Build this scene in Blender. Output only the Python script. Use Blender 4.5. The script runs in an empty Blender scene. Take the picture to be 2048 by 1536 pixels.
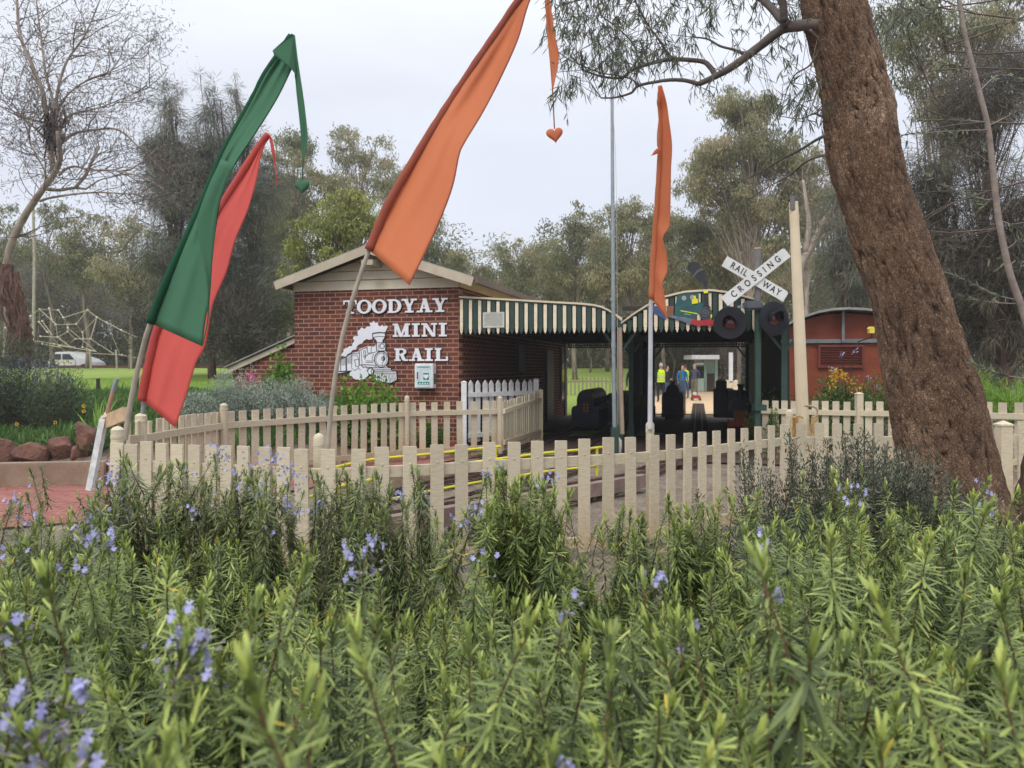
import bpy, bmesh, math, random
import numpy as np
from mathutils import Vector, Matrix, noise as mnoise
random.seed(7)
RNG = np.random.default_rng(11)
R = math.radians
scene = bpy.context.scene
COL = scene.collection

# ------------------------------------------------------------------ camera
F = 1547.0                      # focal length in photo pixels (2048 wide)
CAMH = 1.6
HOR = 735.0                     # row of the horizon in the photo
cam_d = bpy.data.cameras.new("camera")
cam = bpy.data.objects.new("camera", cam_d)
COL.objects.link(cam)
cam.location = (0, 0, CAMH)
cam.rotation_euler = (R(90), 0, 0)
cam_d.sensor_width = 36
cam_d.lens = F / 2048 * 36
cam_d.shift_y = (HOR - 768) / 2048
cam_d.clip_start = 0.05
cam_d.clip_end = 3000
cam_d.dof.use_dof = True
cam_d.dof.focus_distance = 3.6
cam_d.dof.aperture_fstop = 8.5
scene.camera = cam

# ------------------------------------------------------------------ world
SUN_EL, SUN_AZ = R(48), R(205)          # behind the camera, a little to the left
world = bpy.data.worlds.new("World")
scene.world = world
world.use_nodes = True
nt = world.node_tree
nt.nodes.clear()
N = nt.nodes.new
L = nt.links.new
sky = N('ShaderNodeTexSky'); sky.sky_type = 'NISHITA'; sky.sun_disc = False
sky.sun_elevation = SUN_EL; sky.sun_rotation = SUN_AZ
sky.dust_density = 4; sky.air_density = 1.5
sk = N('ShaderNodeVectorMath'); sk.operation = 'SCALE'; sk.inputs['Scale'].default_value = 0.10
L(sky.outputs[0], sk.inputs[0])
tc = N('ShaderNodeTexCoord')
sep = N('ShaderNodeSeparateXYZ'); L(tc.outputs['Generated'], sep.inputs[0])
ramp = N('ShaderNodeValToRGB')                    # overcast: brighter overhead than at the horizon
e = ramp.color_ramp.elements
e[0].position = 0.0; e[0].color = (0.82, 0.86, 0.96, 1)
e[1].position = 1.0; e[1].color = (1.75, 1.80, 1.95, 1)
m = ramp.color_ramp.elements.new(0.22); m.color = (0.75, 0.79, 0.90, 1)
m = ramp.color_ramp.elements.new(0.45); m.color = (0.90, 0.93, 1.0, 1)
L(sep.outputs['Z'], ramp.inputs[0])
mp = N('ShaderNodeMapping'); mp.inputs['Scale'].default_value = (1.2, 1.2, 4.0)
L(tc.outputs['Generated'], mp.inputs[0])
nz = N('ShaderNodeTexNoise'); nz.inputs['Scale'].default_value = 1.6; nz.inputs['Detail'].default_value = 4
nz.inputs['Roughness'].default_value = 0.5
L(mp.outputs[0], nz.inputs['Vector'])
mr = N('ShaderNodeMapRange'); mr.inputs['From Min'].default_value = 0.3; mr.inputs['From Max'].default_value = 0.7
mr.inputs['To Min'].default_value = 0.93; mr.inputs['To Max'].default_value = 1.10
L(nz.outputs['Fac'], mr.inputs['Value'])
cl = N('ShaderNodeVectorMath'); cl.operation = 'SCALE'
L(ramp.outputs[0], cl.inputs[0]); L(mr.outputs[0], cl.inputs['Scale'])
mx = N('ShaderNodeMix'); mx.data_type = 'RGBA'; mx.inputs['Factor'].default_value = 0.9
L(sk.outputs[0], mx.inputs['A']); L(cl.outputs[0], mx.inputs['B'])
bg = N('ShaderNodeBackground'); bg.inputs['Strength'].default_value = 1.0
L(mx.outputs['Result'], bg.inputs['Color'])
wo = N('ShaderNodeOutputWorld'); L(bg.outputs[0], wo.inputs['Surface'])

sd = bpy.data.lights.new("sun", 'SUN'); sd.energy = 1.3; sd.angle = R(25); sd.color = (1.0, 0.95, 0.88)
sun = bpy.data.objects.new("sun", sd); COL.objects.link(sun)
sdir = Vector((math.sin(SUN_AZ) * math.cos(SUN_EL), math.cos(SUN_AZ) * math.cos(SUN_EL), math.sin(SUN_EL)))
sun.rotation_euler = sdir.to_track_quat('Z', 'Y').to_euler()
sun.location = (0, -5, 20)

vs = scene.view_settings
vs.view_transform = 'Standard'; vs.look = 'None'; vs.gamma = 1; vs.exposure = 0.2
scene.render.engine = 'CYCLES'
cy = scene.cycles
cy.use_denoising = True
cy.max_bounces = 5; cy.diffuse_bounces = 3; cy.glossy_bounces = 2; cy.transmission_bounces = 3
cy.transparent_max_bounces = 4
cy.caustics_reflective = False; cy.caustics_refractive = False

# ------------------------------------------------------------------ helpers
def at(px, py, Y):
    return ((px - 1024) * Y / F, Y, CAMH - (py - HOR) * Y / F)

def lin(r, g, b):
    f = lambda c: (c / 255 / 12.92) if c <= 10 else ((c / 255 + 0.055) / 1.055) ** 2.4
    return (f(r), f(g), f(b))

MATS = {}
def mat(name, col, rough=0.7, col2=None, nscale=6.0, bump=0.0, bscale=40.0, metal=0.0, coord='Object', stretch=(1, 1, 1), spec=0.5, contrast=0.5, bdist=0.01):
    if name in MATS: return MATS[name]
    m = bpy.data.materials.new(name); m.use_nodes = True
    t = m.node_tree; b = t.nodes['Principled BSDF']
    b.inputs['Roughness'].default_value = rough; b.inputs['Metallic'].default_value = metal
    b.inputs['Specular IOR Level'].default_value = spec
    if col2 is None: col2 = tuple(c * 0.78 for c in col)
    co = t.nodes.new('ShaderNodeTexCoord'); mp = t.nodes.new('ShaderNodeMapping')
    mp.inputs['Scale'].default_value = stretch
    t.links.new(co.outputs[coord], mp.inputs[0])
    n = t.nodes.new('ShaderNodeTexNoise'); n.inputs['Scale'].default_value = nscale; n.inputs['Detail'].default_value = 6
    n.inputs['Roughness'].default_value = 0.65
    t.links.new(mp.outputs[0], n.inputs['Vector'])
    r = t.nodes.new('ShaderNodeValToRGB')
    r.color_ramp.elements[0].position = 0.5 - contrast * 0.3; r.color_ramp.elements[0].color = (*col2, 1)
    r.color_ramp.elements[1].position = 0.5 + contrast * 0.3; r.color_ramp.elements[1].color = (*col, 1)
    t.links.new(n.outputs['Fac'], r.inputs[0]); t.links.new(r.outputs[0], b.inputs['Base Color'])
    if bump:
        n2 = t.nodes.new('ShaderNodeTexNoise'); n2.inputs['Scale'].default_value = bscale; n2.inputs['Detail'].default_value = 5
        t.links.new(mp.outputs[0], n2.inputs['Vector'])
        bp = t.nodes.new('ShaderNodeBump'); bp.inputs['Strength'].default_value = bump; bp.inputs['Distance'].default_value = bdist
        t.links.new(n2.outputs['Fac'], bp.inputs['Height']); t.links.new(bp.outputs[0], b.inputs['Normal'])
    MATS[name] = m
    return m

def leafmat(name, stops, rough=0.55, trans=0.3, spec=0.4):
    """leaf material: colour from the per-leaf 'tint' attribute, some light through the leaf"""
    if name in MATS: return MATS[name]
    m = bpy.data.materials.new(name); m.use_nodes = True
    t = m.node_tree; b = t.nodes['Principled BSDF']; out = t.nodes['Material Output']
    a = t.nodes.new('ShaderNodeAttribute'); a.attribute_name = 'tint'
    r = t.nodes.new('ShaderNodeValToRGB')
    el = r.color_ramp.elements
    el[0].position = stops[0][0]; el[0].color = (*stops[0][1], 1)
    el[1].position = stops[-1][0]; el[1].color = (*stops[-1][1], 1)
    for p, c in stops[1:-1]:
        x = el.new(p); x.color = (*c, 1)
    t.links.new(a.outputs['Fac'], r.inputs[0]); t.links.new(r.outputs[0], b.inputs['Base Color'])
    b.inputs['Roughness'].default_value = rough; b.inputs['Specular IOR Level'].default_value = spec
    if trans:
        tr = t.nodes.new('ShaderNodeBsdfTranslucent'); t.links.new(r.outputs[0], tr.inputs['Color'])
        ms = t.nodes.new('ShaderNodeMixShader'); ms.inputs[0].default_value = trans
        t.links.new(b.outputs[0], ms.inputs[1]); t.links.new(tr.outputs[0], ms.inputs[2])
        t.links.new(ms.outputs[0], out.inputs['Surface'])
    MATS[name] = m
    return m

def tagit(o, label=None, cat=None, group=None, kind=None):
    if label: o['label'] = label
    if cat: o['category'] = cat
    if group: o['group'] = group
    if kind: o['kind'] = kind
    return o

def thing(name, label, cat, loc=(0, 0, 0), rotz=0.0, group=None, kind=None):
    o = bpy.data.objects.new(name, None); COL.objects.link(o)
    o.location = loc; o.rotation_euler = (0, 0, rotz); o.empty_display_size = 0.2
    return tagit(o, label, cat, group, kind)

def link(name, me, mats, parent=None, world=True, smooth=False):
    if not isinstance(mats, (list, tuple)): mats = [mats]
    if len(me.materials) == 0:
        for x in mats: me.materials.append(x)
    if smooth:
        me.polygons.foreach_set('use_smooth', [True] * len(me.polygons))
    o = bpy.data.objects.new(name, me); COL.objects.link(o)
    if parent is not None:
        o.parent = parent
        if world:            # mesh coordinates are world ones: undo the parent's own placement
            top = parent
            off = Vector((0, 0, 0))
            while top is not None:
                off += Vector(top.location); top = top.parent
            o.location = -off
    return o

class MB:
    def __init__(s): s.v = []; s.f = []; s.m = []
    def add(s, v, f, m=0):
        n = len(s.v); s.v += [tuple(x) for x in v]; s.f += [tuple(i + n for i in q) for q in f]; s.m += [m] * len(f)
    def box(s, c, d, rz=0.0, m=0, ax=None):
        hx, hy, hz = d[0] / 2, d[1] / 2, d[2] / 2
        P = []
        if ax is None:
            ca, sa = math.cos(rz), math.sin(rz); ax = ((ca, sa, 0), (-sa, ca, 0), (0, 0, 1))
        for i in (-1, 1):
            for j in (-1, 1):
                for k in (-1, 1):
                    P.append([c[q] + ax[0][q] * hx * i + ax[1][q] * hy * j + ax[2][q] * hz * k for q in range(3)])
        s.add(P, [(0, 1, 3, 2), (4, 6, 7, 5), (0, 4, 5, 1), (2, 3, 7, 6), (0, 2, 6, 4), (1, 5, 7, 3)], m)
    def beam(s, a, b, w, h, m=0, up=(0, 0, 1)):
        a = Vector(a); b = Vector(b); d = b - a; l = d.length
        if l < 1e-6: return
        d /= l; u = Vector(up)
        sx = d.cross(u)
        if sx.length < 1e-4: sx = d.cross(Vector((0, 1, 0)))
        sx.normalize(); uu = sx.cross(d)
        s.box((a + b) / 2, (l, w, h), ax=(d, sx, uu), m=m)
    def tube(s, pts, r, n=8, m=0, cap=True, jitter=0.0):
        pts = [Vector(p) for p in pts]; k = len(pts)
        if not hasattr(r, '__len__'): r = [r] * k
        ref = None; rings = []
        base = len(s.v)
        for i, p in enumerate(pts):
            d = (pts[min(i + 1, k - 1)] - pts[max(i - 1, 0)])
            if d.length < 1e-9: d = Vector((0, 0, 1))
            d.normalize()
            if ref is None:
                ref = d.cross(Vector((0, 0, 1)))
                if ref.length < 0.05: ref = d.cross(Vector((1, 0, 0)))
            ref = ref - d * ref.dot(d)
            if ref.length < 1e-6: ref = d.orthogonal()
            ref.normalize(); o = d.cross(ref)
            for j in range(n):
                a = 2 * math.pi * j / n; rr = r[i] * (1 + jitter * (random.random() - .5))
                s.v.append(tuple(p + ref * (math.cos(a) * rr) + o * (math.sin(a) * rr)))
        for i in range(k - 1):
            for j in range(n):
                j2 = (j + 1) % n
                s.f.append((base + i * n + j, base + i * n + j2, base + (i + 1) * n + j2, base + (i + 1) * n + j)); s.m.append(m)
        if cap:
            s.f.append(tuple(base + j for j in reversed(range(n)))); s.m.append(m)
            s.f.append(tuple(base + (k - 1) * n + j for j in range(n))); s.m.append(m)
    def prism(s, poly, o, ux, uy, th, m=0):
        """polygon (2-D list) in the frame o,ux,uy thickened by th along ux x uy (towards +)"""
        o = Vector(o); ux = Vector(ux); uy = Vector(uy); w = ux.cross(uy).normalized() * th
        n = len(poly); A = [o + ux * p[0] + uy * p[1] for p in poly]; B = [a + w for a in A]
        area = sum(poly[i][0] * poly[(i + 1) % n][1] - poly[(i + 1) % n][0] * poly[i][1] for i in range(n))
        f = []
        if area > 0:
            f = [tuple(reversed(range(n))), tuple(range(n, 2 * n))] + [(i, (i + 1) % n, n + (i + 1) % n, n + i) for i in range(n)]
        else:
            f = [tuple(range(n)), tuple(reversed(range(n, 2 * n)))] + [((i + 1) % n, i, n + i, n + (i + 1) % n) for i in range(n)]
        s.add(A + B, f, m)
    def mesh(s, name):
        me = bpy.data.meshes.new(name); me.from_pydata(s.v, [], s.f); me.polygons.foreach_set('material_index', s.m)
        me.update(); return me
    def build(s, name, mats, parent=None, world=True, smooth=False, bevel=0.0):
        me = s.mesh(name)
        if bevel:
            bm = bmesh.new(); bm.from_mesh(me)
            bmesh.ops.bevel(bm, geom=bm.edges[:], offset=bevel, segments=2, affect='EDGES', clamp_overlap=True)
            bm.to_mesh(me); bm.free()
        return link(name, me, mats, parent, world, smooth)

def shade_auto(o, ang=40):
    me = o.data
    me.polygons.foreach_set('use_smooth', [True] * len(me.polygons))
    try: me.set_sharp_from_angle(angle=R(ang))
    except Exception: pass

def np_mesh(name, V, Fq, tint=None, mi=None):
    """V (n,3), Fq (m,k) all faces of k corners"""
    me = bpy.data.meshes.new(name)
    V = np.ascontiguousarray(V, dtype=np.float32); Fq = np.ascontiguousarray(Fq, dtype=np.int32)
    k = Fq.shape[1]; nf = len(Fq)
    me.vertices.add(len(V)); me.vertices.foreach_set('co', V.ravel())
    me.loops.add(nf * k); me.loops.foreach_set('vertex_index', Fq.ravel())
    me.polygons.add(nf); me.polygons.foreach_set('loop_start', np.arange(nf, dtype=np.int32) * k)
    if mi is not None: me.polygons.foreach_set('material_index', np.ascontiguousarray(mi, dtype=np.int32))
    me.update(calc_edges=True)
    if tint is not None:
        a = me.attributes.new('tint', 'FLOAT', 'POINT'); a.data.foreach_set('value', np.ascontiguousarray(tint, dtype=np.float32))
    return me

def unit(a): return a / np.maximum(np.linalg.norm(a, axis=-1, keepdims=True), 1e-9)

def strips(base, d, nrm, Ln, W, tint, prof=(0.5, 1.0, 0.8, 0.05), ts=(0, .3, .7, 1), bend=0.0, tipt=0.0):
    """leaf blades: base, d (direction), nrm (face normal), Ln length, W width -> V, F, tint"""
    n = len(base); d = unit(d); side = unit(np.cross(d, nrm)); nn = np.cross(side, d)
    Ln = np.broadcast_to(np.asarray(Ln, float), (n,)); W = np.broadcast_to(np.asarray(W, float), (n,)); bend = np.broadcast_to(np.asarray(bend, float), (n,))
    k = len(ts); V = np.zeros((n, k, 2, 3)); T = np.zeros((n, k, 2))
    for i, (t, p) in enumerate(zip(ts, prof)):
        c = base + d * (Ln * t)[:, None] - nn * (bend * Ln * t * t)[:, None]
        w = side * (W * p / 2)[:, None]
        V[:, i, 0] = c - w; V[:, i, 1] = c + w
        T[:, i, :] = (tint + tipt * t)[:, None]
    idx = np.arange(n * k * 2).reshape(n, k, 2)
    Fq = np.stack([idx[:, :-1, 0], idx[:, :-1, 1], idx[:, 1:, 1], idx[:, 1:, 0]], -1).reshape(-1, 4)
    return V.reshape(-1, 3), Fq, T.reshape(-1)

def diamonds(base, d, nrm, Ln, W, tint):
    n = len(base); d = unit(d); side = unit(np.cross(d, nrm))
    Ln = np.broadcast_to(np.asarray(Ln, float), (n,))[:, None]; W = np.broadcast_to(np.asarray(W, float), (n,))[:, None]
    V = np.stack([base, base + d * Ln * .45 - side * W / 2, base + d * Ln, base + d * Ln * .45 + side * W / 2], 1).reshape(-1, 3)
    Fq = np.arange(n * 4).reshape(n, 4)
    return V, Fq, np.repeat(tint, 4)

def merge(parts):
    Vs, Fs, Ts = [], [], []; o = 0
    for V, Fq, T in parts:
        Vs.append(V); Fs.append(Fq + o); Ts.append(T); o += len(V)
    return np.concatenate(Vs), np.concatenate(Fs), np.concatenate(Ts)

def rdir(n, g=RNG):
    a = g.normal(size=(n, 3)); return unit(a)
# ------------------------------------------------------------------ vegetation tools
def sticks(P0, P1, r0, r1, n=4):
    P0 = np.asarray(P0, float); P1 = np.asarray(P1, float); k = len(P0)
    r0 = np.broadcast_to(np.asarray(r0, float), (k,)); r1 = np.broadcast_to(np.asarray(r1, float), (k,))
    d = unit(P1 - P0); ref = np.where(np.abs(d[:, 2:3]) > 0.9, np.array([[1., 0, 0]]), np.array([[0, 0, 1.]]))
    a = unit(np.cross(d, ref)); b = np.cross(d, a)
    V = np.zeros((k, 2, n, 3))
    for j in range(n):
        t = 2 * math.pi * j / n; o = a * math.cos(t) + b * math.sin(t)
        V[:, 0, j] = P0 + o * r0[:, None]; V[:, 1, j] = P1 + o * r1[:, None]
    idx = np.arange(k * 2 * n).reshape(k, 2, n)
    Fq = np.stack([idx[:, 0], np.roll(idx[:, 0], -1, 1), np.roll(idx[:, 1], -1, 1), idx[:, 1]], -1).reshape(-1, 4)
    return V.reshape(-1, 3), Fq, np.full(k * 2 * n, 0.5)

def grow(p, d, ln, r, depth, S, T, spread=0.6, kink=0.25, lift=0.0, nch=(2, 4), shrink=0.68, segl=4, rg=random):
    """recursive branching: appends segments (p0,p1,r0,r1) to S and tips (p,d) to T"""
    p = Vector(p); d = Vector(d).normalized(); kids = []
    for i in range(segl):
        q = p + d * (ln / segl)
        ra = r * (1 - 0.45 * i / segl); rb = r * (1 - 0.45 * (i + 1) / segl)
        S.append((tuple(p), tuple(q), ra, rb)); p = q
        d = (d + Vector((rg.gauss(0, kink), rg.gauss(0, kink), rg.gauss(0, kink) + lift)) * .6).normalized()
        if i >= 1: kids.append((p.copy(), d.copy()))
    if depth <= 0:
        T.append((tuple(p), tuple(d))); return
    for c in range(rg.randint(*nch)):
        q, dd = rg.choice(kids) if c else (p, d)
        nd = (dd + Vector((rg.gauss(0, spread), rg.gauss(0, spread), rg.gauss(0, spread) + lift))).normalized()
        grow(q, nd, ln * shrink * rg.uniform(.75, 1.15), r * 0.55, depth - 1, S, T, spread, kink, lift, nch, shrink, segl, rg)

def seg_mesh(name, S, mats, parent, n=4, minr=0.0):
    P0 = np.array([s[0] for s in S]); P1 = np.array([s[1] for s in S])
    r0 = np.maximum([s[2] for s in S], minr); r1 = np.maximum([s[3] for s in S], minr)
    V, Fq, T = sticks(P0, P1, r0, r1, n)
    return link(name, np_mesh(name, V, Fq), mats, parent)

def smooth_path(pts, k=6):
    """Catmull-Rom through pts (any dimension)"""
    P = [np.array(p, float) for p in pts]; P = [2 * P[0] - P[1]] + P + [2 * P[-1] - P[-2]]; out = []
    for i in range(1, len(P) - 2):
        for j in range(k):
            t = j / k
            out.append(0.5 * ((2 * P[i]) + (-P[i-1] + P[i+1]) * t + (2*P[i-1] - 5*P[i] + 4*P[i+1] - P[i+2]) * t*t + (-P[i-1] + 3*P[i] - 3*P[i+1] + P[i+2]) * t**3))
    out.append(P[-2]); return out

G = lambda r, g, b: lin(r, g, b)
BARK_GREY = mat('grey_bark', G(150, 138, 125), 0.9, G(96, 84, 74), 3.0, 0.6, 30, stretch=(3, 3, .6))
BARK_BROWN = mat('brown_bark', G(112, 88, 74), 0.95, G(64, 48, 42), 4.0, 0.8, 40, stretch=(3, 3, .5))
BARK_PALE = mat('pale_bark', G(176, 165, 150), 0.85, G(120, 104, 92), 2.0, 0.4, 20, stretch=(3, 3, .6))
TWIG = mat('twig_wood', G(104, 92, 84), 0.9, G(78, 66, 60), 5.0)
EUC = leafmat('eucalypt_leaf', [(0, G(84, 88, 60)), (.35, G(120, 122, 86)), (.7, G(150, 150, 108)), (1, G(178, 162, 128))], trans=.4)
EUCG = leafmat('bright_leaf', [(0, G(96, 100, 54)), (.4, G(128, 134, 70)), (.75, G(152, 156, 82)), (1, G(178, 180, 96))], trans=.35)
CAS = leafmat('casuarina_needle', [(0, G(74, 80, 70)), (.5, G(104, 108, 92)), (1, G(136, 134, 112))], trans=.2, rough=.8)
CASB = leafmat('brown_needle', [(0, G(58, 54, 46)), (.5, G(88, 84, 70)), (1, G(124, 116, 98))], trans=.25, rough=.8)
NEARLEAF = leafmat('near_eucalypt_leaf', [(0, G(60, 70, 54)), (.5, G(88, 98, 76)), (1, G(132, 138, 112))], trans=.2, rough=.4)
PURP = leafmat('tiny_purple_leaf', [(0, G(84, 74, 72)), (.5, G(116, 104, 100)), (1, G(142, 136, 116))], trans=.3)
GREYBUSH = leafmat('grey_twig_leaf', [(0, G(84, 78, 68)), (.5, G(122, 114, 102)), (1, G(156, 148, 132))], trans=.3)

def crown_leaves(clumps, per, Ln, W, style, g, tv=0.18):
    """clumps: list of (centre, radius3, tint); leaves spread through each clump, more at its outside"""
    B, D, T = [], [], []
    for c, r, tn in clumps:
        r = np.array(r, float); n = max(6, int(per * (r[0] * r[2])))
        u = rdir(n, g) * (g.random((n, 1)) ** 0.42)
        # leaves gather in small sprays, leaving gaps
        ns = max(3, n // 16); sp = rdir(ns, g) * (g.random((ns, 1)) ** 0.4)
        pick = g.integers(0, ns, n); u = sp[pick] + g.normal(size=(n, 3)) * 0.24
        B.append(np.array(c) + u * r)
        if style == 'hang': d = g.normal(size=(n, 3)) * .55 + np.array([0, 0, -1.0])
        elif style == 'needle': d = g.normal(size=(n, 3)) * .5 + u * .8 + np.array([0, 0, -.55])
        elif style == 'up': d = g.normal(size=(n, 3)) * .6 + u * .9 + np.array([0, 0, .6])
        else: d = g.normal(size=(n, 3))
        D.append(d); T.append(np.clip(tn + g.normal(size=n) * tv, 0, 1))
    B = np.concatenate(B); D = np.concatenate(D); T = np.concatenate(T); n = len(B)
    return diamonds(B, D, rdir(n, g), Ln * g.uniform(.7, 1.3, n), W * g.uniform(.7, 1.3, n), T)

def crown_shape(px, py, rx, ry, Y, n, g, ratio=0.33, depth=1.0, tint=(0.2, 0.8), squash=0.8):
    """n clumps filling an egg-shaped crown whose outline covers px +- rx, py +- ry seen at distance Y"""
    out = []; s = Y / F
    for i in range(n):
        a = rdir(1, g)[0] * (g.random() ** 0.45)
        X, _, Z = at(px + a[0] * rx * .95, py - a[2] * ry * .95, Y)
        rr = ratio * 1.3 * min(rx, ry) * s * g.uniform(.6, 1.25)
        out.append(((X, Y + a[1] * rx * s * depth, Z), (rr, rr, rr * squash), g.uniform(*tint)))
    return out

def tree(name, label, basex, Y, clumps, trunk_r, leafm, bark, per=500, Ln=.16, W=.05, style='hang', seed=1, group=None, cat='tree', lean=0.0, topz=None, basez=0.0, lim=1.0, tv=.18, gb=None):
    g = np.random.default_rng(seed); rg = random.Random(seed)
    bx = (basex - 1024) * Y / F
    t = thing(name, label, cat, (bx, Y, basez), group=group)
    V, Fq, T = crown_leaves(clumps, per * 2.2, Ln, W, style, g, tv)
    zs = [c[0][2] for c in clumps]; cx = sum(c[0][0] for c in clumps) / len(clumps)
    top = max(zs)
    # trunk wanders up to the crown's top
    pts = [(bx, Y, basez)]
    for k in range(1, 6):
        f = k / 5; pts.append((bx + (cx - bx) * f + rg.gauss(0, .12) * k * .5, Y + rg.gauss(0, .12) * k * .5, basez + (top - basez) * .93 * f))
    sp = smooth_path(pts, 3); m = MB()
    m.tube([tuple(p) for p in sp], [trunk_r * .8 * (1 - .88 * i / (len(sp) - 1)) for i in range(len(sp))], 7)
    me = m.mesh('trunk'); link('trunk', me, bark, t, smooth=True)
    S = []
    for c, r, tn in clumps:
        if rg.random() > lim: continue
        c = Vector(c); zt = basez + (c.z - basez) * rg.uniform(.45, .8); f = (zt - basez) / max(.01, (top - basez) * .93)
        i = min(len(sp) - 1, max(0, int(f * (len(sp) - 1)))); a = Vector(sp[i]); mid = (a + c) / 2 + Vector((rg.gauss(0, .1), rg.gauss(0, .1), (c - a).length * .10))
        rr = trunk_r * rg.uniform(.08, .17); pp = [a, a.lerp(mid, .6) , mid, mid.lerp(c, .55), c]
        for j in range(4): S.append((tuple(pp[j]), tuple(pp[j+1]), rr * (1 - j * .2), rr * (1 - (j + 1) * .2)))
        for _ in range(3):
            q = c + Vector(rdir(1, g)[0]) * r[0] * .8; S.append((tuple(mid.lerp(c, rg.uniform(.2, 1))), tuple(q), rr * .3, rr * .1))
    if S: seg_mesh('limb', S, bark, t)
    link('crown', np_mesh('crown', V, Fq, T), leafm, t)
    return t

# ------------------------------------------------------------------ rosemary
def sprig_variant(g, ln=.36, needle=.028, shoots=2, young=False):
    """one upright stem with whorls of needles; returns needles and stem pieces in its own frame (z up)"""
    B, D, NN, LL, TT, BE = [], [], [], [], [], []; S = []
    def stem(p0, d0, length, dens, tipn):
        p = np.array(p0, float); d = unit(np.array(d0, float)); n = max(5, int(length / .0068)); st = length / n; az = g.random() * 6.28
        for i in range(n):
            t = i / (n - 1); d = unit(d + g.normal(size=3) * .035 + np.array([0, 0, .02])); q = p + d * st
            if i % 3 == 2 or i == n - 1: S.append((tuple(p - d * st * 2.2), tuple(q), .0021 * (1 - .55 * t), .0021 * (1 - .55 * min(1, t + .06))))
            a = unit(np.cross(d, [0.3, 1, .1])); b = np.cross(d, a)
            k = 4 if g.random() < .6 else 5
            for j in range(k):
                th = az + j * 2 * math.pi / k + g.normal() * .25; o = a * math.cos(th) + b * math.sin(th)
                el = R(-2 - 24 * (1 - t)) + R(72) * max(0, (t - .80) / .20) ** 1.2 + g.normal() * .2
                dd = o * math.cos(el) + d * math.sin(el)
                B.append(p + o * .0015); D.append(dd); NN.append(d * math.cos(el) - o * math.sin(el))
                LL.append(needle * (0.62 + .48 * math.sin(math.pi * min(1, .25 + t * .75))) * g.uniform(.8, 1.18) * (1 if t < .9 else .8))
                TT.append(np.clip(.27 + .34 * max(0, t - .4) ** 1.1 + g.normal() * .15 + (.9 if g.random() < .005 else 0), 0, 1.0))
                BE.append(g.uniform(.05, .42) * (1 - .8 * max(0, (t - .75) / .25)))
            az += math.pi / 2 + g.normal() * .12; p = q
        for j in range(tipn):
            th = g.random() * 6.28; o = a * math.cos(th) + b * math.sin(th); el = R(g.uniform(55, 88))
            dd = o * math.cos(el) + d * math.sin(el)
            B.append(p); D.append(dd); NN.append(-o); LL.append(needle * g.uniform(.35, .75)); TT.append(np.clip(.66 + g.normal() * .10, 0, .95)); BE.append(-.05)
        return p, d
    tip = stem((0, 0, 0), (g.normal() * .05, g.normal() * .05, 1), ln, 1, 7)
    for s in range(shoots):
        h = ln * g.uniform(.25, .72); th = g.random() * 6.28
        stem((0, 0, h), (math.cos(th) * .55, math.sin(th) * .55, 1), ln * g.uniform(.22, .4), 1, 5)
    B = np.array(B); n = len(B)
    V, Fq, T = strips(B, np.array(D), np.array(NN), np.array(LL), g.uniform(.0029, .0040, n), np.array(TT), prof=(.75, 1.0, .95, .3), ts=(0, .3, .8, 1), bend=np.array(BE), tipt=.03)
    P0 = np.array([s[0] for s in S]); P1 = np.array([s[1] for s in S])
    SV, SF, ST = sticks(P0, P1, [s[2] for s in S], [s[3] for s in S], 4)
    return (V, Fq, T), (SV, SF, ST), tip

gV = np.random.default_rng(5)
VARS = [sprig_variant(gV, gV.uniform(.30, .42), .033, int(gV.integers(0, 3))) for _ in range(14)]

def rotm(tilt, az, spin):
    ca, sa = math.cos(spin), math.sin(spin); Rz = np.array([[ca, -sa, 0], [sa, ca, 0], [0, 0, 1]])
    ct, st = math.cos(tilt), math.sin(tilt); Ry = np.array([[ct, 0, st], [0, 1, 0], [-st, 0, ct]])
    cb, sb = math.cos(az), math.sin(az); Ra = np.array([[cb, -sb, 0], [sb, cb, 0], [0, 0, 1]])
    return Ra @ Ry @ Rz

def flowers(pos, g, size=.0060):
    """two-lipped flowers: three lower lobes, two upper lobes, calyx; returns petals and calyx meshes data"""
    P, C = [], []
    n = len(pos)
    if n == 0: return None, None
    pos = np.array(pos); f = unit(np.stack([g.normal(size=n) * .7, -np.abs(g.normal(size=n)) - .3, g.normal(size=n) * .3 + .15], 1))
    up = np.tile([0, 0, 1.], (n, 1)); s = unit(np.cross(f, up)); u = np.cross(s, f)
    for a, l, w, fw in ((-90, 1.25, 1.1, .55), (-150, .95, .55, .4), (-30, .95, .55, .4), (60, .85, .5, .2), (120, .85, .5, .2)):
        d = s * math.cos(R(a)) + u * math.sin(R(a)) + f * fw
        P.append(strips(pos, d, f, size * l, size * w * g.uniform(.8, 1.2, n), np.clip(.5 + g.normal(size=n) * .25, 0, 1), prof=(.25, .8, 1.0, .5), ts=(0, .4, .75, 1), bend=.3))
    C.append(strips(pos - f * .007, f, u, .008, .003, np.clip(.4 + g.normal(size=n) * .2, 0, 1), bend=0))
    C.append(strips(pos - f * .007, f, s, .008, .003, np.clip(.5 + g.normal(size=n) * .2, 0, 1), bend=0))
    return merge(P), merge(C)

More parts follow.
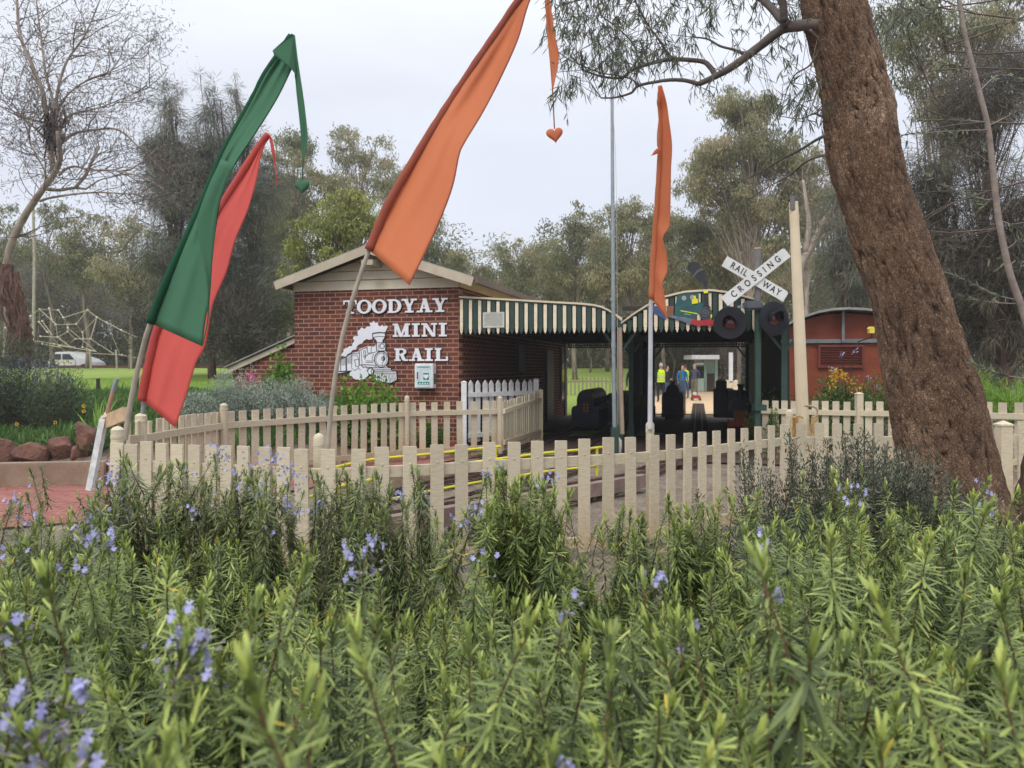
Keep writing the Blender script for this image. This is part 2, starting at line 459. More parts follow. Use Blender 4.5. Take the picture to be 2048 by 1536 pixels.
ROSE = leafmat('rosemary_needle', [(0, G(46, 58, 34)), (.3, G(94, 110, 60)), (.6, G(148, 164, 88)), (.85, G(192, 204, 112)), (.97, G(204, 212, 122)), (1, G(200, 172, 64))], rough=.5, trans=.16, spec=.45)
ROSED = leafmat('dark_rosemary_needle', [(0, G(66, 76, 50)), (.35, G(112, 124, 80)), (.7, G(154, 166, 104)), (1, G(188, 198, 122))], rough=.5, trans=.16, spec=.45)
ROSEST = mat('rosemary_stem', G(118, 92, 66), .9, G(84, 62, 46), 60)
PETAL = leafmat('rosemary_petal', [(0, G(150, 148, 208)), (.5, G(178, 178, 226)), (1, G(208, 210, 240))], rough=.6, trans=.35)
CALYX = leafmat('rosemary_calyx', [(0, G(110, 104, 118)), (.5, G(140, 132, 144)), (1, G(164, 160, 158))], rough=.8, trans=.1)

def rosemary(name, label, sprigs, leafm, seed, flower_pts=(), base=None, cat='shrub', kind=None, group=None):
    """sprigs: (tip position, height of the leafy shoot scale, tilt, azimuth, tint shift)"""
    g = np.random.default_rng(seed); LV, LF, LT, SV, SF, o1, o2 = [], [], [], [], [], 0, 0
    b = base or (sprigs[0][0][0], sprigs[0][0][1], 0)
    t = thing(name, label, cat, b, kind=kind, group=group)
    for tip, sc, tilt, az, dt in sprigs:
        (V, Fq, T), (S, SFq, _), (tp, td) = VARS[int(g.integers(0, len(VARS)))]
        M = rotm(tilt, az, g.random() * 6.28) * sc
        off = np.array(tip) - M @ tp
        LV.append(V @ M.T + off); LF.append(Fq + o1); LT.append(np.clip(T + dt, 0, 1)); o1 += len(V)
        SV.append(S @ M.T + off); SF.append(SFq + o2); o2 += len(S)
        q = off; p2 = q - np.array([g.normal() * .03, g.normal() * .03, .28 * sc + .1])
        v, f_, _ = sticks(np.array([p2]), np.array([q]), .0045 * sc, .0024 * sc, 4); SV.append(v); SF.append(f_ + o2); o2 += len(v)
    link('foliage', np_mesh('foliage', np.concatenate(LV), np.concatenate(LF), np.concatenate(LT)), leafm, t)
    link('stem', np_mesh('stem', np.concatenate(SV), np.concatenate(SF)), ROSEST, t)
    if len(flower_pts):
        pos = []; cal = []
        for (c, n, sp) in flower_pts:
            n = max(2, int(n * .6))
            for _ in range(n): pos.append(np.array(c) + g.normal(size=3) * sp * np.array([1, .6, 1.0]))
            for _ in range(int(n * 3)): cal.append(np.array(c) + g.normal(size=3) * sp * np.array([1.1, .6, .9]) - np.array([0, 0, sp * .8]))
        Pm, Cm = flowers(pos, g)
        cal = np.array(cal); d = rdir(len(cal), g); Cm = merge([Cm, strips(cal, d, rdir(len(cal), g), .007, .0045, np.clip(.5 + g.normal(size=len(cal)) * .3, 0, 1)), strips(cal, d, rdir(len(cal), g), .007, .0045, np.clip(.5 + g.normal(size=len(cal)) * .3, 0, 1))])
        link('flower', np_mesh('flower', *Pm), PETAL, t)['kind'] = 'stuff'; link('bud', np_mesh('bud', *Cm), CALYX, t)['kind'] = 'stuff'
    return t

def bush(name, label, c, r, n, Ln, W, leafm, seed, style='up', cat='shrub', group=None, twigs=60, lumps=14, prof='leaf', tint=(.2, .8), barkm=None, kind=None):
    """rounded shrub at c (ground), radii r: lumpy crown of leaves on visible stems"""
    g = np.random.default_rng(seed); r = np.array(r, float)
    t = thing(name, label, cat, c, group=group, kind=kind)
    cc = np.array(c, float) + np.array([0, 0, r[2] * .55]); B, D, T = [], [], []
    for i in range(lumps):
        u = rdir(1, g)[0] * (.35 + .5 * g.random()); u[2] = abs(u[2]) * 1.0 - .25
        k = n // lumps; v = rdir(k, g) * (g.random((k, 1)) ** .4); rr = g.uniform(.3, .52)
        p = u + v * rr; B.append(cc + p * r * np.array([1, 1, 1.0])); D.append(v * .8 + g.normal(size=(k, 3)) * .45 + np.array([0, 0, .5 if style == 'up' else -.3]))
        T.append(np.clip(g.uniform(*tint) + g.normal(size=k) * .15 + v[:, 2] * .12, 0, 1))
    B = np.concatenate(B); D = np.concatenate(D); T = np.concatenate(T); k = len(B)
    B[:, 2] = np.maximum(B[:, 2], c[2] + .01)
    if prof == 'leaf': M = diamonds(B, D, rdir(k, g), Ln * g.uniform(.7, 1.3, k), W * g.uniform(.7, 1.3, k), T)
    else: M = strips(B, D, rdir(k, g), Ln * g.uniform(.7, 1.3, k), W, T, bend=.15)
    link('foliage', np_mesh('foliage', *M), leafm, t)
    idx = g.integers(0, k, twigs); P1 = B[idx]; P0 = np.tile(np.array(c, float), (twigs, 1)) + g.normal(size=(twigs, 3)) * r * np.array([.12, .12, 0])
    mid = (P0 + P1) / 2 + g.normal(size=(twigs, 3)) * r * .06
    V, Fq, _ = merge([sticks(P0, mid, .006 * r[2], .004 * r[2]), sticks(mid, P1, .004 * r[2], .0015 * r[2])])
    link('stem', np_mesh('stem', V, Fq), barkm or TWIG, t)
    return t
# ------------------------------------------------------------------ ground
def sm(a, b, x):
    t = min(1, max(0, (x - a) / (b - a))); return t * t * (3 - 2 * t)
def gz(x, y):
    z = 0.0
    # garden bank on the left, behind the rock edge and the kerb
    if y > 10.2:
        w = sm(-3.1, -4.6, x - (y - 10.2) * .16)
        z = max(z, w * (0.42 + .5 * sm(10.6, 17, y)) * sm(10.45, 10.9, y))
    # lawn rising away behind the garden and beyond the platforms
    lft = sm(-1.0, -5.0, x - (y - 15) * .1)
    z = max(z, lft * (.9 + .64 * sm(18, 50, y)) * sm(12, 19, y))
    mid = sm(5.6, 4.0, x - (y - 30) * .18) * sm(27, 30, y)
    z = max(z, mid * (.12 + (y - 28) * .052 if y > 28 else 0)) if y < 55 else max(z, mid * 1.52)
    # low rise on the right behind the trunk
    z = max(z, .55 * sm(6.2, 8.0, x) * sm(7, 12, y) * sm(24, 17, y))
    return z

def grid_sheet(name, xs, ys, zf, mats, kind='structure', label=None, cat=None):
    V = [(x, y, zf(x, y)) for y in ys for x in xs]; nx = len(xs)
    Fq = [(j * nx + i, j * nx + i + 1, (j + 1) * nx + i + 1, (j + 1) * nx + i) for j in range(len(ys) - 1) for i in range(nx - 1)]
    me = bpy.data.meshes.new(name); me.from_pydata(V, [], Fq); me.update()
    o = link(name, me, mats, smooth=True); o['kind'] = kind
    if label: o['label'] = label
    if cat: o['category'] = cat
    return o

GROUND = mat('gravel_ground', G(128, 116, 100), .95, G(84, 74, 64), 3.0, .9, 55, contrast=.8)
def add_gravel(m):
    t = m.node_tree; b = t.nodes['Principled BSDF']
    co = t.nodes['Texture Coordinate']
    v = t.nodes.new('ShaderNodeTexVoronoi'); v.inputs['Scale'].default_value = 38
    t.links.new(co.outputs['Object'], v.inputs['Vector'])
    mixn = t.nodes.new('ShaderNodeMix'); mixn.data_type = 'RGBA'; mixn.blend_type = 'OVERLAY'; mixn.inputs['Factor'].default_value = .55
    old = b.inputs['Base Color'].links[0].from_socket
    hs = t.nodes.new('ShaderNodeHueSaturation'); hs.inputs['Saturation'].default_value = .25
    t.links.new(v.outputs['Color'], hs.inputs['Color'])
    t.links.new(old, mixn.inputs['A']); t.links.new(hs.outputs[0], mixn.inputs['B']); t.links.new(mixn.outputs['Result'], b.inputs['Base Color'])
    bp = t.nodes.new('ShaderNodeBump'); bp.inputs['Strength'].default_value = .8; bp.inputs['Distance'].default_value = .01
    t.links.new(v.outputs['Distance'], bp.inputs['Height']); t.links.new(bp.outputs[0], b.inputs['Normal'])
add_gravel(GROUND)
xs = [-600, -200, -90, -60] + [x * .5 for x in range(-90, 71)] + [45, 60, 90, 200, 600]
ys = [-60, -20, -8] + [y * .5 for y in range(-6, 140)] + [75, 85, 100, 150, 300, 900]
grid_sheet('ground', xs, ys, lambda x, y: gz(x, y) - .012, GROUND)

LAWN = mat('lawn_grass', G(150, 170, 76), .95, G(128, 152, 62), .6, .8, 120, contrast=1.0, bdist=.03)
lx = [x * .5 for x in range(-90, 9)]; ly = [y * .5 for y in range(28, 103)]
grid_sheet('lawn', lx, ly, lambda x, y: gz(x, y) + .012 + .02 * mnoise.noise((x * .4, y * .4, 0)), LAWN)
lx = [1.0 + x * .5 for x in range(0, 24)]; ly = [30 + y * .5 for y in range(0, 52)]
grid_sheet('lawn', lx, ly, lambda x, y: gz(x, y) + .016 + (0 if x - (y - 30) * .18 < 5.0 else -.3), LAWN)

# red brick path (left) in herringbone-like courses, with a pale sandy verge
def brick_mat(name, c1, c2, mortar, bw, bh, ms, plane='xz', rough=.85, bump=.6, off=.5, squash=1, noise_amt=.5):
    m = bpy.data.materials.new(name); m.use_nodes = True; t = m.node_tree; b = t.nodes['Principled BSDF']
    b.inputs['Roughness'].default_value = rough; b.inputs['Specular IOR Level'].default_value = .25
    co = t.nodes.new('ShaderNodeTexCoord'); sp = t.nodes.new('ShaderNodeSeparateXYZ'); cb = t.nodes.new('ShaderNodeCombineXYZ')
    t.links.new(co.outputs['Object'], sp.inputs[0])
    t.links.new(sp.outputs['XYZ'.index(plane[0].upper())], cb.inputs[0]); t.links.new(sp.outputs['XYZ'.index(plane[1].upper())], cb.inputs[1])
    br = t.nodes.new('ShaderNodeTexBrick'); br.inputs['Scale'].default_value = 1; br.offset = off
    br.inputs['Color1'].default_value = (*c1, 1); br.inputs['Color2'].default_value = (*c2, 1); br.inputs['Mortar'].default_value = (*mortar, 1)
    br.inputs['Brick Width'].default_value = bw; br.inputs['Row Height'].default_value = bh; br.inputs['Mortar Size'].default_value = ms
    br.inputs['Mortar Smooth'].default_value = .2; br.inputs['Bias'].default_value = 0
    t.links.new(cb.outputs[0], br.inputs['Vector'])
    n = t.nodes.new('ShaderNodeTexNoise'); n.inputs['Scale'].default_value = 9; n.inputs['Detail'].default_value = 8; n.inputs['Roughness'].default_value = .7
    t.links.new(co.outputs['Object'], n.inputs['Vector'])
    n3 = t.nodes.new('ShaderNodeTexNoise'); n3.inputs['Scale'].default_value = 90; n3.inputs['Detail'].default_value = 3
    t.links.new(co.outputs['Object'], n3.inputs['Vector'])
    ad = t.nodes.new('ShaderNodeMath'); ad.operation = 'ADD'; t.links.new(n.outputs['Fac'], ad.inputs[0]); t.links.new(n3.outputs['Fac'], ad.inputs[1])
    mr = t.nodes.new('ShaderNodeMapRange'); mr.inputs['From Min'].default_value = .6; mr.inputs['From Max'].default_value = 1.4
    mr.inputs['To Min'].default_value = 1 - noise_amt; mr.inputs['To Max'].default_value = 1 + noise_amt
    t.links.new(ad.outputs[0], mr.inputs['Value'])
    sc = t.nodes.new('ShaderNodeVectorMath'); sc.operation = 'SCALE'; t.links.new(br.outputs['Color'], sc.inputs[0]); t.links.new(mr.outputs[0], sc.inputs['Scale'])
    t.links.new(sc.outputs[0], b.inputs['Base Color'])
    bp = t.nodes.new('ShaderNodeBump'); bp.inputs['Strength'].default_value = bump; bp.inputs['Distance'].default_value = .006; bp.invert = True
    t.links.new(br.outputs['Fac'], bp.inputs['Height']); t.links.new(bp.outputs[0], b.inputs['Normal'])
    return m
PAVER = brick_mat('red_pavers', G(160, 106, 96), G(146, 94, 86), G(112, 78, 68), .23, .115, .009, 'xy', noise_amt=.22)
m = MB()
P = [at(-420, 1100, 6.95), at(175, 1040, 8.0), at(215, 1010, 8.6), at(330, 1040, 8.05), at(560, 985, 9.8), at(900, 920, 13.2), at(1010, 905, 14.4), (-.4, 15.5, 0), (-3.3, 13.9, 0), at(440, 940, 11.1), at(300, 965, 10.6), at(190, 955, 10.42), at(-420, 975, 10.3)]
P = [(p[0], p[1], .012) for p in P]
m.add(P, [tuple(range(len(P)))]); o = m.build('paved_path', PAVER); o['kind'] = 'structure'
# concrete kerb round the garden bank
CONC = mat('kerb_concrete', G(168, 146, 124), .95, G(116, 98, 84), 2.5, .6, 40, contrast=.9)
kp = [(-16, 10.25, 0), (-9, 10.3, 0), (-7.0, 10.35, 0), (-5.55, 10.6, 0), (-4.75, 11.3, 0)]
m = MB()
for a, b in zip(kp[:-1], kp[1:]):
    m.beam((a[0], a[1], .15), (b[0] + .01, b[1], .15), .22, .34)
k = m.build('kerb', CONC, bevel=.015); k['kind'] = 'structure'
# brown edging and low bank top far away on the lawn
EDGE = mat('brown_edging', G(120, 84, 66), .9, G(88, 60, 48), 2)
m = MB()
for i in range(24):
    x0 = -34 + i * 1.1; m.beam((x0, 50.6, gz(x0, 50.5) + .09), (x0 + 1.1, 50.6, gz(x0 + 1.1, 50.5) + .09), .3, .22)
o = m.build('lawn_edging', EDGE); o['kind'] = 'structure'
# timber platform floor in front of and inside the sheds
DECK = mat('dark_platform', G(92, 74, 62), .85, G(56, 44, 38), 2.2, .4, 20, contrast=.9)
# ------------------------------------------------------------------ fences
def fence_paint(name, c, c2, stain):
    m = bpy.data.materials.new(name); m.use_nodes = True; t = m.node_tree; b = t.nodes['Principled BSDF']
    b.inputs['Roughness'].default_value = .6; b.inputs['Specular IOR Level'].default_value = .3
    co = t.nodes.new('ShaderNodeTexCoord'); gm = t.nodes.new('ShaderNodeNewGeometry')
    info = t.nodes.new('ShaderNodeObjectInfo')
    mp = t.nodes.new('ShaderNodeMapping'); mp.inputs['Rotation'].default_value = (0, R(35), 0); mp.inputs['Scale'].default_value = (1, 1, 9)
    ad = t.nodes.new('ShaderNodeVectorMath'); ad.operation = 'ADD'
    t.links.new(co.outputs['Object'], ad.inputs[0]); t.links.new(info.outputs['Random'], ad.inputs[1]); t.links.new(ad.outputs[0], mp.inputs[0])
    w = t.nodes.new('ShaderNodeTexNoise'); w.inputs['Scale'].default_value = 14; w.inputs['Detail'].default_value = 5
    t.links.new(mp.outputs[0], w.inputs['Vector'])
    r = t.nodes.new('ShaderNodeValToRGB'); r.color_ramp.elements[0].position = .3; r.color_ramp.elements[0].color = (*c2, 1)
    r.color_ramp.elements[1].position = .6; r.color_ramp.elements[1].color = (*c, 1); t.links.new(w.outputs['Fac'], r.inputs[0])
    # splashed soil near the ground, with a ragged top edge
    n = t.nodes.new('ShaderNodeTexNoise'); n.inputs['Scale'].default_value = 25; n.inputs['Detail'].default_value = 6; t.links.new(ad.outputs[0], n.inputs['Vector'])
    sp = t.nodes.new('ShaderNodeSeparateXYZ'); t.links.new(gm.outputs['Position'], sp.inputs[0])
    ma = t.nodes.new('ShaderNodeMath'); ma.operation = 'MULTIPLY_ADD'; ma.inputs[1].default_value = .75; ma.inputs[2].default_value = 0
    t.links.new(n.outputs['Fac'], ma.inputs[0])
    su = t.nodes.new('ShaderNodeMath'); su.operation = 'SUBTRACT'; t.links.new(ma.outputs[0], su.inputs[0]); t.links.new(sp.outputs['Z'], su.inputs[1])
    mr = t.nodes.new('ShaderNodeMapRange'); mr.inputs['From Min'].default_value = -.12; mr.inputs['From Max'].default_value = .22; mr.inputs['To Max'].default_value = .55
    t.links.new(su.outputs[0], mr.inputs['Value'])
    mx = t.nodes.new('ShaderNodeMix'); mx.data_type = 'RGBA'; t.links.new(mr.outputs[0], mx.inputs['Factor']); t.links.new(r.outputs[0], mx.inputs['A']); mx.inputs['B'].default_value = (*stain, 1)
    # each board a slightly different paint batch
    hv = t.nodes.new('ShaderNodeMapRange'); hv.inputs['To Min'].default_value = .85; hv.inputs['To Max'].default_value = 1.08; t.links.new(info.outputs['Random'], hv.inputs['Value'])
    sc = t.nodes.new('ShaderNodeVectorMath'); sc.operation = 'SCALE'; t.links.new(mx.outputs['Result'], sc.inputs[0]); t.links.new(hv.outputs[0], sc.inputs['Scale'])
    t.links.new(sc.outputs[0], b.inputs['Base Color'])
    bp = t.nodes.new('ShaderNodeBump'); bp.inputs['Strength'].default_value = .35; bp.inputs['Distance'].default_value = .003
    t.links.new(w.outputs['Fac'], bp.inputs['Height']); t.links.new(bp.outputs[0], b.inputs['Normal'])
    return m
CREAM = fence_paint('cream_paint', G(208, 197, 172), G(190, 178, 153), G(178, 148, 114))
WHITE = mat('white_paint', G(236, 236, 236), .5, G(214, 214, 216), 6)
def picket_mesh(w, h, th=.022, pointed=False, bolt=True, slant=0.0):
    m = MB(); tp = h
    if pointed: m.prism([(-w/2, 0), (w/2, 0), (w/2, tp - w * .65), (0, tp), (-w/2, tp - w * .65)], (0, th / 2, 0), (1, 0, 0), (0, 0, 1), th)
    else: m.prism([(-w/2, 0), (w/2, 0), (w/2, tp - .003), (w/2 - .003, tp + slant), (-w/2 + .003, tp), (-w/2, tp - .003)], (0, th / 2, 0), (1, 0, 0), (0, 0, 1), th)
    if bolt:
        z = h - .135
        m.tube([(0.0, -th / 2 - .006, z), (0.0, -th / 2 + .002, z)], [.006, .011], 8)
    return m.mesh('picket')
def post_mesh(r, h, dome=True, n=16):
    m = MB(); m.tube([(0, 0, 0), (0, 0, h - .10), (0, 0, h - .099), (0, 0, h - .075), (0, 0, h - .074), (0, 0, h - .03), (0, 0, h - .012), (0, 0, h)], [r, r, r * 1.08, r * 1.08, r, r * 1.02, r * .7, r * .12], n)
    return m.mesh('post')

def zline(px, d, lst): pass
def interp(tab, x):
    xs_ = [a for a, _ in tab]; return float(np.interp(x, xs_, [b for _, b in tab]))

def picket_fence(name, label, pts, width, rails, mats, behind=True, pointed=False, posts=(), jit=.006, railh=.085, seed=3, bolt=True, lens=None, railth=.04, group=None):
    """pts: (x, y, ztop, zbottom) of each picket along the line; rails: offsets below the top"""
    rg = random.Random(seed)
    t = thing(name, label, 'fence', (pts[0][0], pts[0][1], 0), group=group)
    O = t.location; meshes = {}
    n = len(pts)
    for i, p in enumerate(pts):
        a = pts[max(0, i - 1)]; b = pts[min(n - 1, i + 1)]; ang = math.atan2(b[1] - a[1], b[0] - a[0])
        h = p[2] - p[3]; key = round(h, 2)
        if key not in meshes: meshes[key] = picket_mesh(width, key, pointed=pointed, bolt=bolt, slant=rg.uniform(-.004, .004)); meshes[key].materials.append(mats)
        o = bpy.data.objects.new('picket', meshes[key]); COL.objects.link(o); o.parent = t
        o.location = (p[0] - O.x, p[1] - O.y, p[3] + rg.uniform(-jit, jit)); o.rotation_euler = (rg.gauss(0, .006), rg.gauss(0, .007), ang + rg.gauss(0, .015))
    s = 1 if behind else -1
    for dz in rails:
        m = MB()
        q = []
        for i, p in enumerate(pts):
            a = pts[max(0, i - 1)]; b = pts[min(n - 1, i + 1)]; d = Vector((b[0] - a[0], b[1] - a[1], 0)).normalized(); nr = Vector((-d.y, d.x, 0)) * s
            z = (p[2] + dz) if dz < 0 else p[3] + dz
            q.append(Vector((p[0], p[1], z)) + nr * (railth / 2 + .0135))
        q[0] = q[0] + (q[0] - q[1]) * .5; q[-1] = q[-1] + (q[-1] - q[-2]) * .5
        # one bevelled bar following the line
        V = []; Fq = []
        for i, c in enumerate(q):
            a = q[max(0, i - 1)]; b = q[min(len(q) - 1, i + 1)]; d = (b - a); d.z = 0; d.normalize(); nr = Vector((-d.y, d.x, 0))
            for u, w in ((-1, -1), (1, -1), (1, .92), (.9, 1), (-.9, 1), (-1, .92)):
                V.append(c + nr * (railth / 2 * u) + Vector((0, 0, railh / 2 * w)))
        for i in range(len(q) - 1):
            for j in range(6): Fq.append((i * 6 + j, i * 6 + (j + 1) % 6, (i + 1) * 6 + (j + 1) % 6, (i + 1) * 6 + j))
        Fq += [tuple(reversed(range(6))), tuple((len(q) - 1) * 6 + j for j in range(6))]
        m.add(V, Fq); m.build('rail', mats, t)
    for (x, y, zt, r, dome) in posts:
        if dome == 'round': me = post_mesh(r, zt)
        else:
            mm = MB(); w = r * 2; mm.box((0, 0, (zt - .03) / 2), (w, w, zt - .03)); mm.box((0, 0, zt - .024), (w * 1.14, w * 1.14, .012))
            s_ = w * .57; z_ = zt - .018; mm.add([(-s_, -s_, z_), (s_, -s_, z_), (s_, s_, z_), (-s_, s_, z_), (0, 0, zt + .01)], [(0, 1, 4), (1, 2, 4), (2, 3, 4), (3, 0, 4), (3, 2, 1, 0)]); me = mm.mesh('post')
        me.materials.append(mats)
        o = bpy.data.objects.new('post', me); COL.objects.link(o); o.parent = t; o.location = (x - O.x, y - O.y, 0)
        if dome == 'round': shade_auto(o)
    return t

def run(xc, top, ztop=1.0, zbot=0.05, tab=None):
    out = []
    for x in xc:
        y = float(np.interp(x, [a for a, b in top], [b for a, b in top]))
        if tab is None: Y = (CAMH - ztop) * F / (y - HOR); zt = ztop
        else: Y = float(np.interp(x, [a for a, b in tab], [b for a, b in tab])); zt = CAMH - (y - HOR) * Y / F
        out.append(((x - 1024) * Y / F, Y, zt, zbot))
    return out

# front picket fence, curving away to the right
ftop = [(200, 888), (290, 885), (340, 887), (420, 890), (500, 893), (605, 897.5), (660, 898), (765, 894), (874, 890), (975, 885), (1074, 880.5), (1168, 877), (1262, 873), (1342, 868), (1405, 863), (1462, 857), (1517, 852.5), (1568, 848), (1640, 846.5), (1717, 846.5), (1800, 846), (1900, 845), (2060, 843)]
fY = [(200, 6.15), (290, 6.12), (420, 5.95), (560, 5.72), (660, 5.68), (765, 5.8), (874, 5.98), (975, 6.18), (1074, 6.34), (1168, 6.5), (1262, 6.68), (1342, 6.95), (1405, 7.25), (1462, 7.55), (1517, 7.9), (1568, 8.2), (1640, 8.35), (1717, 8.4), (1900, 8.5), (2060, 8.6)]
fx = [232, 262, 291, 325, 357, 390, 422, 454, 490, 529, 566, 606, 658, 714, 765, 819, 874, 924, 977, 1025, 1074, 1121, 1168, 1216, 1262, 1308, 1342, 1373.5, 1404.5, 1434.5, 1462.5, 1490, 1517, 1542.5, 1568, 1602, 1638, 1674, 1717, 1757, 1797, 1838, 1880, 1922, 1965, 2007, 2045]
FP = run(fx, ftop, tab=fY)
def along(px, dY=0.0, tab=fY):
    Y = float(np.interp(px, [a for a, b in tab], [b for a, b in tab])) + dY
    return ((px - 1024) * Y / F, Y)
posts = []
for px, py, r in ((235, 852, .050), (637.5, 866, .041)):
    x, y = along(px, .17); posts.append((x, y, CAMH - (py - HOR) * y / F, r, 'round'))
FRONT = picket_fence('picket_fence', 'cream flat-topped picket fence curving across directly behind the rosemary hedge', FP, .104, (-.19, .08), CREAM, posts=posts)

# back fence, left of the wall (rails on the near side)
bt = [(282, 842), (297, 841), (345, 834), (447, 823), (485, 820.5), (560, 817), (680, 811), (745, 808), (815, 805), (880, 803.5), (990, 802)]
bY = [(245, 7.6), (282, 8.5), (297, 8.84), (447, 10.55), (560, 11.3), (680, 12.2), (815, 13.2), (1000, 13.95)]
bx = [258, 275, 299, 316, 332.5, 348, 362, 376, 389, 402, 414.5, 427, 438.5, 462, 486, 510.5, 534.5, 558, 580, 603, 624.5, 646, 667, 688, 708.5, 727, 748, 767.5, 785.5, 803, 826, 845, 869, 893, 920, 948, 972, 989]
BP = run(bx, bt, tab=bY)
bp = []
for px, py, r in ((282, 826, .060), (447.5, 806, .05), (814, 791, .042), (1000, 792, .05)):
    x, y = along(px, -.07, bY); bp.append((x, y, CAMH - (py - HOR) * y / F, r, 'round'))
picket_fence('picket_fence', 'cream picket fence bordering the garden in front of the brick wall', BP, .11, (-.19, .12), CREAM, behind=False, posts=bp, bolt=False, seed=4)
# short return section running back to the platform
P0, P1 = at(1007, 802, 13.9), at(1079, 783, 16.05)
rp = []
for i in range(19):
    f = i / 18; rp.append((P0[0] + (P1[0] - P0[0]) * f, P0[1] + (P1[1] - P0[1]) * f, .99 + .12 * f, .1 + .02 * f))
picket_fence('picket_fence', 'short cream fence panel of closely spaced pickets running back beside the dark platform', rp, .075, (-.17, .16), CREAM, behind=False, posts=[(P1[0] + .02, P1[1], 1.15, .05, 'square')], bolt=False, seed=5)
# white gate panel
wp = []
A = (at(928, 0, 14.85)[0], 14.85); B = (at(1072, 0, 16.2)[0], 16.2)
for i in range(10):
    f = (i + .95) / 10.9; wp.append((A[0] + (B[0] - A[0]) * f, A[1] + (B[1] - A[1]) * f, 1.345, .16))
picket_fence('picket_gate', 'bright white gate of pointed pickets between the brick corner and platform', wp, .115, (-.27, .13), WHITE, behind=False, pointed=True, posts=[(A[0], A[1], 1.34, .05, 'square'), (B[0], B[1], 1.37, .055, 'square')], bolt=False, railh=.09, seed=6)
# fence in front of the red shed
et = [(1520, 800), (1600, 801.5), (1720, 803), (1900, 803), (2060, 805)]
eY = [(1515, 13.6), (1600, 13.2), (1718, 12.6), (1800, 12.1), (1900, 11.3), (2060, 10.4)]
ex = [1531, 1551, 1569, 1588, 1608, 1630, 1651, 1672, 1693, 1738, 1760, 1783, 1808, 1832, 1858, 1885, 1913, 1945, 1976, 2007, 2038]
EP = [(p[0], p[1], p[2], gz(p[0], p[1]) + .03) for p in run(ex, et, tab=eY)]
ep = []
for px, py in ((1718, 785), (1655, 998)):
    if py > 900: continue
    x, y = along(px, -.02, eY); ep.append((x, y, CAMH - (py - HOR) * y / F, .05, 'square'))
picket_fence('picket_fence', 'pale picket fence in front of the red arched shed, right of the crossing signal', EP, .105, (-.19, .14), CREAM, behind=False, posts=ep, bolt=False, seed=7)
# corner post by the leaning trunk
x, y = along(2007, -.1); mm = MB(); zt = CAMH - (848 - HOR) * y / F
m = MB(); w = .125; m.box((x, y, zt / 2 - .02), (w, w, zt - .0)); m.box((x, y, zt - .01), (w * 1.15, w * 1.15, .02))
s_ = w * .57; z_ = zt; m.add([(x - s_, y - s_, z_), (x + s_, y - s_, z_), (x + s_, y + s_, z_), (x - s_, y + s_, z_), (x, y, z_ + .04)], [(0, 1, 4), (1, 2, 4), (2, 3, 4), (3, 0, 4)])
o = m.build('post', CREAM, FRONT)
# far paling fence along the lawn, seen under the platform roof
m = MB(); t = thing('paling_fence', 'low weathered paling fence along the lawn, seen beneath the platform roof', 'fence', (2.5, 33, gz(2.5, 33)))
for i in range(27):
    x = 1.0 + i * .17; y = 33 + i * .02; m.box((x, y, gz(x, y) + .4), (.06, .02, .76))
m.build('paling', mat('weathered_paling', G(150, 142, 118), .9), t)
m = MB(); m.beam((.9, 33.03, gz(1, 33) + .6), (5.6, 33.55, gz(3.9, 33.55) + .6), .03, .07); m.build('rail', MATS['weathered_paling'], t)
# ------------------------------------------------------------------ station building (local frame: x along the sign wall, y back)
ROT = math.atan2(-.259, .966)
BO = (-1.03, 15.0)
WL = 3.57; BL = 10.8; WH = 3.17
BR = (G(118, 67, 57), G(84, 51, 48), G(172, 132, 108))
BRX = brick_mat('red_brick_front', BR[0], BR[1], BR[2], .24, .0865, .009, 'xz', noise_amt=.35)
BRY = brick_mat('red_brick_side', BR[0], BR[1], BR[2], .24, .0865, .009, 'yz', noise_amt=.35)
BOARD = mat('beige_board', G(214, 203, 182), .7, G(200, 189, 168), 2.0, .15, 30)
BOARD2 = mat('cream_board', G(222, 200, 156), .7, G(206, 184, 142), 2.0)
UNDERG = mat('painted_lap_shadow', G(60, 54, 48), .9)  # dark sheet behind the board gaps, stands in for lap shadows
TRIM = mat('roof_trim', G(188, 176, 156), .6, G(172, 160, 140), 3)
GUT = mat('brown_gutter', G(104, 88, 78), .5, G(84, 72, 64), 3)
ROOF = mat('roof_sheet', G(160, 156, 150), .45, G(134, 130, 124), 1.5, metal=.2)
B = thing('brick_building', 'red brick station building with beige gable and large white lettering', 'building', (BO[0], BO[1], 0), ROT)
m = MB()
m.box((-WL / 2, .11, WH / 2), (WL, .22, WH), m=0)
m.box((-.11, BL / 2 + .11, WH / 2), (.22, BL - .22, WH), m=1)
m.box((-WL + .11, BL / 2 + .11, WH / 2), (.22, BL - .22, WH), m=1)
m.box((-WL / 2, BL - .11, WH / 2), (WL - .44, .22, WH), m=0)
m.build('wall', [BRX, BRY], B, world=False)
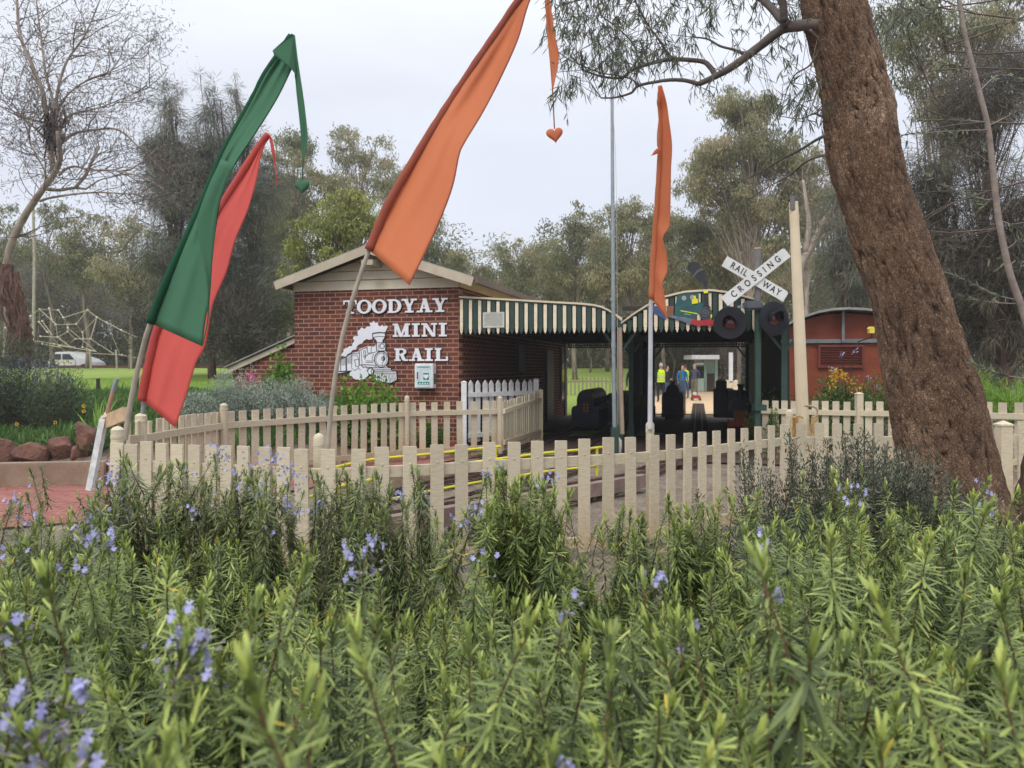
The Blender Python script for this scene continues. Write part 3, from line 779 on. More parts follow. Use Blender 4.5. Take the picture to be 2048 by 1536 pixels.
# gable boards
RX = -1.72; RZ = 3.88                # ridge
def roofz(x): return RZ - abs(x - RX) * ((RZ - 3.30) / 1.78)
m = MB()
zs = [WH - .012, 3.36, 3.54, 3.72, 3.88]
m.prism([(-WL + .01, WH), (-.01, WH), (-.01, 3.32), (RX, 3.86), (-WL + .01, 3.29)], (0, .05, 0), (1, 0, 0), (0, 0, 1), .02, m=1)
for i in range(4):
    z0, z1 = zs[i], zs[i + 1] - .011
    def xr(z): return max(0, (RZ + .0 - z) / ((RZ - 3.30) / 1.78))
    l0, r0, l1, r1 = max(-WL, RX - xr(z0)), min(0, RX + xr(z0)), max(-WL, RX - xr(z1)), min(0, RX + xr(z1))
    if i == 0: l0 = l1 = -WL; r0 = r1 = 0
    p = [(l0, z0), (r0, z0), (r1, z1), (l1, z1)]
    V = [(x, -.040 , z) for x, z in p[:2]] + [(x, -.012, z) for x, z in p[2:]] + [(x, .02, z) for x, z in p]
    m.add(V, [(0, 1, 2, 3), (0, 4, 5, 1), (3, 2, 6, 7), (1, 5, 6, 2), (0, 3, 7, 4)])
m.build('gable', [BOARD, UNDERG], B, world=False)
m = MB()     # side band above the brick, under the eaves
m.box((.018, BL / 2, WH + .115), (.03, BL, .25)); m.box((-WL - .018, BL / 2, WH + .1), (.03, BL, .2))
m.build('eaves_board', BOARD2, B, world=False)
# roof sheets with overhang, and barge boards
m = MB()
eL, eR = RX - 2.03, RX + 2.14; y0, y1 = -.42, BL + .3
for sgn, xe in ((-1, eL), (1, eR)):
    za, zb = RZ + .13, roofz(xe) + .13
    nn = 26
    for i in range(nn):
        ya = y0 + (y1 - y0) * i / nn; yb = y0 + (y1 - y0) * (i + 1) / nn
        V = [(RX, ya, za), (xe, ya, zb), (xe, yb, zb), (RX, yb, za)]
        V += [(v[0], v[1], v[2] - .03) for v in V]
        m.add(V, [(0, 1, 2, 3) if sgn < 0 else (3, 2, 1, 0), (7, 6, 5, 4) if sgn < 0 else (4, 5, 6, 7), (0, 4, 5, 1), (1, 5, 6, 2), (2, 6, 7, 3)])
m.build('roof', ROOF, B, world=False)
m = MB()
for xe in (eL, eR):
    a = Vector((RX, y0 - .012, RZ + .02)); b = Vector((xe, y0 - .012, roofz(xe) + .02)); m.beam(a, b, .03, .165)
m.box((RX, y0 + .2, 3.64), (.24, .5, .10))
m.build('bargeboard', TRIM, B, world=False)
m = MB(); m.box((eR + .04, BL / 2 - .05, roofz(eR) + .06), (.09, BL + .7, .12)); m.box((eL - .04, BL / 2 - .05, roofz(eL) + .06), (.09, BL + .7, .12))
m.build('gutter', GUT, B, world=False)
# lean-to store on the left
m = MB()
m.prism([(-WL - 1.5, 0), (-WL + .0, 0), (-WL + .0, 2.15), (-WL - 1.5, 1.56)], (0, .33, 0), (1, 0, 0), (0, 0, 1), .2, m=0)
m.box((-WL - 1.4, 1.75, .76), (.2, 2.7, 1.5), m=1)
m.build('lean_to_wall', [BRX, BRY], B, world=False)
m = MB(); m.beam((-WL - 1.62, .07, 1.53), (-WL, .07, 2.17), .03, .10, m=0); m.beam((-WL - 1.68, 1.6, 1.60), (-WL, 1.6, 2.265), 3.2, .025, m=1)
m.build('lean_to_roof', [TRIM, ROOF], B, world=False)
# side wall furniture under the platform roof: door, window, poster frames
DARK = mat('dark_paint', G(46, 50, 50), .6, G(32, 34, 34), 4)
m = MB(); m.box((.03, 8.2, 1.05), (.05, .95, 2.1)); m.build('door', mat('dark_green_door', G(40, 58, 52), .5), B, world=False)
m = MB(); m.box((.025, 10.05, 1.4), (.05, .5, 1.7), m=0); m.box((.055, 10.05, 1.4), (.02, .4, 1.6), m=1); m.build('window', [mat('window_frame', G(150, 144, 130), .6), mat('window_glass', G(24, 28, 30), .1, spec=.8)], B, world=False)
# end wall lighter corner
m = MB(); m.box((.02, BL - .16, 1.35), (.06, .3, 2.7)); m.build('corner_trim', mat('dull_trim', G(130, 120, 104), .7), B, world=False)
t = thing('notice_board', 'framed poster hanging on the shaded brick side wall under the platform roof', 'notice board', at(1042, 716, 18.6), ROT)
m = MB(); m.box((0, 0, 0), (.05, .62, .75), m=0); m.box((.03, 0, 0), (.012, .54, .67), m=1)
m.build('frame', [DARK, mat('poster_paper', G(130, 126, 116), .7, G(96, 90, 84), 8)], t, world=False)

# --- white letters (slab serif) and the locomotive emblem on the sign wall
SIGNW = mat('sign_white', G(232, 234, 240), .45, G(222, 224, 232), 3)
SIGNK = mat('sign_black', G(34, 34, 38), .6)
# map photo pixels on the sign wall into its local frame (y=0 plane)
def wallp(px, py):
    # ray: X=(px-1024)/F*Y ; wall: X=BO0+.966u, Y=15-.259u
    k = (px - 1024) / F; u = (k * 15 - BO[0]) / (.966 + .259 * k); Y = 15 - .259 * u
    return (u, CAMH - (py - HOR) * Y / F)

def letter(ch):
    """strokes of a slab-serif capital in a unit box: boxes and quads (list of polygons)"""
    s, t = .26, .13             # stem and slab thickness
    def bx(x0, y0, x1, y1): return [(x0, y0), (x1, y0), (x1, y1), (x0, y1)]
    def ring(cx, cy, rx, ry, wx, wy, a0=0, a1=360, n=20):
        out = []
        for i in range(n):
            a, b = R(a0 + (a1 - a0) * i / n), R(a0 + (a1 - a0) * (i + 1) / n)
            out.append([(cx + rx * math.cos(a), cy + ry * math.sin(a)), (cx + rx * math.cos(b), cy + ry * math.sin(b)), (cx + (rx - wx) * math.cos(b), cy + (ry - wy) * math.sin(b)), (cx + (rx - wx) * math.cos(a), cy + (ry - wy) * math.sin(a))])
        return out
    def diag(xa, ya, xb, yb, w): return [(xa - w / 2, ya), (xa + w / 2, ya), (xb + w / 2, yb), (xb - w / 2, yb)]
    if ch == 'T': return [bx(.37, 0, .63, 1), bx(.2, 0, .8, t), bx(0, 1 - t, 1, 1), bx(0, .68, .1, 1), bx(.9, .68, 1, 1)], .95
    if ch == 'O': return ring(.5, .5, .54, .52, .25, .13, n=28), .98
    if ch == 'D': return [bx(.1, 0, .36, 1), bx(0, 0, .5, t), bx(0, 1 - t, .5, 1)] + ring(.46, .5, .54, .5, .25, t, -90, 90, 16), .95
    if ch == 'Y': return [bx(.37, 0, .63, .5), bx(.2, 0, .8, t), diag(.5, .38, .2, 1, .26), diag(.52, .40, .8, 1, .17), bx(-.04, 1 - t, .42, 1), bx(.6, 1 - t, 1.04, 1)], .95
    if ch == 'A': return [diag(.22, 0, .5, 1, .15), diag(.78, 0, .5, 1, .28), bx(.3, .27, .72, .38), bx(-.04, 0, .4, t), bx(.56, 0, 1.06, t)], .98
    if ch == 'M': return [bx(.08, 0, .22, 1), bx(.82, 0, 1.08, 1), diag(.55, 0, .2, 1, .24), diag(.56, 0, .92, 1, .16), bx(-.04, 0, .34, t), bx(.7, 0, 1.2, t), bx(-.04, 1 - t, .3, 1), bx(.82, 1 - t, 1.2, 1)], 1.2
    if ch == 'I': return [bx(.15, 0, .41, 1), bx(0, 0, .56, t), bx(0, 1 - t, .56, 1)], .6
    if ch == 'N': return [bx(.1, 0, .24, 1), bx(.8, 0, .93, 1), diag(.82, 0, .2, 1, .26), bx(-.02, 0, .36, t), bx(-.04, 1 - t, .3, 1), bx(.64, 1 - t, 1.06, 1)], 1.06
    if ch == 'R': return [bx(.1, 0, .36, 1), bx(0, 0, .46, t), bx(0, 1 - t, .55, 1), bx(.3, .46, .55, .46 + t * .85)] + ring(.5, .74, .38, .27, .22, .11, -90, 90, 10) + [diag(.72, .06, .55, .5, .25), bx(.68, 0, 1.0, t)], .98
    if ch == 'L': return [bx(.1, 0, .36, 1), bx(0, 0, .9, t), bx(0, 1 - t, .46, 1), bx(.78, 0, .92, .36)], .92

def word(name, label, text, x0, x1, ytop, ybot, grp):
    a = wallp(x0, ybot[0]); b = wallp(x1, ybot[1]); top = wallp(x0, ytop[0])
    L_ = [letter(c) for c in text]; gap = .12; tw = sum(l[1] for l in L_) + gap * (len(text) - 1)
    sx = (b[0] - a[0]) / tw; H = top[1] - a[1]
    t = thing(name, label, 'lettering', (BO[0], BO[1], 0), ROT, group=grp)
    x = a[0]
    for c, (polys, w) in zip(text, L_):
        m = MB()
        for i, p in enumerate(polys):
            # white face boards standing proud, larger, lower dark copy behind imitates their shadow edge
            q = [(x + u * sx, a[1] + v * H) for u, v in p]
            m.prism(q, (0, -.022, 0), (1, 0, 0), (0, 0, 1), .012 + .0007 * i, m=0)
            cx = sum(u for u, _ in q) / len(q); cz = sum(v for _, v in q) / len(q)
            q2 = [(u + .012 * (1 if u > cx else -1) + .006, v + .012 * (1 if v > cz else -1) - .008) for u, v in q]
            m.prism(q2, (0, -.0035, 0), (1, 0, 0), (0, 0, 1), .004 + .0004 * i, m=1)
        m.build('letter', [SIGNW, SIGNK], t, world=False)
        x += (w + gap) * sx
    return t
word('wall_lettering', 'white slab letters TOODYAY, top word on the brick wall', 'TOODYAY', 688, 894, (601, 598), (628, 624.5), 'words on the brick wall')
word('wall_lettering', 'white slab letters MINI, middle word on the brick wall', 'MINI', 788, 896, (647.5, 646), (674, 672), 'words on the brick wall')
word('wall_lettering', 'white slab letters RAIL, lowest word on the brick wall', 'RAIL', 790, 897, (697, 694), (722, 721), 'words on the brick wall')

# emblem: coordinates traced in a 1536-wide crop of (660,625)-(810,775)
EM = thing('train_emblem', 'white cut-out steam locomotive with carriages and smoke, black line drawing, on the brick wall', 'sign', (BO[0], BO[1], 0), ROT)
def ew(x, y): return wallp(660 + x / 10.24, 625 + y / 10.24)
def plate(m, pts, d, th=.006, mi=0):
    m.prism([ew(*p) for p in pts], (0, -d, 0), (1, 0, 0), (0, 0, 1), th, m=mi)
m = MB()
smoke = [(200, 850), (215, 905), (260, 885), (330, 905), (370, 850), (420, 830), (470, 770), (540, 760), (560, 690), (610, 650), (660, 640), (700, 580), (760, 540), (800, 560), (860, 550), (900, 500), (1130, 430), (1150, 370), (1190, 300), (1160, 265), (1110, 290), (1070, 255), (1040, 290), (990, 260), (990, 205), (930, 215), (900, 170), (870, 210), (815, 215), (840, 280), (760, 290), (720, 340), (650, 305), (620, 350), (580, 370), (570, 430), (590, 480), (490, 490), (480, 540), (510, 580), (465, 640), (460, 690), (400, 690), (370, 720), (330, 735), (280, 760), (285, 800), (250, 850)]
plate(m, smoke, .012)
steam = [(380, 1275), (430, 1225), (460, 1190), (440, 1130), (500, 1100), (540, 1140), (600, 1120), (680, 1150), (740, 1180), (790, 1230), (800, 1290), (740, 1340), (700, 1380), (650, 1400), (600, 1370), (540, 1370), (490, 1345), (460, 1300), (420, 1300)]
plate(m, steam, .024)
m.build('smoke', SIGNW, EM, world=False)
m = MB()
body = [(130, 1000), (340, 915), (460, 830), (590, 800), (600, 760), (740, 700), (800, 690), (850, 690), (940, 670), (960, 620), (1140, 615), (1145, 780), (1195, 880), (1195, 1020), (1150, 1090), (1180, 1120), (1260, 1150), (1270, 1190), (1370, 1195), (1380, 1370), (1260, 1455), (900, 1395), (860, 1290), (790, 1250), (750, 1180), (450, 1200), (130, 1250)]
plate(m, [(x + (14 if x > 750 else -10), y + 16) for x, y in body], .0035, .005, 1)
plate(m, body, .012, .006, 0)
plate(m, [(880, 430), (1140, 415), (1140, 500), (1090, 570), (1090, 612), (965, 612), (960, 570), (890, 510)], .020, .006, 0)
m.build('locomotive', [SIGNW, SIGNK], EM, world=False)
m = MB()
def ln(pts, w=9, d=.020):
    P_ = [ew(*p) for p in pts]; ww = w * 1.45 / 10.24 * 15.3 / F
    for a, b in zip(P_[:-1], P_[1:]):
        a = Vector((a[0], -d, a[1])); b = Vector((b[0], -d, b[1])); dd = (b - a)
        if dd.length < 1e-5: continue
        m.beam(a - dd.normalized() * ww * .3, b + dd.normalized() * ww * .3, .004, ww, up=(0, 0, 1) if abs(dd.normalized().z) < .9 else (1, 0, 0))
def circ(cx, cy, rx, ry, w=9, a0=0, a1=360, n=22, d=.020): ln([(cx + rx * math.cos(R(a0 + (a1 - a0) * i / n)), cy + ry * math.sin(R(a0 + (a1 - a0) * i / n))) for i in range(n + 1)], w, d)
circ(1060, 960, 142, 162, 13); circ(1060, 960, 112, 132, 6); circ(1100, 945, 34, 45, 7); circ(1110, 945, 14, 22, 12)
circ(840, 1205, 62, 70, 14); circ(885, 1210, 34, 42, 8); circ(1075, 690, 46, 50, 9)
ln([(880, 430), (1010, 412), (1145, 418)], 16, .029); ln([(885, 430), (885, 500), (960, 580), (965, 612)], 11, .029); ln([(1145, 418), (1145, 500), (1095, 570), (1095, 612)], 13, .029); ln([(890, 510), (1010, 490), (1135, 495)], 7, .029)
ln([(960, 615), (1145, 615), (1145, 785), (965, 790), (960, 615)], 12); ln([(1010, 640), (1010, 770)], 6)
ln([(1100, 840), (1120, 900), (1090, 930)], 6); ln([(1110, 980), (1080, 1040), (1070, 1090)], 6)
ln([(920, 1130), (1255, 1135), (1265, 1180)], 8); ln([(920, 1165), (1250, 1170)], 7); ln([(900, 1200), (1370, 1200), (1380, 1380), (1260, 1450), (905, 1395)], 11); ln([(935, 1235), (1370, 1240)], 7); ln([(1260, 1450), (1215, 1240)], 8)
for i in range(8): ln([(950 + i * 34, 1245), (945 + i * 40, 1395 + i * 4)], 6)
for i in range(4): ln([(1250 + i * 28, 1250), (1285 + i * 22, 1425 - i * 18)], 5)
ln([(720, 960), (740, 900), (780, 860), (850, 830), (940, 810)], 9); ln([(890, 990), (870, 930), (900, 850)], 7); ln([(740, 990), (900, 995)], 6); ln([(740, 1020), (895, 1025)], 6); ln([(745, 1070), (930, 1080), (960, 1130)], 9); ln([(750, 1120), (930, 1130)], 10)
ln([(600, 790), (750, 715), (770, 760)], 9); ln([(610, 800), (610, 1050)], 10); ln([(650, 800), (665, 1060)], 6); ln([(700, 790), (730, 780), (740, 880), (705, 920), (700, 790)], 7); ln([(600, 1075), (730, 1070)], 11)
ln([(770, 700), (775, 820), (850, 840), (855, 700), (940, 680)], 7); ln([(820, 580), (825, 680)], 6)
ln([(510, 970), (600, 960), (600, 1110), (540, 1110), (510, 970)], 8); ln([(350, 890), (460, 840), (600, 830)], 8); ln([(350, 890), (350, 1190)], 9); ln([(460, 850), (450, 1190)], 7); ln([(480, 880), (560, 870), (590, 950)], 6)
ln([(225, 960), (335, 920)], 7); ln([(225, 960), (225, 1200)], 9); ln([(215, 1000), (140, 1020)], 6); ln([(335, 920), (335, 1200)], 8)
for i in range(5): ln([(370 + i * 20, 900 - i * 8), (370 + i * 20, 1050)], 4)
for i in range(5): ln([(240 + i * 20, 960 - i * 5), (240 + i * 20, 1080)], 4)
ln([(135, 1210), (450, 1200)], 14); ln([(135, 1250), (400, 1250)], 12)
ln([(780, 1300), (850, 1300), (860, 1380), (890, 1395)], 14); ln([(650, 1080), (690, 1130), (740, 1100), (770, 1150)], 10); ln([(450, 1130), (520, 1190), (600, 1130), (640, 1180)], 5, .034)
m.build('line_drawing', SIGNK, EM, world=False)

# defibrillator cabinet
TEAL = mat('teal_print', G(40, 138, 128), .5)
u0, z0 = wallp(836.5, 776); u1, z1 = wallp(873, 727)
AED = thing('defibrillator_cabinet', 'small white defibrillator cabinet with teal heart symbol mounted below the letters', 'cabinet', (BO[0], BO[1], 0), ROT)
w, h, cx, cz = u1 - u0, z1 - z0, (u0 + u1) / 2, (z0 + z1) / 2
m = MB(); m.box((cx, -.10, cz), (w, .19, h)); o = m.build('cabinet', WHITE, AED, world=False, bevel=.012)
m = MB(); m.box((cx, -.199, cz - .01), (w * .8, .006, h * .86)); m.build('front_panel', mat('pale_print', G(214, 228, 236), .5), AED, world=False)
m = MB(); m.box((cx - w * .28, -.207, cz + h * .02), (w * .13, .012, h * .34), m=0); m.box((cx - w * .31, -.214, cz + h * .02), (w * .06, .006, h * .28), m=1); m.build('handle', [WHITE, SIGNK], AED, world=False)
m = MB(); m.box((cx + w * .14, -.205, cz - h * .02), (w * .30, .006, h * .27), m=0)
m.build('symbol_panel', [TEAL], AED, world=False, bevel=.003)
m = MB(); hp = [(math.sin(a) ** 3 * .055, (13 * math.cos(a) - 5 * math.cos(2 * a) - 2 * math.cos(3 * a) - math.cos(4 * a)) / 16 * .052) for a in [i / 20 * 2 * math.pi for i in range(20)]]
m.prism([(cx + w * .14 + a, cz - h * .02 + b) for a, b in hp], (0, -.2085, 0), (1, 0, 0), (0, 0, 1), .004); m.build('heart_symbol', WHITE, AED, world=False)
m = MB(); m.box((cx, -.205, cz - h * .29), (w * .62, .006, h * .11), m=0); m.box((cx, -.205, cz + h * .36), (w * .66, .005, h * .03), m=0)
for k, xx in enumerate((-.2, -.05, .09, .22)): m.prism([(cx + xx * w - .018, cz - h * .335), (cx + xx * w + .022, cz - h * .335), (cx + xx * w + .004, cz - h * .255)], (0, -.2085, 0), (1, 0, 0), (0, 0, 1), .003, m=1)
m.build('printed_band', [TEAL, WHITE], AED, world=False)
m = MB(); m.box((cx + w / 2 + .0015, -.1, cz - h * .12), (.004, .13, h * .42), m=0); m.build('side_sticker', mat('dull_green_print', G(96, 116, 96), .6), AED, world=False)
# ------------------------------------------------------------------ platform canopies (frame: u along the valance, v back, z)
def PW(u, v, z=0.0): return (BO[0] + .966 * u + .235 * v, BO[1] - .259 * u + .972 * v, z)
GREEN = mat('green_paint', G(44, 70, 61), .6, G(34, 57, 50), 5)
CREAMP = mat('cream_stripe', G(234, 222, 196), .6, G(214, 200, 172), 7)
UNDER = mat('shade_dark_lining', G(58, 50, 46), .8, G(40, 35, 32), 3)
TIN = mat('cream_roof_tin', G(214, 200, 172), .5, G(196, 182, 156), 2)
FRONTV = -.06
def canopy(name, label, prof_px, ub, zb, vlen, posts_u, side_wall=None):
    prof = [wallp(*p) for p in prof_px]
    t = thing(name, label, 'canopy', PW(prof[0][0], 0, 0))
    pu = [p[0] for p in prof]; pz = [p[1] for p in prof]
    ztop = lambda u: float(np.interp(u, pu, pz))
    du = Vector((.966, -.259, 0))
    # roof sheet: thick skin, cream tin on top, underside coloured dark to deepen the shade below
    us = np.linspace(pu[0], pu[-1], 26); V = []; Fq = []; mi = []
    nv = 12
    for j in range(nv + 1):
        v = FRONTV - .05 + (vlen - FRONTV) * j / nv
        for u in us: V.append(PW(u, v, ztop(u)))
        for u in us: V.append(PW(u, v, ztop(u) - .035))
    k = len(us)
    for j in range(nv):
        a, b = j * 2 * k, (j + 1) * 2 * k
        for i in range(k - 1):
            Fq.append((a + i, a + i + 1, b + i + 1, b + i)); mi.append(0)
            Fq.append((a + k + i, b + k + i, b + k + i + 1, a + k + i + 1)); mi.append(1)
    for i in range(k - 1):
        Fq.append((i + 1, i, k + i, k + i + 1)); mi.append(0)
        a = nv * 2 * k; Fq.append((a + i, a + i + 1, a + k + i + 1, a + k + i)); mi.append(0)
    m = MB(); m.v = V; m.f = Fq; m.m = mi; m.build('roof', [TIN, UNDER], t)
    # rim trim
    m = MB()
    for i in range(k - 1):
        m.beam(PW(us[i], FRONTV - .012, ztop(us[i]) - .045), PW(us[i + 1] + .004, FRONTV - .012, ztop(us[i + 1]) - .045), .03, .035)
    m.build('fascia', GREEN, t)
    m = MB(); n = int((ub[1] - ub[0]) / .0915); bw = .072
    for i in range(n):
        u = ub[0] + (i + .5) * (ub[1] - ub[0]) / n; zt = min(ztop(u - bw / 2), ztop(u + bw / 2)) - .055
        z0 = zb + random.uniform(-.004, .004); mi_ = (i % 2)
        if zt - z0 < .1: continue
        O = PW(u, FRONTV, 0)
        w = (.062 if i % 2 == 0 else .084) / 2
        m.prism([(-w, z0 + .075), (-w * .7, z0 + .055), (-w * .95, z0 + .035 if i % 2 == 0 else z0 + .05), (0, z0 - .03), (w * .95, z0 + .035 if i % 2 == 0 else z0 + .05), (w * .7, z0 + .055), (w, z0 + .075), (w, zt), (-w, zt)], O, tuple(du), (0, 0, 1), .018 + .001 * (i % 3), m=mi_)
    m.build('valance', [CREAMP, GREEN], t)
    m = MB(); m.beam(PW(ub[0], .02, zb + .2), PW(ub[1], .02, zb + .2), .05, .12); m.beam(PW(ub[0], .02, zb + .42), PW(ub[1], .02, zb + .42), .05, .08)
    for j in range(1, 9):
        v = vlen * j / 9; m.beam(PW(ub[0], v, zb + .15), PW(ub[1], v, zb + .15), .06, .10)
        for i in range(k - 1): 
            if i % 2 == 0: m.beam(PW(us[i], v, ztop(us[i]) - .09), PW(us[i + 2 if i + 2 < k else k - 1], v, ztop(us[i + 2 if i + 2 < k else k - 1]) - .09), .05, .07)
    m.build('frame', UNDER, t)
    # lattice infill in the far gable
    m = MB(); v = vlen - .12
    n = int((ub[1] - ub[0]) / .075)
    for i in range(n + 1):
        u = ub[0] + i * (ub[1] - ub[0]) / n; z1 = ztop(u) - .05
        if z1 > zb + .05: m.beam(PW(u, v, zb - .02), PW(u, v, z1), .038, .012, up=(0, 1, 0))
    z = zb
    while z < max(pz) - .1:
        uu = [u for u in us if ztop(u) > z + .06]
        if len(uu) > 1: m.beam(PW(uu[0], v + .03, z), PW(uu[-1], v + .03, z), .012, .034)
        z += .075
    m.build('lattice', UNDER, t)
    for u, vs_, r in posts_u:
        for v in vs_:
            m = MB(); m.box(PW(u, v, 1.16), (.10, .10, 2.32), ROT); m.box(PW(u, v, .18), (.14, .14, .36), ROT); m.box(PW(u, v, 2.05), (.13, .13, .05), ROT)
            for s in (-1, 1): m.beam(PW(u + .03 * s, v, 1.9), PW(u + .32 * s, v, 2.28), .04, .05)
            m.build('post', GREEN, t)
    return t, ztop
C1, z1f = canopy('platform_canopy', 'cream and green striped flat-topped canopy attached to the brick building',
    [(921, 593), (1000, 597), (1061, 600.7), (1120, 604), (1160, 606), (1186, 608.5), (1200, 611), (1212, 615.5), (1228, 625), (1245, 640)], (.03, 3.06), 2.26, 11.2, [])
C2, z2f = canopy('platform_canopy', 'cream and green striped arched canopy over the tracks, right one of two',
    [(1243, 645), (1270, 625), (1299, 607), (1330, 592), (1369, 582.5), (1421, 579), (1460, 584), (1512, 598), (1545, 618), (1575, 642)], (3.16, 5.98), 2.26, 11.2,
    [(3.10, (.15, 2.6, 5.2, 7.8, 10.9), 0), (5.98, (.12, 10.9), 0)])
m = MB(); m.beam(PW(3.10, -.1, 2.40), PW(3.10, 11.1, 2.36), .16, .13); m.build('gutter', GREEN, C2)
# closed right-hand side and low partitions between the platforms
m = MB(); m.beam(PW(6.06, .3, 1.22), PW(6.06, 11.0, 1.22), .05, 2.44); m.build('side_wall', mat('shade_dark_cladding', G(40, 44, 40), .8, G(26, 28, 27), 5), C2)  # walls coloured near black to imitate the deep shade inside
m = MB(); m.beam(PW(3.10, 2.7, .45), PW(3.10, 10.8, .45), .05, .9)
for v in (3.5, 4.4, 6.1, 7.0, 8.7, 9.8): m.beam(PW(3.1, v, .9), PW(3.1, v, 2.3), .07, .07)
m.build('partition', MATS['shade_dark_cladding'], C2)
# floor
m = MB()
q = [PW(-.05, -.9, .018), PW(6.2, -.9, .018), PW(6.2, 11.4, .018), PW(-.05, 11.4, .018)]
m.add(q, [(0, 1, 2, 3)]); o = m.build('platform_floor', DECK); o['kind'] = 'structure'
SAND = mat('tan_gravel_path', G(226, 196, 156), .95, G(200, 170, 134), 3, .5, 60)
m = MB(); q = [at(1270, 0, 26.5), at(1520, 0, 26.0), at(1500, 0, 40), at(1500, 0, 60), at(1370, 0, 60), at(1300, 0, 40)]
m.add([(p[0], p[1], .02) for p in q], [tuple(range(6))]); o = m.build('sandy_path', SAND); o['kind'] = 'structure'
# notice on the striped valance
a = wallp(968.5, 656); b = wallp(1011, 624.5)
NB = thing('notice_sign', 'grey weathered text notice fixed to the striped valance', 'sign', PW(a[0], 0, a[1]))
m = MB(); m.prism([(0, 0), (b[0] - a[0], 0), (b[0] - a[0], b[1] - a[1]), (0, b[1] - a[1])], PW(a[0], FRONTV - .024, a[1]), (.966, -.259, 0), (0, 0, 1), .012)
m.build('board', mat('weathered_white', G(206, 206, 198), .7, G(186, 186, 178), 12), NB)
m = MB(); rg = random.Random(9)
W_, H_ = b[0] - a[0], b[1] - a[1]
for i in range(11):
    z = H_ * (.92 - i * .078); x = W_ * (.08 if i else .28)
    while x < W_ * (.9 if i else .7):
        l = rg.uniform(.008, .03); m.prism([(x, z), (min(x + l, W_ * .94), z), (min(x + l, W_ * .94), z + .010), (x, z + .010)], PW(a[0], FRONTV - .037, a[1]), (.966, -.259, 0), (0, 0, 1), .002); x += l + rg.uniform(.005, .01)
m.build('print', mat('faded_ink', G(128, 128, 122), .7), NB)

# ---- painted train cut-out fixed on the arched valance, with smoke rising above it
TC = thing('train_cutout', 'painted cut-out of a green tank engine with red buffer beam on the striped arch', 'sign', PW(4.3, 0, 2.4))
TG = mat('teal_paint', G(34, 92, 92), .5, G(28, 76, 80), 8); TR = mat('red_paint', G(176, 44, 48), .5, G(150, 34, 40), 8)
TY = mat('yellow_paint', G(232, 226, 30), .5); TK = mat('black_paint', G(36, 38, 42), .55, G(26, 28, 32), 8); TBL = mat('slate_paint', G(112, 124, 140), .6, G(84, 96, 116), 8); TBR = mat('brown_paint', G(132, 86, 62), .6)
def vp(px, py, d):
    u, z = wallp(px, py); p = PW(u, FRONTV - .02 - d, z); return Vector(p)
def cut(name, pts, d, mt, th=.012, par=TC):
    P = [vp(x, y, 0) for x, y in pts]; du = Vector((.966, -.259, 0)); o = vp(pts[0][0], pts[0][1], d)
    m = MB(); m.prism([((p - P[0]).dot(du), p.z - P[0].z) for p in P], o, tuple(du), (0, 0, 1), th); return m.build(name, mt, par)
def c7(x, y): return (1330 + x / 7.585, 490 + y / 7.585)
cut('cab', [c7(*p) for p in [(150, 1090), (150, 940), (170, 880), (185, 760), (330, 735), (510, 715), (510, 870), (590, 895), (590, 990), (480, 1060), (470, 1130), (300, 1120)]], .004, TG)
cut('chimney', [c7(*p) for p in [(592, 700), (655, 700), (662, 920), (700, 960), (560, 960), (600, 900)]], .010, TK)
cut('chimney_cap', [c7(*p) for p in [(582, 706), (650, 700), (655, 735), (590, 742)]], .024, TY)
cut('dome', [c7(*p) for p in [(405, 835), (435, 830), (435, 778), (468, 778), (468, 815), (500, 830), (500, 880), (515, 885), (410, 905)]], .018, TY)
cp = [c7(615 + 98 * math.cos(a), 1045 + 95 * math.sin(a)) for a in [i / 24 * 6.283 for i in range(24)]]
cut('smokebox', cp, .020, mat('smokebox_grey', G(84, 88, 94), .55, G(60, 64, 70), 8))
for rr, dd, mm_ in ((74, .034, TK), (62, .037, MATS['smokebox_grey']), (34, .040, TK), (26, .043, MATS['smokebox_grey'])):
    cut('smokebox_ring', [c7(615 + rr * math.cos(a), 1042 + rr * math.sin(a)) for a in [i / 20 * 6.283 for i in range(20)]], dd, mm_, .003)
cut('lamp', [c7(*p) for p in [(690, 1060), (712, 1060), (712, 1110), (690, 1115)]], .046, TY, .004)
cut('footplate', [c7(*p) for p in [(60, 1095), (130, 1075), (470, 1135), (470, 1230), (385, 1210), (250, 1160)]], .024, TBL)
cut('buffer_beam', [c7(*p) for p in [(385, 1170), (440, 1110), (470, 1150), (765, 1140), (770, 1225), (470, 1232), (400, 1200)]], .050, TR)
cut('wagon', [c7(*p) for p in [(30, 1110), (30, 960), (20, 930), (145, 935), (130, 960), (130, 1085)]], .004, TBR)
cut('wagon', [(1292, 614), (1326, 612), (1340, 634), (1330, 640), (1300, 622)], .003, mat('blue_paint', G(54, 84, 130), .6))
for cx, cy in ((290, 812), (415, 800)):
    cut('porthole', [c7(cx + 36 * math.cos(a), cy + 36 * math.sin(a)) for a in [i / 16 * 6.283 for i in range(16)]], .0175, mat('pale_pane', G(170, 160, 158), .5), .002)
cut('lining', [c7(*p) for p in [(235, 995), (490, 1040), (488, 1056), (238, 1008)]], .0175, TY, .003)
cut('lining', [c7(*p) for p in [(290, 1040), (390, 1055), (385, 1072), (295, 1058)]], .0175, mat('pale_green_paint', G(120, 160, 110), .6), .003)
cut('smoke', [c7(*p) for p in [(590, 690), (590, 620), (560, 580), (510, 565), (470, 510), (420, 470), (400, 430), (355, 400), (345, 330), (370, 285), (430, 260), (500, 275), (530, 320), (530, 370), (590, 390), (612, 430), (610, 490), (625, 530), (652, 570), (645, 640), (650, 690)]], .004, TK, .016)
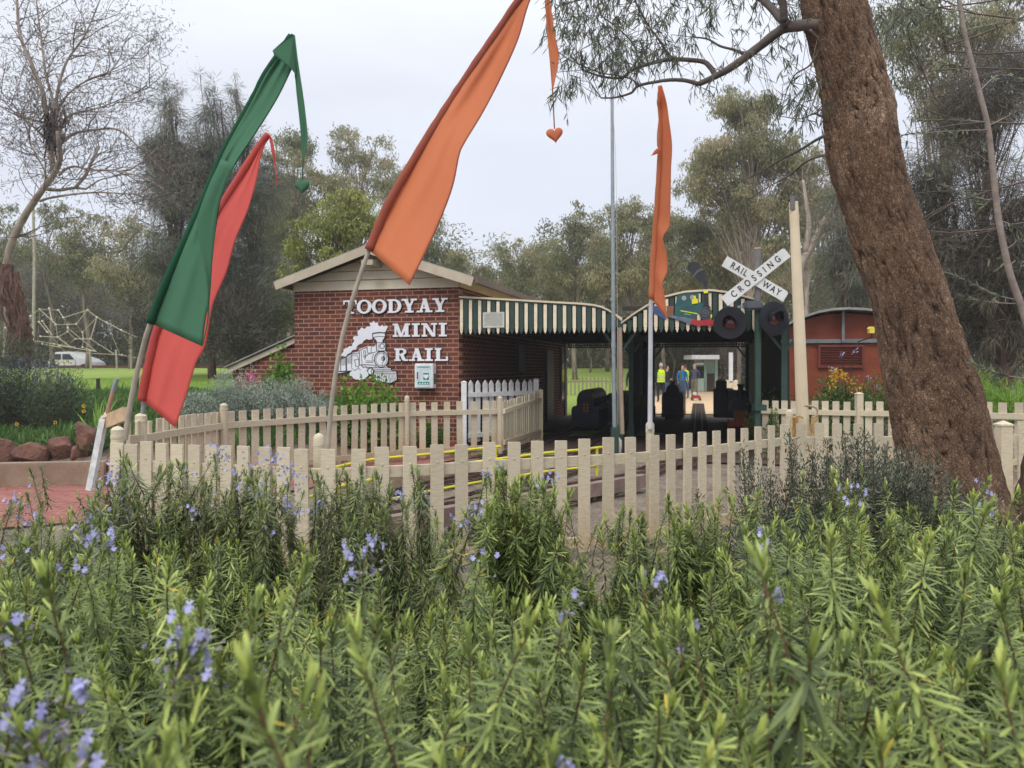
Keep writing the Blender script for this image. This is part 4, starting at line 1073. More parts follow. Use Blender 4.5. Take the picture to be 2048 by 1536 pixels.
cut('smoke', [c7(*p) for p in [(430, 470), (480, 400), (540, 370), (600, 385), (520, 410), (470, 450), (440, 500)]], .021, mat('smoke_grey', G(92, 100, 104), .6), .003)

# ---- red arched shed on the right
RED = mat('red_cladding', G(146, 68, 36), .65, G(120, 54, 30), 2.5, .15, 30)
SY = 17.2
def rp_(px, py, d=0): return at(px, py, SY + d)
RS = thing('arched_shed', 'rust red timber shed with curved roof and louvred window behind the fence', 'shed', (rp_(1665, 735)[0], SY, gz(8, SY)))
arc = [(1556, 658), (1580, 644), (1605, 633), (1632, 624), (1660, 619), (1690, 617.5), (1725, 619), (1760, 624), (1795, 632), (1830, 646)]
XZ = [(rp_(*p)[0], rp_(*p)[2]) for p in arc]
m = MB()
poly = [(XZ[0][0] + .12, 0), (XZ[-1][0] - .12, 0)] + [(x, z - .10) for x, z in reversed(XZ)]
poly = [(min(max(x, XZ[0][0] + .1), XZ[-1][0] - .1), z) for x, z in poly]
m.prism(poly, (0, SY + 4, 0), (1, 0, 0), (0, 0, 1), 4.0); m.build('wall', RED, RS)
m = MB()
for (a, b) in zip(XZ[:-1], XZ[1:]):
    V = [(a[0], SY - .45, a[1]), (b[0], SY - .45, b[1]), (b[0], SY + 4.2, b[1]), (a[0], SY + 4.2, a[1])]; V += [(x, y, z - .05) for x, y, z in V]
    m.add(V, [(0, 1, 2, 3), (7, 6, 5, 4), (0, 4, 5, 1), (2, 6, 7, 3)])
m.build('roof', mat('pale_tin', G(150, 150, 144), .5), RS)
STEEL = mat('grey_steel', G(128, 134, 136), .5, G(108, 114, 116), 5)
m = MB(); zb = rp_(0, 683)[2]; m.beam((rp_(1566, 0)[0], SY - .06, zb), (rp_(1815, 0)[0], SY - .06, rp_(0, 681)[2]), .06, .085); m.beam((rp_(1684, 0)[0], SY - .13, zb - .02), (rp_(1684, 0)[0], SY - .13, rp_(0, 622)[2]), .06, .085, up=(0, 1, 0))
m.box((rp_(1566, 0)[0], SY - .1, zb), (.09, .09, .26)); m.build('brace', STEEL, RS)
m = MB(); x0, _, zt = rp_(1638, 692); x1, _, zbo = rp_(1725, 733)
m.box(((x0 + x1) / 2, SY - .02, (zt + zbo) / 2), (x1 - x0, .05, zt - zbo), m=0)
for i in range(8): z = zbo + .03 + i * (zt - zbo - .06) / 7; m.beam((x0 + .04, SY - .06, z), (x1 - .04, SY - .06, z), .012, .045, m=1, up=(0, -.6, 1))
for (a, b) in (((x0, zt), (x1, zt)), ((x0, zbo), (x1, zbo))): m.beam((a[0] - .03, SY - .065, a[1]), (b[0] + .03, SY - .065, b[1]), .04, .05, m=1)
for x in (x0, x1): m.beam((x, SY - .062, zbo + .02), (x, SY - .062, zt - .02), .05, .04, m=1, up=(0, 1, 0))
m.build('louvred_window', [mat('dark_red_shade', G(70, 34, 26), .7), mat('brown_louvre', G(118, 54, 42), .6)], RS)
# dark side bay left of the shed
m = MB(); m.prism([(rp_(1548, 0)[0], 0), (rp_(1572, 0)[0], 0), (rp_(1572, 0)[0], 2.25), (rp_(1548, 0)[0], 2.35)], (0, SY + 2, 0), (1, 0, 0), (0, 0, 1), 1.6, m=0)
m.build('side_bay', mat('deep_red_boards', G(88, 40, 32), .8, G(60, 30, 26), 3), RS)

for ch in RS.children:      # the shed stands square to the platforms
    for v in ch.data.vertices: v.co.x += .26 * (v.co.y - SY)
# ---- rolling stock in the dark sheds
NAVY = mat('navy_paint', G(24, 36, 84), .4, G(18, 28, 66), 6); BLK = mat('black_metal', G(26, 26, 28), .45, G(20, 20, 22), 5)
def loco_front(name, label, px, Y, w, hlow, htop, bodym, capm, L_=2.2, zb=.14, stickers=True, cat='railcar'):
    x = at(px, 0, Y)[0]; t = thing(name, label, cat, (x, Y, 0), ROT)
    m = MB(); r = w / 2
    prof = [(-r, 0), (r, 0), (r, hlow * .85), (r * .9, hlow), (r * .62, hlow * 1.04)] + [(math.cos(a) * r * .6, hlow + (htop - hlow) * (.35 + .65 * math.sin(a))) for a in [R(x_) for x_ in (10, 35, 60, 90, 120, 145, 170)]] + [(-r * .62, hlow * 1.04), (-r * .9, hlow), (-r, hlow * .85)]
    m.prism([(a, zb + b) for a, b in prof], (0, L_, 0), (1, 0, 0), (0, 0, 1), L_); m.build('body', bodym, t, world=False, bevel=.01)
    m = MB(); m.prism([(math.cos(a) * r * .6, zb + hlow + (htop - hlow) * (.32 + .66 * math.sin(a))) for a in [R(x_) for x_ in (0, 20, 40, 60, 90, 120, 140, 160, 180)]], (0, .0, 0), (1, 0, 0), (0, 0, 1), .03); m.build('hood', capm, t, world=False)
    m = MB(); m.box((0, -.03, zb + .07), (w * 1.02, .07, .13)); m.box((0, L_ * .5, zb - .02), (w * .7, L_ * .8, .06)); m.build('buffer', capm, t, world=False)
    m = MB()
    for s in (-1, 1):
        for y in (.4, L_ - .4): m.tube([(s * r * .62, y, .12), (s * r * .62 + .04 * s, y, .12)], .11, 12)
    m.build('wheel', BLK, t, world=False)
    return t
RC = loco_front('railcar', 'small navy blue railcar with a rounded black hood under the striped canopy', 1170, 19.0, .68, .50, .92, NAVY, BLK, 2.4)
m = MB(); m.box((.03, -.055, .62), (.17, .02, .26), m=0)
for i, c in enumerate((0, 1)):
    for k in range(3): m.box((.03 - .04 + c * .08, -.068, .54 + k * .075), (.035, .006, .045), m=1)
m.build('number_plate', [mat('maroon_plate', G(120, 40, 34), .5), mat('gold_print', G(206, 160, 84), .5)], RC, world=False)
CG = thing('carriage', 'long black ride-on carriage coupled behind the navy railcar', 'carriage', at(1222, 862, 20.5), ROT)
CG.location.z = 0
m = MB(); m.box((0.12, 1.6, .42), (.6, 3.4, .5)); m.build('body', BLK, CG, world=False, bevel=.03)
m = MB()
for k in range(4): m.box((.12, .3 + k * .85, .78), (.5, .42, .26))
m.build('seat', mat('black_vinyl', G(36, 34, 34), .4), CG, world=False, bevel=.04)
C3 = loco_front('wagon', 'black boxy wagon with square rear panel silhouetted inside the arched shed', 1345, 22.5, .62, .72, .98, BLK, BLK, 1.6, cat='wagon')
m = MB(); m.box((0, -.05, .52), (.36, .02, .42)); m.build('rear_panel', mat('charcoal_panel', G(48, 46, 44), .5), C3, world=False)
m = MB(); m.tube([(0, .1, 1.1), (0, .1, 1.2)], [.05, .08], 8); m.build('whistle', BLK, C3, world=False)
LO = thing('steam_locomotive', 'black miniature steam locomotive with red buffer beam inside the arched shed', 'locomotive', (at(1482, 0, 18.3)[0], 18.3, 0), ROT)
m = MB(); m.tube([(0, .15, .62), (0, 1.7, .62)], .26, 20); m.tube([(0, .13, .62), (0, .15, .62)], [.2, .26], 20); m.build('boiler', BLK, LO, world=False)
m = MB(); m.tube([(0, .35, .84), (0, .35, 1.12), (0, .35, 1.2)], [.07, .06, .09], 12); m.tube([(0, .9, .84), (0, .9, 1.0), (0, .9, 1.04)], [.1, .09, .02], 12); m.build('chimney', BLK, LO, world=False)
m = MB(); m.box((-.02, 2.0, .70), (.5, .6, .62)); m.build('cab', BLK, LO, world=False, bevel=.02)
m = MB(); m.box((0, 0, .26), (.62, .08, .12)); m.build('buffer_beam', mat('bright_red', G(206, 48, 36), .5), LO, world=False)
m = MB(); m.box((-.02, .02, .45), (.3, .07, .26)); m.build('lamp_box', mat('rusty_orange', G(170, 92, 40), .6), LO, world=False)
m = MB()
for s in (-1, 1):
    for y in (.4, .9, 1.5): m.tube([(s * .25, y, .15), (s * .29, y, .15)], .14, 14)
m.build('wheel', mat('red_wheel', G(120, 30, 28), .5), LO, world=False)
TD = thing('tender', 'black coal tender standing left of the miniature steam locomotive', 'wagon', (at(1447, 0, 21.5)[0], 21.5, 0), ROT)
m = MB(); m.box((0, .6, .6), (.55, 1.2, .8)); m.build('body', BLK, TD, world=False, bevel=.02)
m = MB(); m.box((-.06, .5, 1.1), (.3, .7, .28)); m.build('coal_bunker', BLK, TD, world=False, bevel=.03)
# little red and white trolley on the sunny path beyond
TO = thing('toy_trolley', 'tiny red and white trolley on the sandy path beyond the shed', 'trolley', (at(1392, 0, 37)[0], 37, 0))
x = at(1392, 0, 37)[0]
m = MB(); m.box((x, 37, .2), (.32, .5, .14)); m.build('body', TR, TO, bevel=.02)
m = MB(); m.box((x - .04, 37.1, .34), (.16, .2, .14)); m.build('seat', WHITE, TO, bevel=.02)
m = MB()
for s in (-1, 1):
    for y in (36.85, 37.15): m.tube([(x + s * .17, y, .085), (x + s * .2, y, .085)], .08, 10)
m.build('wheel', BLK, TO)
# ticket booth far beyond
BY = 50.0
TB = thing('ticket_booth', 'pale green ticket booth with flat white roof beyond the far end of the shed', 'booth', (at(1412, 0, BY)[0], BY, 0))
PGR = mat('pale_green_wall', G(140, 164, 150), .7, G(124, 148, 136), 4)
def bx2(m, px0, py0, px1, py1, Y, d, mi=0):
    a, b = at(px0, py1, Y), at(px1, py0, Y); m.box(((a[0] + b[0]) / 2, Y + d / 2, (a[2] + b[2]) / 2), (b[0] - a[0], d, b[2] - a[2]), m=mi)
m = MB(); bx2(m, 1384, 710, 1439, 718.5, BY - .6, 2.4); m.build('roof', WHITE, TB)
m = MB(); bx2(m, 1389, 719, 1393, 783, BY, .1); bx2(m, 1408.5, 719, 1413.5, 783, BY, .1); bx2(m, 1430, 719, 1435.5, 783, BY, .1); bx2(m, 1389, 719, 1435, 732, BY + .12, .1); bx2(m, 1389, 719, 1435, 783, BY + 1.5, .06)
m.build('frame', PGR, TB)
m = MB(); bx2(m, 1394, 757, 1408, 783, BY - .15, .3); m.build('counter', mat('pale_counter', G(168, 188, 176), .6), TB)
m = MB(); bx2(m, 1392, 726, 1408, 729.5, BY - .05, .05); m.build('sign_board', WHITE, TB)
m = MB(); bx2(m, 1393, 733, 1408, 757, BY + .5, .05, 0); bx2(m, 1414, 747, 1430, 783, BY + .6, .3, 1); m.build('interior_shelf', [DARK, mat('brown_cupboard', G(86, 66, 54), .7)], TB)
SP = thing('signal_post', 'white signal post with wide skirt standing beyond the arched shed', 'post', (at(1463, 0, 30)[0], 30, 0))
m = MB(); bx2(m, 1459, 705, 1466, 765, 30, .12); m.build('mast', WHITE, SP)
m = MB(); a = at(0, 776, 30)[2]; c = at(0, 760, 30)[2]; x0, x1 = at(1454, 0, 30)[0], at(1475.5, 0, 30)[0]
m.prism([(x0, a), (x1, 0.0), (x1, c), (x1 - .1, c - .05), (x0 + .1, c - .05), (x0, c)], (0, 30.3, 0), (1, 0, 0), (0, 0, 1), .3); m.build('skirt', mat('cream_box', G(232, 220, 190), .6), SP)

# ---- people
SKIN = mat('skin', G(206, 152, 128), .6, G(190, 136, 114), 10)
def person(label, px, Y, h, face, shirt, trousers, hair, arms='down', vest=None, jacket=None, zg=0.0):
    x = at(px, 0, Y)[0]; t = thing('person', label, 'person', (x, Y, zg), face)
    s = h / 1.75
    J = {'pelvis': (0, 0, .95), 'waist': (0, 0, 1.08), 'chest': (0, .01, 1.30), 'neck': (0, 0, 1.47), 'head0': (0, -.01, 1.56), 'head1': (0, -.015, 1.66), 'head2': (0, -.005, 1.72)}
    E = [('pelvis', 'waist'), ('waist', 'chest'), ('chest', 'neck'), ('neck', 'head0'), ('head0', 'head1'), ('head1', 'head2')]
    rad = {'pelvis': (.15, .11), 'waist': (.14, .10), 'chest': (.165, .115), 'neck': (.055, .055), 'head0': (.07, .078), 'head1': (.078, .092), 'head2': (.05, .06)}
    for sd_, q in ((-1, 'l'), (1, 'r')):
        f = .05 * sd_
        J['sh' + q] = (.19 * sd_, .01, 1.40); rad['sh' + q] = (.06, .06)
        if arms == 'down': el, wr, ha = (.25 * sd_, .03, 1.12), (.25 * sd_, -.05, .89), (.245 * sd_, -.08, .80)
        elif arms == 'front': el, wr, ha = (.26 * sd_, .03, 1.14), (.12 * sd_, -.20, 1.05), (.05 * sd_, -.24, 1.07)
        else: el, wr, ha = (.27 * sd_, .10, 1.13), (.12 * sd_, .16, .98), (.04 * sd_, .17, .94)
        J['el' + q], J['wr' + q], J['ha' + q] = el, wr, ha; rad['el' + q] = (.043, .043); rad['wr' + q] = (.03, .03); rad['ha' + q] = (.038, .025)
        J['hip' + q] = (.10 * sd_, 0, .88); J['kn' + q] = (.115 * sd_, -.02 - f, .49); J['an' + q] = (.12 * sd_, .02 - f * .5, .09); J['to' + q] = (.14 * sd_, -.12 - f * .5, .04)
        rad['hip' + q] = (.095, .10); rad['kn' + q] = (.06, .065); rad['an' + q] = (.042, .045); rad['to' + q] = (.045, .03)
        E += [('chest', 'sh' + q), ('sh' + q, 'el' + q), ('el' + q, 'wr' + q), ('wr' + q, 'ha' + q), ('pelvis', 'hip' + q), ('hip' + q, 'kn' + q), ('kn' + q, 'an' + q), ('an' + q, 'to' + q)]
    names = list(J); me = bpy.data.meshes.new('body')
    me.from_pydata([tuple(c * s for c in J[n]) for n in names], [(names.index(a), names.index(b)) for a, b in E], [])
    o = bpy.data.objects.new('body', me); COL.objects.link(o)
    sk = o.modifiers.new('s', 'SKIN'); sk.use_smooth_shade = True
    for i, n in enumerate(names): me.skin_vertices[0].data[i].radius = (rad[n][0] * s, rad[n][1] * s); me.skin_vertices[0].data[i].use_root = (n == 'pelvis')
    su = o.modifiers.new('u', 'SUBSURF'); su.levels = 1; su.render_levels = 1
    dg = bpy.context.evaluated_depsgraph_get(); nm = bpy.data.meshes.new_from_object(o.evaluated_get(dg)); bpy.data.objects.remove(o); nm.name = 'body'
    nm.materials.clear()
    for mm_ in (SKIN, shirt, trousers, BLK): nm.materials.append(mm_)
    for p in nm.polygons:
        c = p.center / s; hx = abs(c.x)
        if c.z > 1.475: k = 0
        elif c.z < .11: k = 3
        elif c.z < .97 and not (hx > .2): k = 2
        else:
            k = 1
            for q in 'lr':
                w = Vector(J['ha' + q]); 
                if (c - w).length < .085: k = 0
        p.material_index = k; p.use_smooth = True
    b = bpy.data.objects.new('body', nm); COL.objects.link(b); b.parent = t
    m = MB(); z = 1.665 * s
    rings = [(0, .010, 1.60, .082, .095), (0, .012, 1.66, .088, .102), (0, .01, 1.71, .078, .09), (0, .005, 1.755, .045, .05), (0, .0, 1.768, .005, .005)]
    V = []; n = 12
    for (cx_, cy_, cz_, rx, ry) in rings:
        for j in range(n):
            a = 6.283 * j / n; yy = math.sin(a) * ry
            if cz_ < 1.70 and yy < -.03: yy = -.03
            V.append(((cx_ + math.cos(a) * rx) * s, (cy_ + yy) * s, cz_ * s))
    m.add(V, [(i * n + j, i * n + (j + 1) % n, (i + 1) * n + (j + 1) % n, (i + 1) * n + j) for i in range(len(rings) - 1) for j in range(n)])
    m.build('hair', hair, t, world=False, smooth=True)
    if vest or jacket:
        mt = vest or jacket; m = MB(); n = 16; V = []
        rr = [(.90, .185, .135), (1.0, .18, .13), (1.15, .18, .13), (1.30, .20, .14), (1.40, .19, .125), (1.46, .10, .085)]
        a0, a1 = (0, 6.283) if vest else (R(-60), R(240))
        for cz_, rx, ry in rr:
            for j in range(n + 1):
                a = a0 + (a1 - a0) * j / n; V.append((math.cos(a) * rx * s, math.sin(a) * ry * s, cz_ * s))
        m.add(V, [(i * (n + 1) + j, i * (n + 1) + j + 1, (i + 1) * (n + 1) + j + 1, (i + 1) * (n + 1) + j) for i in range(len(rr) - 1) for j in range(n)])
        m.build('vest' if vest else 'jacket', mt, t, world=False, smooth=True)
        if vest:
            m = MB()
            for z0_ in (1.0, 1.14):
                V = []
                for zz in (z0_, z0_ + .05):
                    for j in range(n): a = 6.283 * j / n; V.append((math.cos(a) * .192 * s, math.sin(a) * .142 * s, zz * s))
                m.add(V, [(j, (j + 1) % n, n + (j + 1) % n, n + j) for j in range(n)])
            m.build('reflective_band', mat('reflective', G(212, 214, 200), .4), t, world=False)
    return t
CL = lambda nm_, c: mat(nm_, c, .85, tuple(k * .8 for k in c), 8)
HV = CL('hivis', G(206, 240, 30)); NV = CL('navy_cloth', G(40, 44, 62)); JE = CL('denim', G(64, 86, 124)); BKC = CL('black_cloth', G(32, 32, 36)); BLU = CL('blue_shirt', G(24, 120, 196)); GRY = CL('grey_jacket', G(72, 82, 104)); KH = CL('khaki', G(126, 116, 96))
HB = CL('brown_hair', G(78, 62, 52)); HG = CL('grey_hair', G(178, 170, 164)); OLV = CL('olive_jacket', G(84, 98, 70))
person('person seen from behind in bright yellow vest and dark trousers under the canopy', 1322, 35.5, 1.80, R(185), BKC, BKC, HG, 'down', vest=HV)
person('person in dark jacket and blue jeans just right of the yellow vest', 1334, 37.5, 1.70, R(60), NV, JE, HB, 'front')
person('person in bright blue shirt with open jacket and jeans', 1365, 39, 1.74, R(5), BLU, JE, HB, 'down', jacket=OLV)
person('person half hidden behind the blue shirt, in yellow vest', 1371, 40.2, 1.76, R(190), BKC, JE, HB, 'down', vest=HV)
person('person in grey jacket and khaki trousers near the ticket booth, hands behind back', 1389, 41, 1.78, R(-20), GRY, KH, HG, 'behind')
person('person in yellow vest between the two canopies in shadow', 1267, 30, 1.78, R(170), BKC, BKC, HG, 'down', vest=HV)
# ------------------------------------------------------------------ crossing signal
GALV = mat('galvanised_steel', G(158, 166, 170), .45, G(136, 146, 150), 8, metal=.5)
GP = mat('grey_paint', G(120, 116, 114), .6, G(100, 98, 96), 6)
SGY = 13.15
def sg(px, py, d=0.0): return Vector(at(px, py, SGY + d))
SIG = thing('crossing_signal', 'railway crossing signal with white crossed boards and two dark round lamps on green post', 'signal', (sg(1515, 0).x, SGY, 0))
m = MB(); x = sg(1515.5, 0).x; zt = sg(0, 498).z; zm = sg(0, 617).z
m.tube([(x, SGY, 0), (x, SGY, zm)], .055, 16, m=0); m.tube([(x, SGY, zm), (x, SGY, zt - .02), (x, SGY, zt)], [.056, .056, .054], 16, m=1); m.tube([(x, SGY, zt), (x, SGY, zt + .02)], [.06, .058], 16, m=2)
zc = sg(0, 815).z; m.box((x + .02, SGY - .02, zc), (.2, .17, .1), m=0)
o = m.build('post', [GREEN, GP, mat('tan_cap', G(190, 168, 146), .6)], SIG); shade_auto(o)
SWH = mat('sign_face_white', G(222, 224, 222), .4, G(206, 208, 206), 3)
def text_mesh(s, size, mt, parent, pos, ux, uz, name='lettering', ext=.002, sx=1.0, spacing=1.0):
    cu = bpy.data.curves.new('t', 'FONT'); cu.body = s; cu.size = size; cu.align_x = 'CENTER'; cu.align_y = 'CENTER'; cu.extrude = ext; cu.space_character = spacing; cu.offset = .0016 * size / .1
    o = bpy.data.objects.new('t', cu); COL.objects.link(o)
    dg = bpy.context.evaluated_depsgraph_get(); dg.update(); me = bpy.data.meshes.new_from_object(o.evaluated_get(dg)); bpy.data.objects.remove(o)
    ux = Vector(ux).normalized(); uz = Vector(uz).normalized(); w = ux.cross(uz)
    for v in me.vertices:
        c = v.co.copy(); v.co = Vector(pos) + ux * c.x * sx + uz * c.y + w * c.z
    me.name = name; me.materials.clear(); me.materials.append(mt)
    return link(name, me, mt, parent)
for nm_, (p0, p1), d, txt in (('crossing_board', ((1449, 522), (1572, 594)), .0, 'RAIL  WAY'), ('crossing_board', ((1449, 603.5), (1574.5, 504)), -.03, 'CROSSING')):
    a, b = sg(*p0, -.09 + d), sg(*p1, -.09 + d); ux = (b - a).normalized(); uz = Vector((-ux.z, 0, ux.x)); L_ = (b - a).length; hw = 11.2 * SGY / F
    m = MB(); q = [(0, -hw), (L_, -hw), (L_ + .0, hw * .7), (L_ - .03, hw), (.0, hw)]
    m.prism(q, a + Vector((0, .012, 0)), tuple(ux), tuple(uz), .014); bo = m.build(nm_, SWH, SIG)
    if txt == 'CROSSING': text_mesh(txt, .155, SIGNK, bo, (a + b) / 2 + Vector((0, -.004, 0)), ux, uz, sx=.8, spacing=2.0)
    else:
        text_mesh('RAIL', .155, SIGNK, bo, a + ux * L_ * .235 + Vector((0, -.004, 0)), ux, uz, sx=.8, spacing=1.35)
        text_mesh('WAY', .155, SIGNK, bo, a + ux * L_ * .765 + Vector((0, -.004, 0)), ux, uz, sx=.8, spacing=1.4)
DKG = mat('charcoal_lamp', G(34, 36, 42), .7, G(27, 28, 33), 6, spec=.25)
LENS = mat('red_lens', G(92, 18, 30), .15, G(70, 12, 22), 4, spec=.8)
m = MB(); c = sg(1505, 611, -.05); m.box(c, (.30, .2, .15)); m.build('junction_box', mat('box_grey', G(84, 86, 96), .5), SIG, bevel=.03)
m = MB(); m.beam(sg(1475, 613.5, -.02), sg(1540, 613, -.02), .035, .035); m.build('crossarm', GALV, SIG)
for px, py, rx, rz, tw in ((1460.5, 646, 28.5, 32.5, R(-24)), (1547.5, 637.5, 30.5, 34.5, R(20))):
    c = sg(px, py, -.12); r = rz * SGY / F
    lt = MB()
    # disc with slight dish, facing the camera side, turned a little
    rings = [(.0, .10), (r * .985, .012), (r, .0), (r, -.012), (r * .97, -.018), (r * .40, -.004), (r * .38, .03)]
    V = []; n = 40; ca, sa = math.cos(tw), math.sin(tw)
    def T3(a, b, c_): return Vector((a * ca - b * sa, a * sa + b * ca, c_))
    rings = rings[1:]
    for rr, yy in rings:
        for j in range(n): a = 6.283185 * j / n; V.append(c + T3(math.cos(a) * rr, yy, math.sin(a) * rr))
    Fq = [(i * n + j, (i + 1) * n + j, (i + 1) * n + (j + 1) % n, i * n + (j + 1) % n) for i in range(len(rings) - 1) for j in range(n)] + [tuple(range(n))]
    lt.add(V, Fq); disc = lt.build('signal_lamp', DKG, SIG); shade_auto(disc)
    lm = MB(); V = []; lr = r * .38
    for rr, yy in ((lr, -.004), (lr * .8, -.012), (lr * .4, -.02), (.002, -.023)):
        for j in range(n): a = 6.283185 * j / n; V.append(c + T3(math.cos(a) * rr, yy, math.sin(a) * rr))
    lm.add(V, [(i * n + j, (i + 1) * n + j, (i + 1) * n + (j + 1) % n, i * n + (j + 1) % n) for i in range(3) for j in range(n)]); lm.build('lens', LENS, disc, smooth=True)
    vm = MB(); V = []; nn = 20      # half-round hood over the lens
    for k in range(nn + 1):
        a = math.pi * (-.12 + 1.24 * k / nn)
        for rr, yy in ((lr * 1.1, -.01), (lr * 1.1, -.22 + .10 * abs(math.cos(a))), (lr * 1.06, -.22 + .10 * abs(math.cos(a))), (lr * 1.06, -.01)):
            V.append(c + T3(math.cos(a) * rr, yy, math.sin(a) * rr))
    vm.add(V, [(k * 4 + j, k * 4 + (j + 1) % 4, (k + 1) * 4 + (j + 1) % 4, (k + 1) * 4 + j) for k in range(nn) for j in range(4)]); vm.build('hood', DKG, disc)

# ------------------------------------------------------------------ poles
t = thing('metal_flagpole', 'tall thin grey steel flagpole with halyard rising beside the striped canopy', 'pole', (at(1226, 0, 13.75)[0], 13.75, 0))
FY = 13.75; m = MB(); b = Vector(at(1229.5, 735 + 1.6 * F / FY, FY)); s1 = Vector(at(1227, 690, FY)); s2 = Vector(at(1224, 167, FY))
m.tube([b + Vector((0, 0, .3)), s1, s2], [.042, .038, .028], 12); m.tube([s1 - Vector((0, 0, .05)), s1 + Vector((0, 0, .05))], .046, 12); m.tube([Vector(at(1225.5, 596, FY)), Vector(at(1225.5, 602, FY))], .045, 12)
o = m.build('pole', GALV, t); shade_auto(o)
m = MB(); m.tube([s2, s2 + Vector((0, 0, .02))], .036, 10); m.tube([Vector(at(1224, 195, FY - .05)), Vector(at(1231, 300, FY - .06)), Vector(at(1233, 400, FY - .06)), Vector(at(1235, 700, FY - .06)), Vector(at(1236, 850, FY - .06))], .004, 5); m.build('halyard', mat('pale_rope', G(190, 186, 176), .8), t)
m = MB(); m.box((b.x, FY, .27), (.13, .13, .54)); m.build('base_post', GREEN, t)
t = thing('downpipe', 'cream downpipe with rounded white end between the two canopies', 'pipe', (at(1243, 0, 13.95)[0], 13.95, 0))
m = MB(); m.tube([at(1239.5, 655, 13.95), at(1241, 760, 13.95), at(1244.5, 868, 13.95)], .042, 14); shade_auto(m.build('pipe', mat('tan_pipe', G(178, 156, 136), .5), t))
m = MB(); m.tube([at(1237.5, 905, 13.8), at(1237.5, 890, 13.8), at(1237.5, 882, 13.8), at(1237.5, 876.5, 13.8), at(1237.5, 874.5, 13.8)], [.045, .058, .055, .03, .005], 14); shade_auto(m.build('end_cap', mat('white_plastic', G(226, 212, 198), .5), t))
t = thing('cream_post', 'tall cream wooden post with hook and hanging rope in front of the red shed', 'post', (at(1602, 0, 8.9)[0], 8.9, 0))
PY = 8.9; m = MB(); pts = [at(1616, 1010, PY), at(1605, 830, PY), at(1598, 640, PY), at(1587, 404, PY)]
m.tube([(pts[0][0], PY, 0)] + pts, [.078, .075, .07, .062, .05], 20); o = m.build('post', mat('cream_post_paint', G(226, 212, 184), .55, G(214, 198, 168), 2), t); shade_auto(o)
m = MB(); m.tube([at(1596, 407, PY), at(1596, 402, PY)], [.01, .01], 6); m.box(at(1585, 405, PY - .045), (.05, .03, .16)); m.build('bracket', GP, t)
m = MB(); hk = [at(1607, 812, PY - .06), at(1620, 812, PY - .06), at(1630, 815, PY - .06), at(1635, 822, PY - .06), at(1632, 832, PY - .06), at(1624, 834, PY - .06)]
m.tube([tuple(p) for p in smooth_path(hk, 4)], .012, 8, m=0); m.build('hook', mat('tan_hook', G(176, 152, 124), .6), t)
RP = thing('rope', 'frayed golden rope hanging from the hook on the cream post', 'rope', at(1620, 840, PY - .1))
m = MB(); rg = random.Random(4)
for i in range(46):
    if i < 24: x0 = 1590 + rg.gauss(0, 5); y0, y1 = 834 + rg.uniform(-3, 6), 870 + rg.uniform(0, 30)
    else: x0 = 1628 + rg.gauss(0, 2.6); y0, y1 = 834, 868 + rg.uniform(0, 24)
    d = PY - .11 + rg.gauss(0, .02); pts = [at(x0 + rg.gauss(0, 1.2), y0 + (y1 - y0) * k / 5, d) for k in range(6)]; m.tube(pts, .0045, 4)
m.tube([at(1586 + i * 2, 836 - 4 * math.sin(i / 10 * 3.14), PY - .12) for i in range(11)], .012, 6); m.build('strand', mat('straw_rope', G(206, 172, 112), .9, G(170, 136, 84), 20), RP)
# short cap post behind the fence near the rope
t = thing('bollard', 'short round cream post just left of the rope', 'post', (at(1579, 0, 9.4)[0], 9.4, 0))
me = post_mesh(.042, CAMH - (819 - HOR) * 9.4 / F); o = link('shaft', me, CREAM, t, world=False); shade_auto(o)
# blue standpipe behind the front fence
t = thing('standpipe', 'thin blue garden standpipe with black cap behind the front fence', 'pipe', (at(1377, 0, 7.6)[0], 7.6, 0))
m = MB(); m.tube([(at(1380, 0, 7.6)[0], 7.6, 0), at(1378, 985, 7.6), at(1375, 946, 7.6)], .018, 10); m.build('pipe', mat('blue_pvc', G(96, 136, 166), .5), t)
m = MB(); m.tube([at(1375, 948, 7.6), at(1374, 938, 7.6), at(1374, 937, 7.6), at(1374, 932, 7.6)], [.02, .024, .032, .032], 12); m.build('cap', mat('dark_cap', G(58, 52, 50), .6), t)

# ------------------------------------------------------------------ boom arm at the path gate
BA = thing('boom_arm', 'white leaning gate arm with angled board and taped pipe at the path entrance', 'gate arm', at(215, 960, 7.6))
BAY = 7.4
m = MB(); a, b = Vector(at(208, 838, BAY)), Vector(at(180, 980, BAY)); m.beam(b, a, .055, .07, up=(0, 1, 0)); m.build('arm', mat('scuffed_white', G(228, 230, 232), .6, G(190, 190, 190), 14), BA)
m = MB()
q0, q1 = Vector(at(214, 843, BAY + .02)), Vector(at(251, 828, BAY - .3)); m.beam(q0, q1, .05, .13); m.build('board', mat('raw_timber', G(204, 178, 144), .8, G(180, 148, 112), 6), BA)
m = MB(); m.tube([at(234, 757, BAY), at(226, 783, BAY)], .022, 12, m=0); m.tube([at(226, 783, BAY), at(214, 828, BAY)], .020, 12, m=1); m.tube([at(215, 826, BAY), at(213.5, 830, BAY)], .024, 10, m=2)
m.tube([at(210, 828, BAY), at(218, 832, BAY), at(205, 838, BAY)], [.03, .045, .03], 8, m=3)
o = m.build('pipe', [GALV, mat('worn_copper', G(176, 132, 108), .5, G(140, 110, 100), 12), mat('blue_tape', G(40, 60, 140), .5), mat('pale_tape', G(216, 200, 180), .7)], BA)
m = MB(); m.tube([tuple(p) for p in smooth_path([at(232, 862, BAY - .1), at(233, 842, BAY - .1), at(238, 835, BAY - .1), at(243, 845, BAY - .1), at(249, 872, BAY - .1)], 4)], .007, 6); m.build('cord', BLK, BA)

